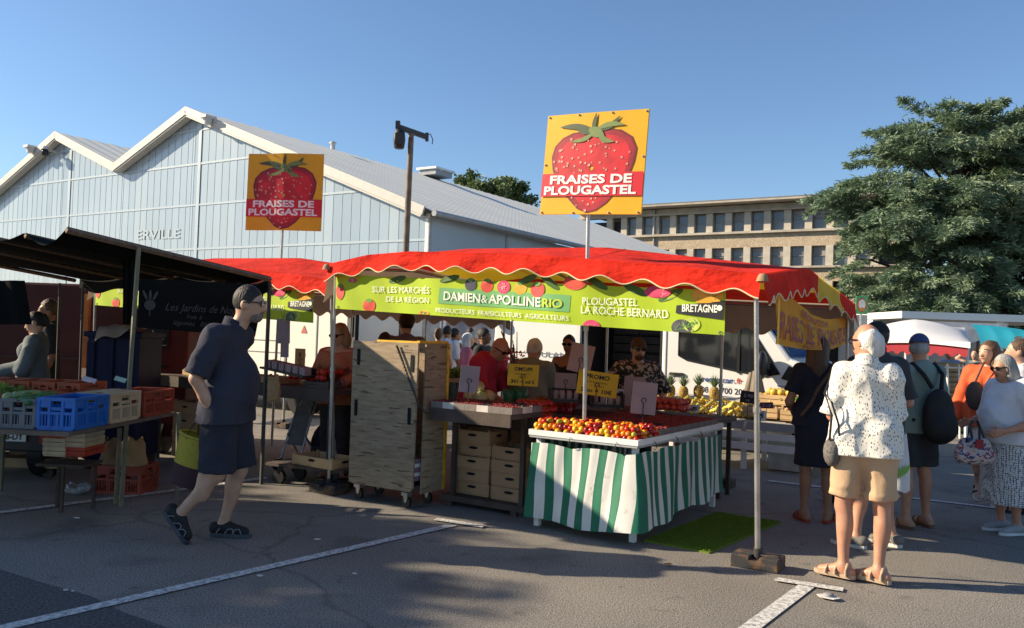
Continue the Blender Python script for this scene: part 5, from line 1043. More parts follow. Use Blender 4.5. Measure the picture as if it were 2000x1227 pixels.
def mk_let():
    r_ = np.random.default_rng(3); k = 150; q = r_.normal(size=(k, 3)); q /= np.linalg.norm(q, axis=1)[:, None]; q[:, 2] = np.abs(q[:, 2]); P = q*np.array((.05, .05, .035)); D = q+r_.normal(size=(k, 3))*.4; D /= np.linalg.norm(D, axis=1)[:, None]; Ln = r_.uniform(.05, .11, k); vs, fs = blades(P, D, Ln*.55, Ln, r_); o = bpy.data.objects.new('lettuce', npmesh('lettuce', vs, fs, LET)); COL.objects.link(o); return o
LETK = Kind('lettuce', mk_let)
for i in range(9): LETK.put(tl(.75+.11*(i % 3), 1.02+.13*(i//3), .13), 'bright green lettuce head heaped at the left edge of the vegetable table', 'lettuce', 'lettuce heads', sc=rnd.uniform(.9, 1.3))
for i in range(16): CT[1 if i % 2 else 0].put(tl(1.10+.04*(i % 4), .64+.22*(i//4 % 4)+.03*(i % 3), .23), 'orange vegetable piece in the rust brown crates' if i % 2 else 'red vegetable piece in the rust brown crates', 'vegetable', 'orange vegetables in rust crates' if i % 2 else 'red vegetables in rust crates', sc=1.6)
CRTD = M('kraft_lining', (.45, .33, .19), .85, .12)
mb = MB(); mb.grid(lambda s, t: tl(.60+.40*s, .02+.26*t, .20+.05*math.sin(3.1*t)*(.6+.4*s)+.015*math.sin(s*9+t*5)), 10, 8); mb.top('kraft_paper', CRTD, 'brown kraft paper lining spread over the beige crate', 'paper', tl(.8, .2, .2))
for x, y, w, h, Y, l, c in ((174, 742, 28, 9, 7.25, 'small white and pink price leaflet stuck on the rust crates', 'leaflet'), (235, 741, 24, 8, 7.3, 'small green and white price leaflet right of the pink one', 'leaflet')):
    price_sign(l, x, y, w, h, Y, M('leaflet_'+c+str(x), (.55, .45, .45) if x < 200 else (.35, .5, .4), .6), 0, -.5, .25, (), None, cat=c)
# below the table: small crate stack, bags, crate on the ground, plastic bag
SM = [mat('tray_cream', (.55, .45, .30), .6), mat('tray_red', (.42, .05, .025), .6), mat('tray_pale', (.5, .42, .33), .6)]
for i in range(6):
    x, y = ((112+(i % 2)*38), 887-(i//2)*17-(0 if i % 2 else 0)); wood_crate('small_tray', 'shallow %s tray in the stack under the vegetable table, %s' % (['cream', 'red', 'pale'][i % 3], ['lowest left', 'lowest right', 'middle left', 'middle right', 'upper left', 'upper right'][i]), at(x+14, y, 7.0), tz, .19, .3, .065, SM[i % 3], 'shallow trays under the table')
mb = MB(); a = at(125, 897, 7.0); mb.box(Vector((a.x+.05, a.y, a.z-.03)), (.40, .30, .02)); mb.box(Vector((a.x-.1, a.y+.12, a.z/2-.02)), (.025, .025, max(.05, a.z-.05))); mb.box(Vector((a.x+.2, a.y+.12, a.z/2-.02)), (.025, .025, max(.05, a.z-.05))); mb.box(Vector((a.x+.05, a.y-.1, a.z/2-.02)), (.025, .025, max(.05, a.z-.05))); mb.top('low_stool', DKW, 'dark low stool carrying the shallow tray stack under the table', 'stool', (a.x, a.y, 0))
gcr = onz(220, 968); plastic_crate('red brown vented crate standing on the ground under the vegetable table', gcr+TD*.22, tz, PRD, .46, .36, .255)
def bag(label, c, sx, sy, sz, m, seed):
    mb = MB(); r = random.Random(seed); ph = [r.uniform(0, 6) for _ in range(6)]
    mb.grid(lambda s, t: Vector(c)+Vector((math.cos(s*6.2832)*sx, math.sin(s*6.2832)*sy, 0))*(1-.45*t**2.5+.08*math.sin(s*25+t*7+ph[0])+.06*math.sin(s*44-t*11+ph[1]))*(.9 if t > .02 else .2)+Z*(sz*t+.02*math.sin(s*19+ph[2])*t), 30, 10); return mb.top('paper_bag', m, label, 'bag', c)
KB = mat('kraft_bag', (.36, .22, .10), .85, .2, 6, .4, 30)
bag('crumpled brown paper bag standing in the crate on the ground', gcr+TD*.2+Vector((.06, 0, .16)), .15, .12, .33, KB, 2); bag('darker crumpled paper bag left of the brown bag in the ground crate', gcr+TD*.22+Vector((-.13, 0, .2)), .12, .1, .28, mat('kraft_dark', (.22, .13, .07), .85, .2, 6, .4, 30), 5)
pc = onz(148, 966); mb = MB(); r = np.random.default_rng(8); mb.sph((0, 0, .045), (.10, .07, .05), 18, 10); mb.v = [tuple(np.array(v)*(1+.25*math.sin(v[0]*60+v[2]*50)+.15*math.sin(v[1]*90))) for v in mb.v]; mb.v = [(v[0]+pc.x, v[1]+pc.y, max(.003, v[2])) for v in mb.v]
pm = mat('clear_plastic', (.42, .44, .46), .15, .3, 30, .5, 40, spec=.8); pm.node_tree.nodes['Principled BSDF'].inputs['Transmission Weight'].default_value = .5; mb.top('plastic_bag', pm, 'crumpled clear plastic bag lying on the asphalt below the vegetable table', 'plastic bag', pc)
# dark trailer with number plate behind the table, board trolley
tr = at(-60, 900, 8.0); t = thing('dark_trailer', 'dark trailer rear with a white number plate under the table at left', 'trailer', Vector((-4.9, 8.0, 0)))
mb = MB(); mb.box((-5.2, 8.6, .52), (1.75, 1.2, .42)); mb.build('body', M('trailer_dark', (.02, .022, .026), .4), t, bevel=.02)
pl_ = at(20, 852, 7.98); mb = MB(); mb.box(pl_, (.30, .012, .095)); p = mb.build('number_plate', M('plate_white', (.62, .62, .60), .4, .03), t); mb = MB(); text(mb, '-248-DY', pl_+Vector((-.135, -.009, -.03)), pl_+Vector((.125, -.009, -.03)), Z*.062, .02); mb.build('lettering', M('ink_black', (.01, .01, .012), .6), p)
mb = MB(); mb.box(pl_+Vector((.33, .0, .0)), (.1, .02, .12)); mb.build('tail_light', M('tail_red', (.3, .02, .01), .3), t)
for x in (-5.8, -4.6): mb = MB(); mb.cyl((x-.07, 8.5, .26), (x+.07, 8.5, .26), .26, n=18); mb.build('wheel', BLKP, t)
a = onz(60, 935); t = thing('plank_trolley', 'pale plank trolley on small wheels under the table at the left edge', 'trolley', a+Vector((0, .2, 0))); z_ = at(60, 905, a.y).z
mb = MB(); mb.box(a+Vector((-.25, .2, z_)), (1.0, .4, .09)); mb.build('deck', mat('plank_pale', (.34, .22, .12), .8, .2, 4, .3, 30), t)
for dx in (-.5, .15): mb = MB(); mb.cyl(a+Vector((dx, .02, .06)), a+Vector((dx, .06, .06)), .055, n=12); mb.build('wheel', BLKP, t)
bag('greyish crumpled sack lying on the plank trolley', a+Vector((-.15, .2, z_+.05)), .2, .12, .13, mat('sack_grey', (.2, .15, .12), .9, .2), 9)
# behind: navy pallet box with cloth, rust red van side with a poster
bx = at(218, 735, 9.0); t = thing('pallet_box', 'large navy blue plastic pallet box behind the vegetable table', 'pallet box', (bx.x, 9.2, 0)); zt_ = at(218, 648, 9.0).z
mb = MB(); mb.box((bx.x, 9.3, zt_/2+.05), (.56, .6, zt_-.1)); 
for dx in (-.2, 0, .2): mb.box((bx.x+dx, 8.99, zt_/2+.05), (.04, .03, zt_-.2))
mb.box((bx.x, 9.3, zt_-.03), (.62, .66, .06)); mb.build('body', mat('navy_plastic', (.010, .014, .045), .6, .2, spec=.2), t, bevel=.012)
mb = MB()
for dx in (-.2, .2): mb.box((bx.x+dx, 9.3, .05), (.1, .6, .1))
mb.build('foot', BLKP, t)
mb = MB(); c = Vector((bx.x+.08, 9.15, zt_)); mb.grid(lambda s, t: c+Vector(((s-.5)*.46, (t-.75)*.34, .05+.03*math.sin(s*9)*math.cos(t*7)-max(0, .18-t)*.9*(1-s))), 16, 10); mb.top('rumpled_cloth', mat('cloth_taupe', (.33, .25, .19), .9, .15, 8), 'rumpled taupe cloth lying on the navy pallet box', 'cloth', c)
v0 = at(290, 730, 10.2); v1 = at(366, 640, 10.2); t = thing('rust_red_van', 'dull rust red van side with a black poster behind the dark awning', 'van', (v0.x+.2, 10.4, 0))
mb = MB(); mb.box(((v0.x+v1.x)/2, 10.6, 1.15), (v1.x-v0.x+.02, .8, 1.9)); mb.build('body', mat('rust_red_paint', (.11, .022, .02), .6, .12, 2, spec=.2), t, bevel=.03); mb = MB(); mb.box(((v0.x+v1.x)/2, 10.195, .93), (v1.x-v0.x-.1, .012, .012)); mb.box(((v0.x+v1.x)/2-.05, 10.19, 1.05), (.1, .03, .03)); mb.build('handle', BLKP, t)
for dx in (-.1, .12): mb = MB(); mb.cyl(((v0.x+v1.x)/2+dx, 10.3, .2), ((v0.x+v1.x)/2+dx+.1, 10.3, .2), .2, n=14); mb.build('wheel', BLKP, t)
ps = price_sign('black poster with white line drawing and small white words on the rust red van', 308, 662, 42, 40, 10.17, M('poster_black', (.015, .014, .014), .6), lines=(('Tous les fruits de saison', .08, .92, .16, .09, 0), ('produits', .4, .62, .05, .07, 0)), ink=M('banner_white', (.78, .80, .66), .6), cat='poster')
mb = MB(); c = at(308, 656, 10.16); mb.tube([c+Vector((-.07, 0, -.03)), c+Vector((-.06, 0, .06)), c+Vector((-.02, 0, .02))], .006, 4); mb.tube([c+Vector((.04, 0, -.05)), c+Vector((.05, 0, .02)), c+Vector((.07, 0, -.05))], .01, 4); o = mb.build('drawing', M('drawing_grey', (.35, .32, .3), .7), ps)
t = thing('maroon_van', 'dark maroon open van rear behind the vegetable vendors', 'van', (-6.3, 11.2, 0)); mb = MB(); mb.box((-6.1, 11.6, 1.3), (2.6, .8, 1.5)); mb.build('body', mat('maroon_paint', (.06, .02, .018), .7, .2, 2, spec=.15), t, bevel=.03); mb = MB(); mb.box((-6.1, 11.16, 1.06), (2.5, .03, .012)); mb.build('seam', BLKP, t)
for x in (-7.1, -5.1): mb = MB(); mb.cyl((x, 11.3, .3), (x+.2, 11.3, .3), .3, n=16); mb.build('wheel', BLKP, t)
t = thing('orange_crate_post', 'orange wooden upright beside the maroon van', 'post', at(170, 700, 10.8)); mb = MB(); a = at(170, 620, 10.8); mb.box((a.x, a.y, a.z/2+.15), (.06, .06, a.z+.3)); mb.build('upright', mat('orange_wood', (.42, .13, .03), .7), t)
t = thing('white_awning', 'low white awning with an orange edge behind the vegetable vendors', 'awning', at(110, 600, 14)); a, b = at(55, 575, 14), at(168, 577, 14); mb = MB(); mb.grid(lambda s, q: a+(b-a)*s+Z*(.10*q)+Vector((0, 1.5*q, 0))+Z*.12*q, 8, 2); mb.build('cloth', M('awning_white', (.7, .7, .68), .7, .05), t); mb = MB(); mb.tube([a-Z*.02, b-Z*.02], .04, 6); mb.build('edge', mat('edge_orange', (.5, .18, .05), .7), t)
for q in (a, b): mb = MB(); mb.tube([Vector((q.x, q.y, 0)), q], .03, 6); mb.build('pole', STEEL, t)
# display counter with dark boards continuing right of the walker
t = thing('market_counter', 'long dark counter with a striped skirt under the farther canopy', 'counter', uv(-1.7, .6)); u0, u1 = -4.4, -.05
mb = MB(); mb.box(uv((u0+u1)/2, .62, .945), (u1-u0, .85, .04), (U, V, Z)); mb.build('tabletop', DKW, t); mb = MB(); mb.box(uv((u0+u1)/2, .185, .91), (u1-u0, .02, .12), (U, V, Z)); mb.build('front_board', DKW, t)
mb = MB(); mb.grid(lambda s, q: uv(-1.0+.95*s, .95+.02*math.sin(s*20), .1+.8*q), 50, 3, mf=lambda s, q: 0 if int(s*50/5) % 2 else 1); mb.build('striped_skirt', [SG, SW], t)
for u in (-4.2, -2.9, -1.6, -.15): mb = MB(); mb.box(uv(u, .25, .46), (.04, .04, .92), (U, V, Z)); mb.build('leg', DKW, t)
heap(TOM, -.95, -.25, .3, .8, .97, 34, 'red tomato heaped on the farther counter beside the woman in orange', 'tomato', 'tomatoes on the farther counter', .042)
for i in range(4): wood_crate('berry_tray', ['pale wooden tray on the farther counter, nearest the steel poles', 'second pale wooden tray from the steel poles on the farther counter', 'third pale wooden tray from the steel poles on the farther counter', 'pale wooden tray on the farther counter beside the walker'][i], uv(-1.2-.42*i, .5, .967), UR, .36, .3, .06, WOOD, 'trays on the farther counter')
c = at(562, 727, 8.75); t = thing('black_tray_rack', 'black slanted rack of small pots hung at counter height right of the walker', 'rack', c); mb = MB(); d = (at(604, 735, 8.6)-at(520, 716, 8.9)); dn = d.normalized(); mb.box(c, (d.length, .2, .02), (dn, dn.cross(Z), Z)); mb.box(c+Z*.05-dn.cross(Z)*.09, (d.length, .012, .07), (dn, dn.cross(Z), Z)); mb.build('tray', BLKP, t)
for i in range(6): mb = MB(); mb.box(c-dn*d.length*(.4-.16*i)+Z*.045, (.07, .1, .08), (dn, dn.cross(Z), Z)); mb.build('pot', SLATE, t)
bag('brown paper bag hanging below the slanted black rack', at(534, 785, 8.4), .075, .05, .24, KB, 12)
for r in range(4): wood_crate('carton', 'dark carton with a slot, %s of the stack behind the walker' % ['bottom', 'second', 'third', 'top'][r], uv(-2.55, .5, .03+.16*r), UR, .42, .32, .15, CARD, 'cartons behind the walker', True)['category'] = 'carton'
# flat dolly with a wooden tray
c = onz(600, 945); t = thing('flat_dolly', 'low dark dolly with wheels between the walker and the cart', 'dolly', c); zd = .20; e0 = at(520, 908, 8.55); e1 = at(672, 925, 8.1)
mb = MB(); d = (e1-e0).normalized(); nn = Vector((-d.y, d.x, 0)); cc = (e0+e1)/2; cc.z = zd; mb.box(cc+nn*.2, ((e1-e0).length, .42, .03), (d, nn, Z)); mb.build('deck', DKW, t)
for k in (-.42, .42):
    for q in (.05, .36): mb = MB(); p = cc+d*k*.85+nn*q; mb.cyl(Vector((p.x, p.y, .07))-nn*.02, Vector((p.x, p.y, .07))+nn*.02, .07, n=14); mb.box(Vector((p.x, p.y, .15)), (.05, .05, .08)); mb.build('castor', BLKP, t)
wood_crate('wooden_tray', 'pale wooden fruit tray lying on the flat dolly', cc+nn*.16+d*.12+Z*.016, UR-.05, .58, .34, .085, mat('tray_pine', (.56, .37, .18), .75, .18, 4, .3, 30), None, True)
# folded shopping trolley and backpack under the counter
c = onz(548, 925); t = thing('folding_pushchair', 'grey folding pushchair with a cloth seat under the farther counter', 'pushchair', c+V*.2); p = c+V*.2
GT = mat('pushchair_grey', (.17, .145, .135), .9, .2, 10)
mb = MB(); mb.grid(lambda s, q: p+U*(-.14+.28*s)*(1-.15*q)+Z*(.28+.42*q)+V*(.1*q+.03*math.sin(s*3.1)), 8, 8); mb.build('seat', GT, t)
for s in (-.15, .15): mb = MB(); mb.tube([p+U*s+Z*.05-V*.1, p+U*s*.9+Z*.5+V*.05, p+U*s*.8+Z*.85+V*.2], .012, 6); mb.tube([p+U*s+Z*.08+V*.25, p+U*s*.9+Z*.4], .012, 6); mb.build('frame', STEEL, t); mb = MB(); mb.cyl(p+U*s-V*.1+Z*.07-U*.02, p+U*s-V*.1+Z*.07+U*.02, .07, n=12); mb.build('wheel', BLKP, t)
c = onz(600, 925)+V*.3; t = thing('dark_backpack', 'dark patterned backpack slumped under the farther counter beside the pushchair', 'backpack', c); mb = MB(); mb.sph(c+Z*.26, (.2, .15, .28), 14, 10); bm_ = mat('bag_dark_print', (.025, .02, .03), .8, .3, 10); pattern(bm_, 'noise', (.14, .08, .14), 14, .6); mb.build('body', bm_, t); mb = MB(); mb.tube([c+Z*.5, c+Z*.58+U*.05, c+Z*.5+U*.1], .012, 6); mb.build('handle', BLKP, t)
c = onz(638, 925)+V*.3; t = thing('round_red_bag', 'round dark red bag under the farther counter near the cart', 'bag', c); mb = MB(); mb.sph(c+Z*.16, (.17, .09, .16), 14, 10); mb.build('body', mat('bag_maroon', (.09, .02, .025), .6, .2), t); mb = MB(); mb.tube([c+V*-.09+Z*.16+U*.12*math.cos(a)+Z*.12*math.sin(a) for a in np.linspace(0, 6.28, 15)], .012, 5); mb.build('trim', mat('bag_trim', (.16, .05, .05), .6), t)
wc = at(650, 790, 8.5)
wood_crate('berry_tray', 'dark wooden tray at the right end of the farther counter beside the cart', uv(-.3, .28, .967), UR, .34, .2, .06, DKW)
# ================================================================ FRUIT STAND BEHIND, VANS, FAR STALLS
bn = thing('fruit_bench', 'white slatted bench carrying crates of fruit behind the striped table', 'bench', onz(1422, 925))
b0 = onz(1422, 925)+V*.5-U*1.35; b1 = onz(1422, 925)+V*.5+U*1.5; L_ = (b1-b0).length; zb0, zb1 = .57, .80; bd = .95
mb = MB(); mb.slab([b0+Z*zb0, b1+Z*zb0, b1+V*bd+Z*zb1, b0+V*bd+Z*zb1], Z, .03); mb.box((b0+b1)/2-V*.01+Z*(zb0-.02), (L_, .03, .10), (U, V, Z)); mb.build('tabletop', mat('grey_board', (.36, .35, .33), .7, .12, 4), bn)
for z in (.43, .29): mb = MB(); mb.box((b0+b1)/2+Z*z, (L_, .035, .085), (U, V, Z)); mb.build('slat', WHP, bn)
for p in (b0+U*.05, b0+U*1.37, b1-U*.35):
    for q in (0, bd-.05): mb = MB(); mb.box(p+V*(q+.03)+Z*.27, (.06, .05, .54), (U, V, Z)); mb.build('leg', WHP, bn)
mb = MB(); mb.box(b1-U*1.0+V*.4+Z*.2, (.45, .4, .38), (U, V, Z)); mb.top('white_cool_box', mat('box_white', (.55, .55, .54), .6), 'pale grey cool box under the white fruit bench', 'cool box', b1-U*1.0+V*.4)
def fb(u, v, z=0.0): p = b0+U*u+V*v; return Vector((p.x, p.y, zb0+(zb1-zb0)*v/bd+.034+z))
tlt = 0.0
for i in range(26): BAN.put(fb(.30+.13*(i % 9)+rnd.uniform(-.02, .02), .1+.2*(i//9)+rnd.uniform(-.02, .02), .01+.02*(i % 2)), 'ripe yellow banana bunch in the heap on the fruit bench', 'banana bunch', 'banana bunches', tilt=False, rz=rnd.uniform(-.6, .6)-.3)
for i in range(9): BAN.put(fb(1.25+.13*(i % 5), .66+.16*(i//5), .03), 'ripe yellow banana bunch in the heap on the fruit bench', 'banana bunch', 'banana bunches', tilt=False, rz=rnd.uniform(-.6, .6)-.3)
for i, (u, v) in enumerate(((.12, .35), (.30, .68), (.48, .78), (.10, .70), (.72, .74))): PIN.put(fb(u, v, 0), 'spiky topped pineapple at the left end of the fruit bench', 'pineapple', 'pineapples', tilt=False, rz=i*1.1)
def crate_of(label, u, v, kind, n, flabel, cat, group, r, L=.44, Wd=.34, H=.12, rows=2):
    c = fb(u, v); t = wood_crate('wooden_crate', label, c, UR, L, Wd, H, mat('crate_pine_'+str(round(u*10)), (.56, .38, .19), .75, .18, 4, .3, 30, stretch=(1, 5, 5)), 'wooden fruit crates'); k = 0
    for l in range(rows):
        s = r*2.02; nu = int((L-.03)/s); nv = int((Wd-.03)/s)
        for i in range(nu):
            for j in range(nv):
                if k >= n: return
                if l == rows-1 and rnd.random() < .35: continue
                p = c+U*(-(nu-1)*s/2+i*s+rnd.uniform(-.15, .15)*r)+V*(-(nv-1)*s/2+j*s)+Z*(H-.045+l*r*1.3+r*.4); kind.put(p, flabel, cat, group, sc=rnd.uniform(.92, 1.08)); k += 1
crate_of('pine crate of brown kiwi fruit beside the bananas', 1.55, .2, KIW, 60, 'brown kiwi fruit in the pine crate beside the bananas', 'kiwi fruit', 'kiwi fruit', .029)
crate_of('pine crate of knobbly ginger under the white price card', 2.02, .16, GIN, 26, 'knobbly ginger root in the pine crate', 'ginger root', 'ginger roots', .036, .42, .3, .12)
crate_of('pine crate of oranges next to the woman in navy', 2.48, .2, ORG_, 34, 'bright orange in the crate next to the woman in navy', 'orange', 'oranges', .043, .46, .36, .14)
crate_of('pine crate of green limes behind the ginger', 2.02, .58, LIM, 40, 'green lime in the crate behind the ginger', 'lime', 'limes', .03, .4, .34, .12)
crate_of('pine crate of lemons behind the oranges', 2.45, .66, LEM, 36, 'yellow lemon in the crate behind the oranges', 'lemon', 'lemons', .035, .46, .36, .12)
crate_of('pine crate of grapefruit at the rear of the fruit bench', 1.6, .75, GRE, 20, 'yellow grapefruit in the rear crate', 'grapefruit', 'grapefruit', .05, .46, .34, .12)
# ---------------- vans
VW = mat('van_white', (.74, .735, .70), .28, .03, .8, spec=.5, coat=.3); VG = mat('van_glass', (.015, .018, .022), .06, .2, .8, spec=.8); TYRE = M('tyre_black', (.012, .012, .012), .85); VBLK = M('trim_black', (.012, .012, .013), .5)
def rot_thing(t, rz): t.rotation_euler.z = rz; ORG[t.name] = Vector((0, 0, 0)); return t
def wheel(t, x, y, r=.34, w=.22, s=-1):
    mb = MB(); mb.cyl((x, y, r), (x, y-s*w*-1, r), r, n=24); o = mb.build('wheel', TYRE, t, bevel=.02); mb = MB(); mb.cyl((x, y+s*.004, r), (x, y+s*.012, r), r*.6, n=16); mb.build('rim', M('rim_grey', (.3, .3, .31), .4, metal=.5), o)
# rental van: x forward, visible side at y=0
vb = O+V*6.0+U*-.50; van = rot_thing(thing('rental_van', 'white rental van with an open dark cargo side and a purple lettered door', 'van', (vb.x, vb.y, 0)), UR)
Wd = 1.95
mb = MB()                                                   # cab shell, extruded from the side outline
out = [(1.42, .32), (4.35, .32), (4.62, .42), (4.66, .86), (4.5, 1.02), (3.55, 1.30), (3.32, 1.38), (2.62, 2.32), (2.35, 2.46), (1.42, 2.5)]
mb.slab([Vector((x, 0, z)) for x, z in out], Vector((0, 1, 0)), Wd); cab = mb.build('cab', VW, van, bevel=.05)
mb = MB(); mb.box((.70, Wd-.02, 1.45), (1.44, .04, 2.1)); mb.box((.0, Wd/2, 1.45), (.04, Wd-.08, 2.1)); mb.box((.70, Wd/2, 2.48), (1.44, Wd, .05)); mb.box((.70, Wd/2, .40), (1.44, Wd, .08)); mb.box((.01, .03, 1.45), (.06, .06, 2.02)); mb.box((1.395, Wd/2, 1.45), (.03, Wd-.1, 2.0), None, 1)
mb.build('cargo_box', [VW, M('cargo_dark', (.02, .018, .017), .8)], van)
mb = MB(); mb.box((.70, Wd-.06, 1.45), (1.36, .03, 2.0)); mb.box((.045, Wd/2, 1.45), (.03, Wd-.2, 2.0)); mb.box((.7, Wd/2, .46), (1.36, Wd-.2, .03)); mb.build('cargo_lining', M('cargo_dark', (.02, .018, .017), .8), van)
wn = [(1.70, 1.36), (1.82, 1.30), (2.55, 1.18), (2.98, 1.12), (3.18, 1.16), (2.58, 2.06), (2.48, 2.16), (1.70, 2.18)]
mb = MB(); mb.slab([Vector((x, -.004, z)) for x, z in wn], Vector((0, -1, 0)), .006); o = mb.build('side_window', VG, van)
mb = MB(); mb.box((2.60, -.016, 1.62), (.035, .012, .95)); mb.tube([Vector((x, -.012, z)) for x, z in wn+wn[:1]], .012, 4); mb.build('window_seal', VBLK, o)
ws0, ws1 = Vector((3.33, 0, 1.395)), Vector((2.64, 0, 2.33)); nx = Vector((.80, 0, .59))
mb = MB(); mb.slab([ws0+Vector((0, .06, 0))+nx*.004, ws0+Vector((0, Wd-.12, 0))+nx*.004, ws1+Vector((0, Wd-.16, 0))+nx*.004, ws1+Vector((0, .08, 0))+nx*.004], nx, .008); mb.build('windscreen', mat('windscreen_glass', (.05, .12, .30), .05, .2, .8, spec=1.0), van)  # sky reflection put into the windscreen's base colour as blue
mb = MB(); mb.box((1.50, -.004, 1.35), (.012, .01, 1.9)); mb.box((2.9, -.004, .8), (.012, .01, .72)); mb.box((2.2, -.004, .5), (1.4, .01, .012)); mb.box((3.6, -.004, 1.0), (.9, .01, .012)); mb.build('door_seam', M('seam_grey', (.2, .2, .2), .6), van)
mb = MB(); mb.box((1.68, -.02, 1.085), (.22, .03, .04)); mb.build('door_handle', VBLK, van, bevel=.008)
mb = MB(); mb.sph((2.98, -.17, 1.28), (.075, .13, .20), 12, 10); mb.box((2.98, -.05, 1.2), (.05, .16, .06)); mb.build('wing_mirror', VBLK, van); 
mb = MB(); mb.slab([Vector((3.4, -.004, 1.05)), Vector((3.5, -.004, 1.2)), Vector((3.3, -.004, 1.28)), Vector((3.2, -.004, 1.1))], Vector((0, -1, 0)), .006); mb.build('quarter_panel', VBLK, van)
mb = MB(); mb.box((4.6, .25, .78), (.12, .4, .2)); mb.build('headlight', M('lamp_clear', (.5, .52, .55), .1), van, bevel=.03)
for x in (.75, 3.75): wheel(van, x, .02)
pt_ = Vector((2.02, -.006, .70)); mb = MB(); mb.box((2.42, -.004, .69), (.76, .008, .23)); pn = mb.build('purple_panel', M('panel_purple', (.16, .015, .13), .5), van); mb = MB(); mb.box((2.42, -.003, .88), (.76, .006, .15)); mb.build('white_panel', M('panel_white', (.72, .72, .72), .5), van)
def vt_(s, x0, x1, z, h, m, par, bo=0): mb = MB(); text(mb, s, (x0, -.0095, z), (x1, -.0095, z), Z*h, bo); return mb.build('lettering', m, par)
vt_('rentacar.', 2.06, 2.56, 1.00, .075, M('ink_blue', (.02, .07, .25), .5), van, .02); vt_('fr', 2.58, 2.66, 1.00, .075, M('ink_red', (.5, .05, .03), .5), van, .02); vt_('08 91 700 200', 2.06, 2.72, .84, .085, M('ink_dark', (.03, .03, .04), .5), van, .01)
vt_('Service 0,20 € /min', 2.10, 2.74, .73, .045, M('banner_white', (.78, .80, .66), .6), pn, .01); vt_('+ prix appel', 2.28, 2.6, .63, .045, M('banner_white', (.78, .80, .66), .6), pn, .01)
g = 'dark crates in the van'
for i in range(5):
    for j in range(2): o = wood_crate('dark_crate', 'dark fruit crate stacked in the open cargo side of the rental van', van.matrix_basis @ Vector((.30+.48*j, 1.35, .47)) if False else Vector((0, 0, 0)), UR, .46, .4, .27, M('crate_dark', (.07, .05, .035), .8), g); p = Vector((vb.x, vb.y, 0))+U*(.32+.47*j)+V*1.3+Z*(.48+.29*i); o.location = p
# grey coat over the mirror side
mb = MB(); c = at(1474, 728, 11.6); mb.grid(lambda s, t: c+Vector(((s-.5)*(.16+.26*t), -.12*math.sin(3.14*s)-.02*math.sin(s*20), -.52*t+.05-.1*abs(s-.5))), 16, 10); mb.top('hanging_coat', mat('coat_taupe', (.20, .165, .13), .9, .2, 10), 'taupe coat hanging before the wing mirror of the rental van', 'coat', c)
# baker's van farther left
bb = O+V*10+U*-4.87; bv_ = rot_thing(thing('delivery_van', 'white delivery van with thin blue lettering behind the grey haired man', 'van', (bb.x, bb.y, 0)), UR)
mb = MB(); mb.slab([Vector((x, 0, z)) for x, z in [(.0, .35), (5.2, .35), (5.2, 2.75), (.5, 2.75), (.12, 2.4)]], Vector((0, 1, 0)), 2.0); mb.build('body', VW, bv_, bevel=.06)
mb = MB(); mb.box((.55, -.004, 1.6), (.02, .01, 2.1)); mb.box((2.8, -.004, 1.2), (4.8, .01, .015)); mb.build('door_seam', M('seam_grey', (.2, .2, .2), .6), bv_); mb = MB(); mb.box((.22, -.006, .95), (.5, .01, .7)); mb.build('red_panel', mat('panel_red', (.45, .02, .03), .5, .2), bv_)
mb = MB(); text(mb, 'BOULANGER  C H E', (1.0, -.008, 1.12), (3.2, -.008, 1.12), Z*.12, 0); mb.build('lettering', M('ink_slate', (.12, .16, .22), .5), bv_); mb = MB(); text(mb, 'inter', (2.05, -.008, .72), (2.45, -.008, .72), Z*.2, .03); mb.build('lettering', M('ink_navy', (.02, .03, .09), .5), bv_)
for x in (.9, 4.2): wheel(bv_, x, .02)
mb = MB(); mb.sph((.1, -.15, 1.95), (.08, .12, .18), 10, 8); mb.build('wing_mirror', VBLK, bv_)
# white van behind the farther counter
lb = O+V*5.0+U*-9.4; lv_ = rot_thing(thing('panel_van', 'cream white panel van with an open rear door behind the woman in orange', 'van', (lb.x, lb.y, 0)), UR)
mb = MB(); mb.slab([Vector((x, 0, z)) for x, z in [(-.6, .35), (4.95, .35), (4.98, 2.5), (4.9, 2.6), (-.6, 2.6)]], Vector((0, 1, 0)), 2.0); mb.build('body', mat('van_cream', (.74, .71, .62), .35, .03, .8, spec=.4), lv_, bevel=.05)
mb = MB()
for x in (3.35, 4.15): mb.box((x, -.005, 1.45), (.025, .012, 1.95))
mb.box((2.2, -.005, 1.32), (2.2, .012, .014)); mb.box((2.2, -.005, 1.1), (2.2, .012, .014)); mb.build('door_seam', M('seam_grey', (.2, .2, .2), .6), lv_)
mb = MB(); mb.box((3.75, -.012, 1.1), (.2, .02, .05)); mb.build('door_handle', VBLK, lv_); mb = MB(); mb.slab([Vector((3.75, -.006, 1.48)), Vector((3.9, -.006, 1.48)), Vector((3.825, -.006, 1.62))], Vector((0, -1, 0)), .004); mb.build('warning_sticker', M('sticker_red', (.5, .12, .08), .5), lv_)
mb = MB(); mb.box((5.35, -.35, 1.45), (.06, .75, 1.9), (Vector((.6, .8, 0)), Vector((-.8, .6, 0)), Z)); mb.box((5.32, -.37, 1.75), (.05, .5, .6), (Vector((.6, .8, 0)), Vector((-.8, .6, 0)), Z)); mb.build('rear_door', VBLK, lv_)
for x in (.4, 4.0): wheel(lv_, x, .02)
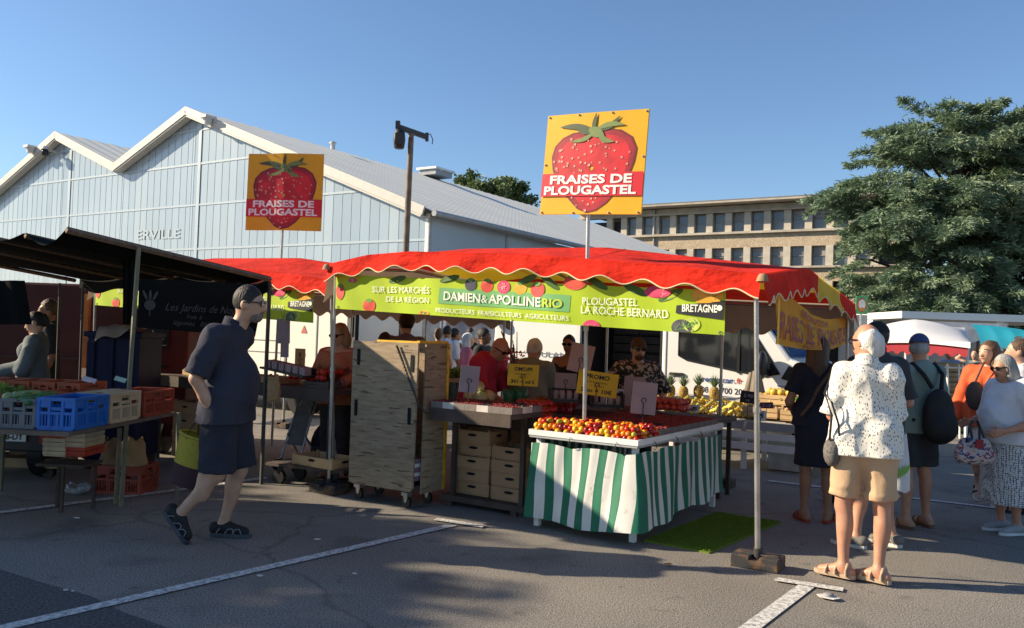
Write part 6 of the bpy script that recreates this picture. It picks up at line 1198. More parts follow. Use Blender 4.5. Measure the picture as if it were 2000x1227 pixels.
# grey tarpaulin stall wall with scalloped strip, blue and red small awning
a, b = at(838, 720, 21), at(972, 720, 21); t = thing('grey_stall_tent', 'blue grey tarpaulin tent wall behind the distant shoppers', 'tent', (a.x, a.y, 0)); mb = MB(); mb.grid(lambda s, q: Vector((a.x+(b.x-a.x)*s, a.y+.05*math.sin(s*20), 2.05*q)), 16, 4); mb.build('wall', mat('tarp_bluegrey', (.24, .26, .32), .7, .1, 2), t, solid=.01)
mb = MB(); mb.grid(lambda s, q: Vector((a.x-.2+(b.x-a.x+.6)*s, a.y-.3, 2.15-.2*q-.06*math.sin(s*40)*q)), 60, 2, mf=lambda s, q: int(s*5) % 2); mb.build('valance', [mat('valance_ochre', (.4, .3, .1), .8), mat('valance_red', (.4, .06, .05), .8)], t)
for p in (a, b): mb = MB(); mb.cyl((p.x, p.y-.05, 0), (p.x, p.y-.05, 2.1), .025); mb.build('pole', STEEL, t)
a, b = at(724, 640, 17), at(776, 640, 17); t = thing('small_blue_awning', 'small awning with red and blue scalloped strips seen behind the boy', 'awning', (a.x, a.y, 0)); mb = MB(); z0 = a.z
mb.grid(lambda s, q: Vector((a.x+(b.x-a.x)*s, a.y+1.2*q, z0+.22+.25*q)), 4, 2, m=2); mb.grid(lambda s, q: Vector((a.x+(b.x-a.x)*s, a.y, z0+.22-.2*q-.03*math.sin(s*25)*q)), 30, 2, mf=lambda s, q: 0 if s < .4 else 1); mb.build('cloth', [mat('awn_red', (.5, .07, .04), .7), mat('awn_blue', (.03, .13, .40), .7), M('awning_white', (.7, .7, .68), .7, .05)], t)
for p in (a, b): mb = MB(); mb.cyl((p.x, p.y, 0), (p.x, p.y, z0+.2), .03); mb.build('pole', STEEL, t)
mb = MB(); c = at(745, 700, 19); mb.box((c.x, 19.5, 1.1), (1.9, .8, 2.1)); o = mb.top('white_panel_screen', VW, 'sunlit white screen wall behind the small blue awning', 'screen', (c.x, 19.5, 0)); 
mb = MB(); c = at(819, 670, 16.5); mb.box((c.x, 16.8, 1.0), (.75, .4, 2.0)); mb.top('white_cabinet', M('cabinet_white', (.72, .70, .64), .5), 'tall cream cabinet standing right of the boy in grey', 'cabinet', (c.x, 16.8, 0))
c = at(925, 720, 11.5); t = thing('greens_table', 'far table of leafy greens left of the bald man', 'table', (c.x, 11.8, 0)); mb = MB(); mb.box((c.x-.1, 11.8, .93), (.9, .6, .05)); mb.build('tabletop', WOOD, t)
for dx in (-.5, .3): mb = MB(); mb.box((c.x+dx, 11.8, .45), (.05, .5, .9)); mb.build('leg', DKW, t)
for i in range(7): LETK.put((c.x-.4+.12*i, 11.65+.1*(i % 3), .96), 'pale green salad head on the far table left of the bald man', 'salad', 'salad heads', sc=1.2)
# ---------------- right: white canopies, trailers, racks
WC = mat('white_canopy', (.72, .72, .72), .8, .05, 2, .2, 30, trans=.2); REDU = mat('maroon_underside', (.30, .02, .03), .8, .1)
cw = at(1800, 680, 14.5); t = thing('white_canopy', 'low white market canopy with a maroon lining behind the queue', 'canopy', (cw.x, cw.y, 0)); P0, P1, P2, P3 = at(1690, 664, 14.5), at(1894, 672, 13.2), at(1884, 640, 16.5), at(1690, 640, 17.5); pk_ = at(1806, 625, 15.4)
mb = MB()
def can(s, q):
    p = (P0*(1-s)+P1*s)*(1-q)+(P3*(1-s)+P2*s)*q; w = (1-abs(2*s-1))*(1-abs(2*q-1)); return p+Z*(.24*math.sin(math.pi*min(1,max(0,w)**.7)/2)-.05*math.sin(s*9)*q*(1-q))
mb.grid(can, 24, 12); mb.build('roof_cloth', WC, t)
mb = MB(); mb.grid(lambda s, q: P0*(1-s)+P1*s+Vector((0, .05, -.02-(.17+.03*math.sin(s*60))*q)), 40, 2); mb.build('valance', REDU, t); mb = MB(); mb.grid(lambda s, q: P0*(1-s)+P1*s-Vector((0, .02, .10*q*(1-.5*math.sin(s*3.1))-.03)), 20, 2); mb.build('front_hem', WC, t)
for x, y in ((1811, 666), (1694, 666), (1890, 670)): p = at(x, y, 14.3); mb = MB(); mb.cyl((p.x, p.y, 0), p+Z*.05, .028, n=8); mb.build('pole', WHP, t)
TEAL = mat('teal_canvas', (.012, .26, .36), .7, .12, 3, trans=.2); q0 = at(1893, 660, 12.6); q1 = at(1996, 664, 12.2); t = thing('teal_awning_flap', 'teal blue awning flap with a pale oval hanging at the right edge', 'awning', (q0.x, q0.y, 0))
tf = lambda s, q: q0*(1-s)+q1*s+Vector((0, -.3*math.sin(1.5*q), .20*math.cos(1.57*q)-.10*q-.05*(s*s)-.035*abs(math.sin(s*9))*q)); mb = MB(); mb.grid(tf, 24, 8); mb.build('cloth', TEAL, t); mb = MB(); c = tf(.74, .62)-Vector((0, .03, 0)); mb.add(disc(c, Vector((1, 0, -.1)), Vector((0, -.5, .85)), .075, .04, 14), [tuple(range(14))]); mb.build('pale_oval', M('oval_cream', (.72, .65, .5), .7), t); mb = MB(); mb.cyl((q1.x-.1, q1.y, 0), q1+Z*.1, .02); mb.build('pole', STEEL, t)
tx0, tx1, Yt = at(1765, 640, 19), at(2120, 640, 19), 19; zt_ = at(1880, 613, 19).z; t = thing('white_sales_trailer', 'white sales trailer with a raised roof flap at the right edge', 'trailer', (at(1960, 700, 19).x, 19.4, 0)); xa = at(1968, 640, 19).x
mb = MB(); mb.box(((tx0.x+tx1.x)/2, 20.6, zt_-.06), (tx1.x-tx0.x, 3.0, .16)); mb.box(((tx0.x+tx1.x)/2, 22.0, zt_/2), (tx1.x-tx0.x, .1, zt_-.3)); mb.box((xa-.05, 19.3, zt_/2), (.16, .2, zt_-.15)); mb.box((tx0.x+.1, 21.3, zt_/2), (.15, 1.2, zt_-.2)); mb.build('body', VW, t); mb = MB(); mb.add([Vector((tx0.x, 19.0, zt_-.2)), Vector((xa, 19.0, zt_-.2)), Vector((xa-.2, 18.9, zt_-.42)), Vector((xa-1.2, 18.8, zt_-.75))], [(0, 1, 2, 3)]); mb.build('roof_flap', M('flap_grey', (.42, .42, .41), .6), t, solid=.02)
mb = MB(); mb.box(((xa+tx1.x)/2, 20.4, 1.1), (tx1.x-xa-.2, .1, 1.9)); mb.build('back_panel', M('panel_taupe', (.22, .2, .19), .7), t); mb = MB(); mb.box(((tx0.x+xa)/2+.3, 20.4, 1.1), (xa-tx0.x-.8, .1, 2.0)); mb.build('grey_panel', M('panel_bluegrey', (.36, .38, .42), .7), t); mb = MB(); mb.cyl((xa+.1, 19.2, .3), (xa+.3, 19.2, .3), .3, n=16); mb.build('wheel', TYRE, t)
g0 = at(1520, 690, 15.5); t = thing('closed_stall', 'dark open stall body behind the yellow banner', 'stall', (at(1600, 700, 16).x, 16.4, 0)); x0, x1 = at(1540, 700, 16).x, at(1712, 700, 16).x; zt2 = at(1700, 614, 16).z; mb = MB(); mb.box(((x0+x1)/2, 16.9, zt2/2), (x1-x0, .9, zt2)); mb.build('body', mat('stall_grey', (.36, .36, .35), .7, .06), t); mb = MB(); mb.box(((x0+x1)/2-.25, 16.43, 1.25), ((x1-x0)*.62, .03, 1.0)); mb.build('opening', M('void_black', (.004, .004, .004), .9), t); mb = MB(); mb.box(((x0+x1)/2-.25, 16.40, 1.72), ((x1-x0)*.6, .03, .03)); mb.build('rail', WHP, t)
c = at(1683, 596, 15.8); t = thing('small_green_sign', 'small green framed sign with a red oval above the stall roofs at right', 'sign', c); mb = MB(); mb.box(c, (.22, .02, .34)); mb.build('board', M('sign_green', (.10, .34, .12), .5), t); mb = MB(); mb.slab(disc(c-Vector((0, .012, 0)), Vector((1, 0, 0)), Z, .085, .13, 18), Vector((0, -1, 0)), .004); mb.build('red_oval', M('oval_red', (.5, .06, .05), .5), t); mb = MB(); mb.slab(disc(c-Vector((0, .018, -.01)), Vector((1, 0, 0)), Z, .062, .095, 18), Vector((0, -1, 0)), .004); mb.build('pale_oval', M('oval_pale', (.72, .68, .6), .5), t); mb = MB(); mb.slab(disc(c-Vector((0, .024, .08)), Vector((1, 0, 0)), Z, .05, .035, 12), Vector((0, -1, 0)), .004); mb.build('printed_fruit', M('fruit_orange', (.6, .25, .05), .5), t); mb = MB(); mb.cyl((c.x, c.y+.03, 0), (c.x, c.y+.03, c.z), .02); mb.build('pole', STEEL, t)
# trestles and stacked crates at right
for i, (x, Y, l) in enumerate(((1838, 15.6, 'left folded white trestle before the crate wall'), (1868, 15.4, 'middle folded white trestle before the crate wall'), (1892, 15.2, 'right folded white trestle before the crate wall'))):
    a = at(x, 836, Y); a.z = 0; t = thing('white_trestle', l, 'trestle', a, 'folded white trestles'); 
    for s in (-.16, .16): mb = MB(); mb.tube([a+Vector((s, 0, 0)), a+Vector((s*.9, .1, 1.32))], .018, 4); mb.build('leg', WHP, t)
    for z in (.35, .62, 1.26): mb = MB(); mb.tube([a+Vector((-.16, .03, z)), a+Vector((.16, .03, z))], .016, 4); mb.build('rail', WHP, t)
rw = ['bottom', 'second', 'third', 'fourth', 'fifth', 'sixth', 'top']
for i in range(7):
    for j in range(2): c = at(1850+j*36, 800, 16.4); wood_crate('wooden_crate', '%s crate in the %s crate stack behind the white trestles' % (rw[i], ['left', 'right'][j]), Vector((c.x, c.y, .02+.19*i)), .1, .36, .4, .17, M('crate_tan', (.30, .22, .12), .85, .2), 'crate stacks behind the trestles')
for i in range(6): c = at(1929, 745, 18.8); wood_crate('wooden_crate', '%s brown crate in the trailer stack at the right edge' % rw[i], Vector((c.x+.1, c.y, .3+.22*i)), .05, .45, .4, .2, CARD, 'crates inside the trailer')
# ================================================================ PEOPLE
SKL = mat('skin_light', (.49, .285, .19), .5, .10, 14, .10, 160); SKR = mat('skin_ruddy', (.46, .225, .14), .5, .12, 14, .1, 160); SKD = mat('skin_brown', (.30, .145, .08), .5, .10, 14, .10, 160)
NAVY = mat('navy_shirt', (.036, .038, .055), .9, .15, 5, .5, 9, bdist=.03, stretch=(1, 1, .55), spec=.2); NAVS = mat('navy_shorts', (.030, .032, .046), .9, .15, 5, .5, 9, bdist=.03, spec=.2, stretch=(1, 1, .55))
HGREY = mat('hair_grey', (.30, .29, .27), .7, .3, 20, .8, 90, stretch=(1, 1, .25)); HWHITE = mat('hair_white', (.62, .60, .56), .7, .3, 20, .8, 90, stretch=(1, 1, .25)); HDARK = mat('hair_dark', (.022, .016, .013), .6, .4, 20, .8, 90, stretch=(1, 1, .25)); HBRN = mat('hair_brown', (.09, .05, .028), .6, .4, 20, .8, 90, stretch=(1, 1, .2)); HBLO = mat('hair_blonde', (.26, .17, .09), .6, .4, 20, .8, 90, stretch=(1, 1, .2))
def loc(px, py): p = onz(px, py); return Vector((p.x, p.y, 0))
# walking man with shoulder towards camera, facing right
w0 = loc(452, 1052); w0.y = 6.2; w0.x = (452-1000)/1650*6.2+.0
walker, j = person('heavy man in navy shirt and shorts walking right with hand in pocket', w0, R(90), H=1.87, res=.009, skin=SKL, wide=1.05, belly=.045, head=(0, R(4), 0),
    J=dict(pelvis=(0, .0, .97), waist=(0, -.01, 1.14), chest=(0, .03, 1.36), neck=(0, -.03, 1.56), headc=(0, -.125, 1.735), shr=(-.215, .04, 1.495), shl=(.215, -.02, 1.495), elr=(-.285, .135, 1.19), wrr=(-.185, .0, .89), ell=(.27, .14, 1.2), wrl=(.25, .26, .98),
           hipr=(-.105, .01, .96), hipl=(.105, 0, .96), knr=(-.12, .015, .50), anr=(-.13, .262, .215), ftr=(0, -.62, -.78), knl=(.11, -.075, .50), anl=(.11, .03, .095), ftl=(.02, -1, -.02)),
    shirt=(NAVY, .93, .865, .03, 0, .0035), shorts=(NAVS, .96, .035), shoes=(M('shoe_black', (.012, .012, .014), .7, .2), 'sneaker', M('sole_slate', (.05, .06, .075), .6), M('shoe_trim', (.22, .22, .23), .5)), hair=(HDARK, 'short'), glasses='sun', beard=mat('beard_grey', (.17, .14, .12), .9, .4, 60), collar=True, hands=('l',), hpose=dict(l=dict(d=(0, .1, -1), curl=1.4)))
mb = MB()
for k in range(4): mb.sph(Vector((-.0, 0, 0))+Vector((0, -.172+.0*k, 1.3-.11*k)), .008, 6, 4)
# basket he carries on the far side
bc = w0+Vector((-.30, .30, .57)); bt = thing('straw_basket', 'yellow and plum coloured straw basket carried behind the walking man', 'basket', bc); Rm = Matrix.Rotation(R(14), 3, 'Y')
BY = mat('straw_yellow', (.42, .36, .045), .85, .15, 40, .6, 120, stretch=(1, 1, 3)); BP_ = mat('straw_plum', (.06, .028, .035), .85, .2, 40, .6, 120, stretch=(1, 1, 3))
def bk_(s, t):
    a = s*2*math.pi; rx = .155+.03*t; ry = .12+.02*t; return bc+Rm @ Vector((rx*math.cos(a), ry*math.sin(a), -.24+.38*t))
mb = MB(); mb.grid(bk_, 36, 12, mf=lambda s, t: 0 if t > .42 else 1); mb.grid(lambda s, t: bk_(s, 1-t*.9)*(1)+(bc-bk_(s, 1-t*.9))*.06, 36, 8, mf=lambda s, t: 0 if t < .55 else 1); mb.poly([bk_(i/36, 0) for i in range(36)][::-1], 1); mb.build('body', [BY, BP_], bt); mb = MB(); mb.tube([bk_(i/36, 1) for i in range(37)], .011, 6); mb.build('rim', BY, bt)
for q in (1, -1): mb = MB(); h0 = bc+Rm @ Vector((-.09, q*.12, .12)); h1 = bc+Rm @ Vector((.09, q*.12, .12)); top = w0+Vector((-.26, .25, .905)); mb.tube([h0, h0*.5+top*.5-Vector((.02, 0, 0)), top, h1*.5+top*.5+Vector((.03, 0, 0)), h1], .010, 6); mb.build('handle', mat('handle_tan', (.25, .15, .05), .8), bt)
mb = MB(); c = bc+Rm @ Vector((.07, -.137, .02)); mb.tube([c+Vector((.018*math.cos(a), -.002, .018*math.sin(a))) for a in np.linspace(0, 6.28, 11)], .005, 4); mb.build('ring', M('ring_bronze', (.2, .1, .04), .5), bt)
# man in the patterned shirt, from behind
LS = mat('leaf_print_shirt', (.70, .67, .60), .8, .05, 3, .5, 9, bdist=.03, stretch=(1, 1, .55)); pattern(LS, 'spots', (.055, .06, .085), 62, .27, (1.25, 1.25, .62), .8)
TANS = mat('tan_shorts', (.50, .33, .20), .85, .10, 4, .45, 9, bdist=.03, stretch=(1, 1, .55)); SAN = mat('sandal_tan', (.42, .30, .20), .8, .15, 20)
m0 = loc(1690, 1124); m0.x = 2.41; m0.y = 5.72
pman, j = person('older man in leaf print white shirt and tan shorts seen from behind', m0, R(158), H=1.73, res=.009, skin=SKR, wide=.86, belly=.06, head=(R(48), R(3), 0),
    J=dict(ell=(.205, -.02, 1.10), wrl=(.19, -.25, 1.135), elr=(-.19, -.04, 1.10), wrr=(-.10, -.24, 1.06), hipl=(.095, .01, .9), hipr=(-.095, .01, .9), knl=(.125, -.01, .49), knr=(-.115, -.02, .49), anl=(.115, .02, .1), anr=(-.105, .03, .1), ftl=(.9, -.35, 0), ftr=(.85, -.4, 0)),
    shirt=(LS, .95, .845, .022, 0, .0045), shorts=(TANS, .82, .016), shoes=(SAN, 'strap'), hair=(HWHITE, 'fringe'), glasses='clear', collar=True, hpose=dict(l=dict(d=(-.75, -.55, .12), n=(0, 0, 1), t=(0, .3, 1), curl=1.5), r=dict(d=(.6, -.6, 0), n=(0, 0, 1), curl=1.0)))
# camera bag on a strap at his left hip
cbg = thing('strapped_bag', 'small dark mesh bag hanging on a black strap at the patterned shirt man\'s hip', 'bag', m0+Vector((-.20, .02, .86))); c = m0+Vector((-.22, -.0, .86)); mb = MB(); mb.sph(c, (.055, .07, .10), 12, 8); mb.build('body', mat('mesh_grey', (.12, .11, .10), .8, .5, 60), cbg); mb = MB(); mb.tube([c+Vector((-.03, -.03, .08)), c+Vector((-.03, -.06, .25)), m0+Vector((-.26, .05, 1.25)), m0+Vector((-.16, .12, 1.46))], .008, 6); mb.tube([c+Vector((.03, -.05, .08)), c+Vector((.0, -.1, .2)), m0+Vector((-.24, -.02, 1.2))], .007, 6); mb.build('strap', BLKP, cbg)
# woman in navy dress
NVD = mat('navy_dress', (.012, .014, .026), .85, .2, 4, .5, 9, bdist=.03)
person('woman with long hair in a dark navy dress and red sandals before the fruit', loc(1592, 1018)+Vector((0, .0, 0)), R(170), H=1.66, skin=SKD, fem=True, wide=.98, head=(R(-30), R(4), 0), J=dict(elr=(-.24, -.02, 1.06), wrr=(-.17, -.22, 1.05), ell=(.25, .02, 1.06), wrl=(.2, -.18, .98), ftl=(.3, -1, 0), ftr=(-.55, -1, 0)), shirt=(NVD, .7, .85, .02), skirt=(NVD, .50, .165, .20, 1.08), shoes=(mat('sandal_red', (.30, .03, .02), .6), 'thong'), hair=(HBRN, 'long'))
st = thing('woven_bag_strap', 'brown woven bag strap over the shoulder of the woman in navy', 'strap', loc(1592, 1018)+Vector((0, 0, 1.3))); mb = MB(); c = loc(1592, 1018); mb.tube([c+Vector((.12, -.04, 1.43)), c+Vector((.05, -.135, 1.34)), c+Vector((-.06, -.165, 1.2)), c+Vector((-.13, -.17, 1.05)), c+Vector((-.19, -.12, .95))], .016, 6); mb.build('band', mat('woven_brown', (.10, .06, .04), .8, .4, 60), st)
# man in dark top hidden behind the patterned shirt
person('man in charcoal top and grey laced shoes mostly hidden behind the patterned shirt', Vector((2.92, 6.75, 0)), R(-165), H=1.77, skin=SKR, wide=1.12, J=dict(ftl=(.55, -1, 0), ftr=(.45, -1, 0), anl=(.17, .03, .085), anr=(-.16, .03, .085), wrl=(.15, -.25, 1.1), wrr=(-.15, -.25, 1.1)), shirt=(mat('charcoal_top', (.035, .032, .036), .85, .15, 5, .3, 80), .9, .85, .025), shorts=(mat('charcoal_shorts', (.03, .03, .033), .85), .8, .03), shoes=(mat('shoe_grey', (.16, .15, .13), .8, .1), 'sneaker', M('sole_pale', (.55, .52, .46), .6), M('lace_pale', (.5, .48, .44), .7)), hair=(HDARK, 'short'), cap_=mat('cap_black', (.015, .014, .018), .8))
# cap man with rucksack
cm = loc(1788, 1030); SAGE = mat('sage_tee', (.17, .23, .205), .85, .10, 4, .5, 9, bdist=.03)
capman, j = person('man in blue cap and sage tee wearing a black rucksack', cm, R(-160), H=1.70, skin=SKR, wide=1.08, belly=.04, head=(R(-38), R(6), 0), J=dict(elr=(-.26, .0, 1.06), wrr=(-.2, -.24, 1.0), ell=(.27, .02, 1.04), wrl=(.2, -.24, .98), knl=(.12, .0, .49), anl=(.13, .02, .085), anr=(-.12, .0, .085), ftl=(.3, -1, 0), ftr=(-.05, -1, 0)), shirt=(SAGE, .85, .84, .022, 0, .0035), shorts=(mat('slate_shorts', (.03, .032, .04), .85, .2, 10), .86, .03), shoes=(mat('flipflop_brown', (.14, .08, .045), .8), 'thong'), hair=(HGREY, 'cropring'), cap_=mat('cap_blue', (.035, .06, .16), .75, .12, 30), glasses='sun')
RB = mat('rucksack_black', (.008, .008, .009), .7, .3, 10, .3, 60); rk = thing('black_rucksack', 'black rucksack worn on the back of the man in the blue cap', 'rucksack', cm+Vector((.05, -.2, 1.0))); rz_ = R(-160); Rz3 = Matrix.Rotation(rz_, 3, 'Z'); lw = lambda x, y, z: cm+Rz3 @ Vector((x, y, z))
vf = sdf([ell((0, .225, 1.02), (.155, .085, .22), .03), ell((0, .25, .90), (.16, .095, .13), .05), ell((0, .30, .92), (.11, .05, .11), .03)], .012, .002, 3); vf = (np.array([list(lw(*p)) for p in vf[0]]), vf[1]); o = bpy.data.objects.new('body', npmesh('body', vf[0]-np.array(rk.location), vf[1], RB)); COL.objects.link(o); o.parent = rk
for s in (1, -1): mb = MB(); mb.tube([lw(s*.05, .20, 1.24), lw(s*.11, .155, 1.36), lw(s*.125, .05, 1.445), lw(s*.13, -.08, 1.40), lw(s*.14, -.13, 1.28), lw(s*.17, -.06, 1.1), lw(s*.16, .12, .95)], .019, 6); mb.build('strap', RB, rk)
bk2 = lw(.30, -.02, .70); t = thing('wicker_basket', 'round brown wicker basket held beside the man in the blue cap', 'basket', bk2); WK = mat('wicker_brown', (.13, .065, .028), .8, .3, 40, .9, 90, stretch=(1, 1, 4)); mb = MB(); mb.lathe([(0, -.14), (.10, -.14), (.135, -.08), (.14, 0), (.12, .06), (.11, .06), (.125, 0), (.09, -.12)], bk2, 18); mb.build('body', WK, t); mb = MB(); mb.tube([bk2+Vector((math.cos(a)*.115, 0, .06+math.sin(a)*.17)) for a in np.linspace(0, math.pi, 12)], .010, 6); mb.build('handle', WK, t)
# white carrier bag between the two men
wb = at(1756, 905, 6.35); mb = MB(); ph = 1.3
mb.grid(lambda s, t: wb+Vector((math.cos(s*6.283)*(.085-.035*t)*(1+.1*math.sin(s*19+t*5)), math.sin(s*6.283)*.07*(1-.4*t), -.20+.42*t+.01*math.sin(s*30))), 28, 10); mb.add([wb+Vector((math.cos(a)*.08, math.sin(a)*.066, -.2)) for a in np.linspace(0, 5.9, 14)], [tuple(range(14))]); t = thing('carrier_bag', 'thin white plastic carrier bag with green leaf print hanging between two men', 'bag', wb); mb.build('body', mat('bag_white', (.66, .67, .68), .5, .06, 6, .3, 20, trans=.25), t); mb = MB()
for i in range(5): a = -2.2+.25*i; c = wb+Vector((math.cos(a)*.082, math.sin(a)*.068, -.07+.01*i)); mb.add(disc(c-Vector((0, .012, 0)), Vector((.4*(i-2)*.5, 0, 1)).normalized(), Vector((1, 0, -.2*(i-2))).normalized(), .04, .01, 8), [tuple(range(8))])
mb.build('leaf_print', M('print_green', (.15, .35, .04), .6), t)
# lady with grey bob, white tee, dotted skirt
gl0 = loc(1952, 1040); DOT = mat('dotted_skirt', (.55, .55, .54), .85, .05, 4); pattern(DOT, 'spots', (.035, .04, .06), 62, .40, (1, 1, 1), .35)
WT = mat('white_tee', (.62, .62, .64), .85, .06, 4, .5, 9, bdist=.03)
person('grey haired lady in white tee and dotted long skirt facing left', gl0+Vector((.06, 0, 0)), R(-80), H=1.56, skin=SKR, fem=True, wide=1.22, belly=.08, head=(0, R(12), 0), J=dict(elr=(-.29, .02, .98), wrr=(-.26, -.20, .93), ell=(.29, .02, .98), wrl=(.22, -.24, .90), headc=(0, -.05, 1.44)), shirt=(WT, .98, .78, .035, 0, .004), skirt=(DOT, .26, .20, .27, .95), shoes=(mat('shoe_palegrey', (.30, .31, .33), .7, .1), 'sneaker', M('sole_white', (.62, .62, .62), .6)), hair=(HGREY, 'bob'), glasses='sun')
fbp = at(1903, 878, 7.0); t = thing('floral_handbag', 'floral printed handbag with black handles held by the grey haired lady', 'handbag', fbp); FL = mat('floral_cloth', (.42, .36, .34), .8, .2, 30); pattern(FL, 'noise', (.30, .05, .05), 34, .57); pattern(FL, 'noise', (.03, .06, .15), 27, .56, (1, 1, 1.3)); pattern(FL, 'spots', (.65, .62, .58), 40, .2); mb = MB()
vf = sdf([cap(np.array(fbp)+np.array((-.09, 0, -.05)), np.array(fbp)+np.array((.09, 0, -.05)), .075, .075, .02, (np.array((0, 1., 0)), 1.3)), cap(np.array(fbp)+np.array((-.07, 0, .04)), np.array(fbp)+np.array((.07, 0, .04)), .055, .055, .05, (np.array((0, 1., 0)), 1.5))], .01, .003, 2); o = bpy.data.objects.new('body', npmesh('body', vf[0]-np.array(fbp), vf[1], FL)); COL.objects.link(o); o.parent = t
for q in (-.055, .055): mb = MB(); mb.tube([fbp+Vector((q-.04, -.05, .06)), fbp+Vector((q*.8-.02, -.03, .16)), fbp+Vector((q*.4, 0, .23)), fbp+Vector((q*.8+.02, .02, .16)), fbp+Vector((q+.04, .0, .06))], .010, 6); mb.build('handle', BLKP, t)
mb = MB(); mb.box(fbp+Vector((0, -.075, .055)), (.06, .012, .07)); mb.build('red_flap', M('flap_red', (.22, .01, .02), .6), t)
# lady in orange behind her
OR = mat('orange_dress', (.60, .10, .03), .8, .12, 4, .4, 60); c = loc(1925, 985)
person('woman in a long orange tunic walking behind the grey haired lady', c, R(-40), H=1.68, skin=SKL, fem=True, wide=1.0, head=(R(-25), R(2), 0), J=dict(elr=(-.27, .02, 1.05), wrr=(-.30, -.10, .82), ell=(.25, .03, 1.05), wrl=(.2, -.2, 1.0), anr=(-.1, .16, .2), ftr=(0, -.6, -.8)), shirt=(OR, 1.85, .80, .02), skirt=(mat('white_trousers_skirt', (.55, .53, .5), .8), .5, .16, .18, .86), shoes=(M('sandal_black', (.02, .018, .018), .6), 'strap', M('sole_pale', (.55, .52, .46), .6)), hair=(HBRN, 'long'))
sb = c+Vector((-.2, -.12, 1.12)); mb = MB(); mb.sph(sb, (.10, .05, .15), 12, 8); t = thing('brown_shoulder_bag', 'dark brown shoulder bag on the woman in orange', 'bag', sb); mb.build('body', M('bag_brown', (.06, .04, .035), .6, .2), t); mb = MB(); mb.tube([sb+Vector((0, 0, .14)), sb+Vector((.08, .02, .3)), sb+Vector((.16, .1, .36))], .01, 6); mb.build('strap', M('bag_brown', (.06, .04, .035), .6, .2), t)
person('person in white top standing far right behind the grey haired lady', Vector((5.05, 8.4, 0)), R(-120), H=1.70, res=.014, skin=SKL, fem=True, shirt=(WT, .9, .85, .02), trousers=(mat('black_trousers', (.02, .02, .022), .8), .02), shoes=(M('sandal_black', (.02, .018, .018), .6), 'strap'), hair=(HBRN, 'pony'), hands=())
# ---------------- vendors and shoppers
def half(label, px, topy, Y, face, H, **k):
    p = at(px, topy, Y); z = p.z; kw = dict(res=.0125, hands=()); kw.update(k); return person(label, Vector((p.x, Y, z-H*1.0)) if abs(z-H) < .12 else Vector((p.x, Y, 0)), face, H=H if abs(z-H) < .12 else max(1.3, min(1.95, z)), **kw)
RT = mat('crimson_tee', (.42, .025, .055), .85, .12, 4, .4, 60)
person('bald man in a crimson tee leaning over the berries', Vector((at(932, 700, 8.9).x, 8.9, -.10)), R(60), H=1.70, res=.011, skin=SKR, wide=1.12, belly=.06, head=(R(-8), R(32), 0), J=dict(chest=(0, -.09, 1.30), neck=(0, -.17, 1.43), headc=(0, -.27, 1.53), shl=(.19, -.13, 1.37), shr=(-.19, -.13, 1.37), elr=(-.25, -.22, 1.1), wrr=(-.14, -.42, 1.0), ell=(.24, -.22, 1.1), wrl=(.12, -.42, 1.0)), shirt=(RT, 1.0, .8, .028, 0, .0035), shorts=(NAVS, .9, .03), glasses='sun', hands=('r',))
SG2 = mat('sage_shirt', (.19, .225, .20), .85, .12, 4, .5, 60)
person('white haired man in a sage shirt bending away over the tomatoes', Vector((at(1032, 700, 9.3).x, 9.3, -.16)), R(162), H=1.70, res=.011, skin=SKR, wide=1.15, belly=.05, head=(R(-12), R(22), 0), J=dict(chest=(0, -.1, 1.29), neck=(0, -.17, 1.43), headc=(0, -.22, 1.57), shl=(.19, -.12, 1.38), shr=(-.19, -.12, 1.38), elr=(-.26, -.2, 1.1), wrr=(-.2, -.42, 1.0), ell=(.26, -.2, 1.1), wrl=(.2, -.42, 1.0)), shirt=(SG2, 1.0, .78, .03, 0, .004), shorts=(mat('mint_shorts', (.30, .42, .27), .85), .9, .035), hair=(HWHITE, 'full'), hands=())
half('woman in sunglasses and dark vest beside the tilted card', 1112, 655, 10.2, R(-12), 1.60, skin=SKD, fem=True, head=(R(-8), R(6), 0), shirt=(mat('vest_black', (.02, .02, .024), .8), 0, .8, .018, .1), trousers=(mat('black_trousers', (.02, .02, .022), .8), .02), hair=(HDARK, 'bun'), glasses='sun')
PT = mat('leafy_black_tee', (.035, .032, .03), .85, .1, 4); pattern(PT, 'noise', (.42, .38, .32), 26, .53)
person('vendor in brown cap and black and white leaf tee before the dark van', Vector((at(1246, 700, 9.4).x, 9.4, -.12)), R(8), H=1.70, skin=SKL, wide=1.12, belly=.05, head=(0, R(6), 0), J=dict(elr=(-.34, .08, 1.14), wrr=(-.20, -.12, .98), ell=(.34, .08, 1.12), wrl=(.22, -.12, .96)), shirt=(PT, 1.0, .82, .03, 0, .003), trousers=(mat('black_trousers', (.02, .02, .022), .8), .02), hair=(HDARK, 'short'), cap_=mat('cap_brown', (.09, .06, .05), .8), glasses='sun', beard=mat('beard_brown', (.10, .055, .035), .9), hands=('r', 'l'))
ORT = mat('rust_blouse', (.40, .14, .065), .85, .12, 4, .4, 60)
person('woman with blonde bob and glasses in a rust blouse behind the farther counter', Vector((at(662, 700, 9.1).x, 9.1, -.03)), R(-18), H=1.66, skin=SKL, fem=True, head=(R(-12), R(16), 0), J=dict(elr=(-.26, -.02, 1.1), wrr=(-.18, -.28, 1.06), ell=(.25, .0, 1.1), wrl=(.15, -.28, 1.02)), shirt=(ORT, 1.8, .8, .026, .04, .003), trousers=(mat('dark_skirt_print', (.03, .02, .02), .8), .02), hair=(HBLO, 'bob'), glasses='sun', hands=('r',))
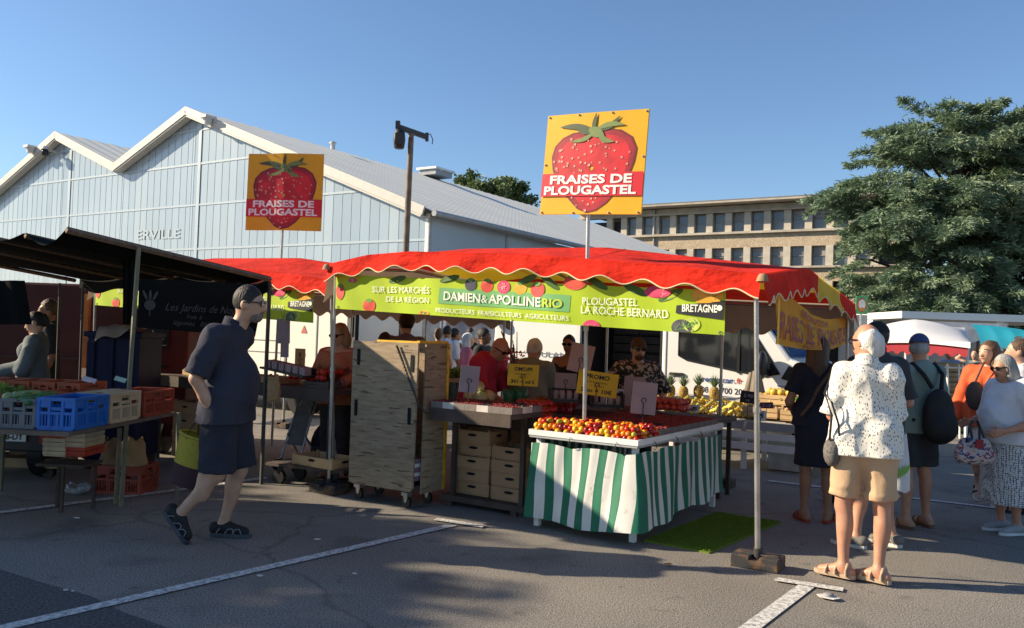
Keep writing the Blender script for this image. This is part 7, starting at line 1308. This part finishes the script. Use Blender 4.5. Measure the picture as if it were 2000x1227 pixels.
half('young man in a mauve grey tee seen from behind above the cart', 794, 613, 10.0, R(195), 1.78, skin=SKL, head=(R(14), 0, 0), shirt=(mat('mauve_tee', (.15, .125, .165), .85, .08, 4, .4, 60), 1.0, .85, .022), trousers=(mat('black_trousers', (.02, .02, .022), .8), .02), hair=(HDARK, 'full'))
half('black haired child just visible above the wooden cart', 752, 652, 9.4, R(180), 1.52, skin=SKL, shirt=(mat('black_tee', (.02, .02, .022), .85), 1.0, .8, .02), trousers=(mat('black_trousers', (.02, .02, .022), .8), .02), hair=(HDARK, 'full'))
half('woman in black racerback top with a hair bun among the distant shoppers', 857, 641, 14.5, R(185), 1.66, res=.016, skin=SKL, fem=True, shirt=(mat('vest_black', (.02, .02, .024), .8), 0, .85, .018), trousers=(mat('black_trousers', (.02, .02, .022), .8), .02), hair=(HBRN, 'bun'))
half('man in white tee among the distant shoppers beside the steel pole', 874, 637, 15.5, R(170), 1.72, res=.016, skin=SKD, shirt=(WT, 1.0, .85, .02), trousers=(mat('black_trousers', (.02, .02, .022), .8), .02), hair=(HDARK, 'short'))
half('dark haired shopper in brown right of the steel pole', 889, 643, 16.5, R(120), 1.68, res=.016, skin=SKD, shirt=(mat('brown_tee', (.16, .07, .06), .85), 1.0, .85, .02), trousers=(mat('black_trousers', (.02, .02, .022), .8), .02), hair=(HDARK, 'full'))
half('white haired shopper in pink before the grey tent wall', 914, 651, 14.0, R(100), 1.58, res=.016, skin=SKL, fem=True, shirt=(mat('pink_top', (.50, .14, .19), .85), 1.2, .85, .02), trousers=(mat('black_trousers', (.02, .02, .022), .8), .02), hair=(HWHITE, 'bob'))
half('tall dark haired shopper in blue before the grey tent wall', 919, 641, 17.5, R(180), 1.72, res=.018, skin=SKL, shirt=(mat('blue_top', (.14, .2, .30), .85), 1.0, .85, .02), trousers=(mat('black_trousers', (.02, .02, .022), .8), .02), hair=(HDARK, 'short'))
half('shopper in cream hat right of the pink top', 929, 647, 15.6, R(150), 1.62, res=.018, skin=SKL, shirt=(mat('black_tee', (.02, .02, .022), .85), 1.2, .85, .02), trousers=(mat('black_trousers', (.02, .02, .022), .8), .02), cap_=mat('hat_cream', (.5, .46, .36), .8), hair=(HWHITE, 'short'))
half('shopper with short dark hair and black jacket behind the bald man', 946, 643, 13.0, R(70), 1.68, res=.016, skin=SKD, shirt=(mat('black_tee', (.02, .02, .022), .85), 1.9, .85, .025), trousers=(mat('black_trousers', (.02, .02, .022), .8), .02), hair=(HDARK, 'full'))
GH = mat('grey_sweater', (.12, .14, .145), .85, .1, 4, .4, 60)
person('vegetable vendor in a grey zip top leaning over the table at left', Vector((at(70, 640, 9.0).x, 9.0, .02)), R(-70), H=1.62, skin=SKL, fem=True, wide=1.08, head=(R(-10), R(18), 0), J=dict(elr=(-.26, -.05, 1.06), wrr=(-.2, -.32, .98), ell=(.25, -.05, 1.06), wrl=(.15, -.32, .98)), shirt=(GH, 1.9, .78, .03, 0, .003), trousers=(mat('black_trousers', (.02, .02, .022), .8), .02), hair=(HDARK, 'pony'), hands=('r', 'l'))
half('second vendor with dark hair behind the one in grey', 97, 588, 9.9, R(-60), 1.74, skin=SKD, shirt=(mat('black_tee', (.02, .02, .022), .85), 1.0, .8, .02), trousers=(mat('black_trousers', (.02, .02, .022), .8), .02), hair=(HBRN, 'full'))
half('man in white tee and khaki trousers standing between the rust red van and the walker', 374, 610, 11.6, R(150), 1.78, skin=SKL, wide=1.1, belly=.1, shirt=(WT, 1.0, .95, .025), trousers=(mat('khaki_trousers', (.22, .19, .13), .85), .025), hair=(HGREY, 'short'))
half('seller in sky blue shirt under the white canopy at right', 1857, 679, 16.5, R(-75), 1.62, res=.016, skin=SKR, shirt=(mat('sky_shirt', (.16, .32, .58), .85, .06), 1.0, .85, .025), trousers=(mat('black_trousers', (.02, .02, .022), .8), .02), hair=(HDARK, 'short'))
half('seller in grey sleeves raising an arm inside the trailer at right', 1906, 682, 17.0, R(-60), 1.60, res=.016, skin=SKL, J=dict(elr=(-.36, -.05, 1.4), wrr=(-.12, -.05, 1.58)), shirt=(GH, 1.9, .85, .025), trousers=(mat('black_trousers', (.02, .02, .022), .8), .02), hair=(HDARK, 'short'))
# pink flowers held by a shopper
fc = at(1004, 700, 8.75); t = thing('pink_flowers', 'bunch of pink gladioli held up beside the bald man', 'flowers', fc); rr = random.Random(6); mb = MB()
for i in range(60):
    c = fc+Vector((rr.gauss(0, .055), rr.gauss(0, .05), rr.gauss(-.0, .05))); d = Vector((rr.gauss(0, 1), rr.gauss(-.5, 1), rr.gauss(.4, 1))).normalized(); e = d.cross(Z).normalized(); mb.add([c-e*.004, c+d*.02-e*.022, c+d*.042, c+d*.02+e*.022], [(0, 1, 2, 3)])
mb.build('petals', mat('petal_pink', (.68, .19, .20), .6, .25, 30, trans=.2), t); mb = MB()
for i in range(8): a = fc+Vector((rr.uniform(-.03, .03), 0, 0)); mb.tube([a-Z*.32, a, a+Vector((rr.uniform(-.16, .02), rr.uniform(-.03, .03), rr.uniform(.12, .3)))], [.006, .007, .004], 5)
mb.build('stem', mat('stem_dark', (.07, .09, .04), .7), t)
mb = MB(); c = at(1002, 742, 8.9); mb.lathe([(.03, -.1), (.055, .02), (.08, .1)], c, 10); mb.top('flower_wrap', mat('wrap_green', (.22, .26, .20), .6, trans=.2), 'greenish paper wrap around the pink gladioli', 'wrap', c)
# unseen tree added off to the left, its crown shaped to shade the foreground
leafy((-15.7, 7.0, 0), 'leafy tree added out of view at left to shade the foreground', 7.5, (2.4, 2.6, 1.8), 21, 210, .22, trunk=.22)
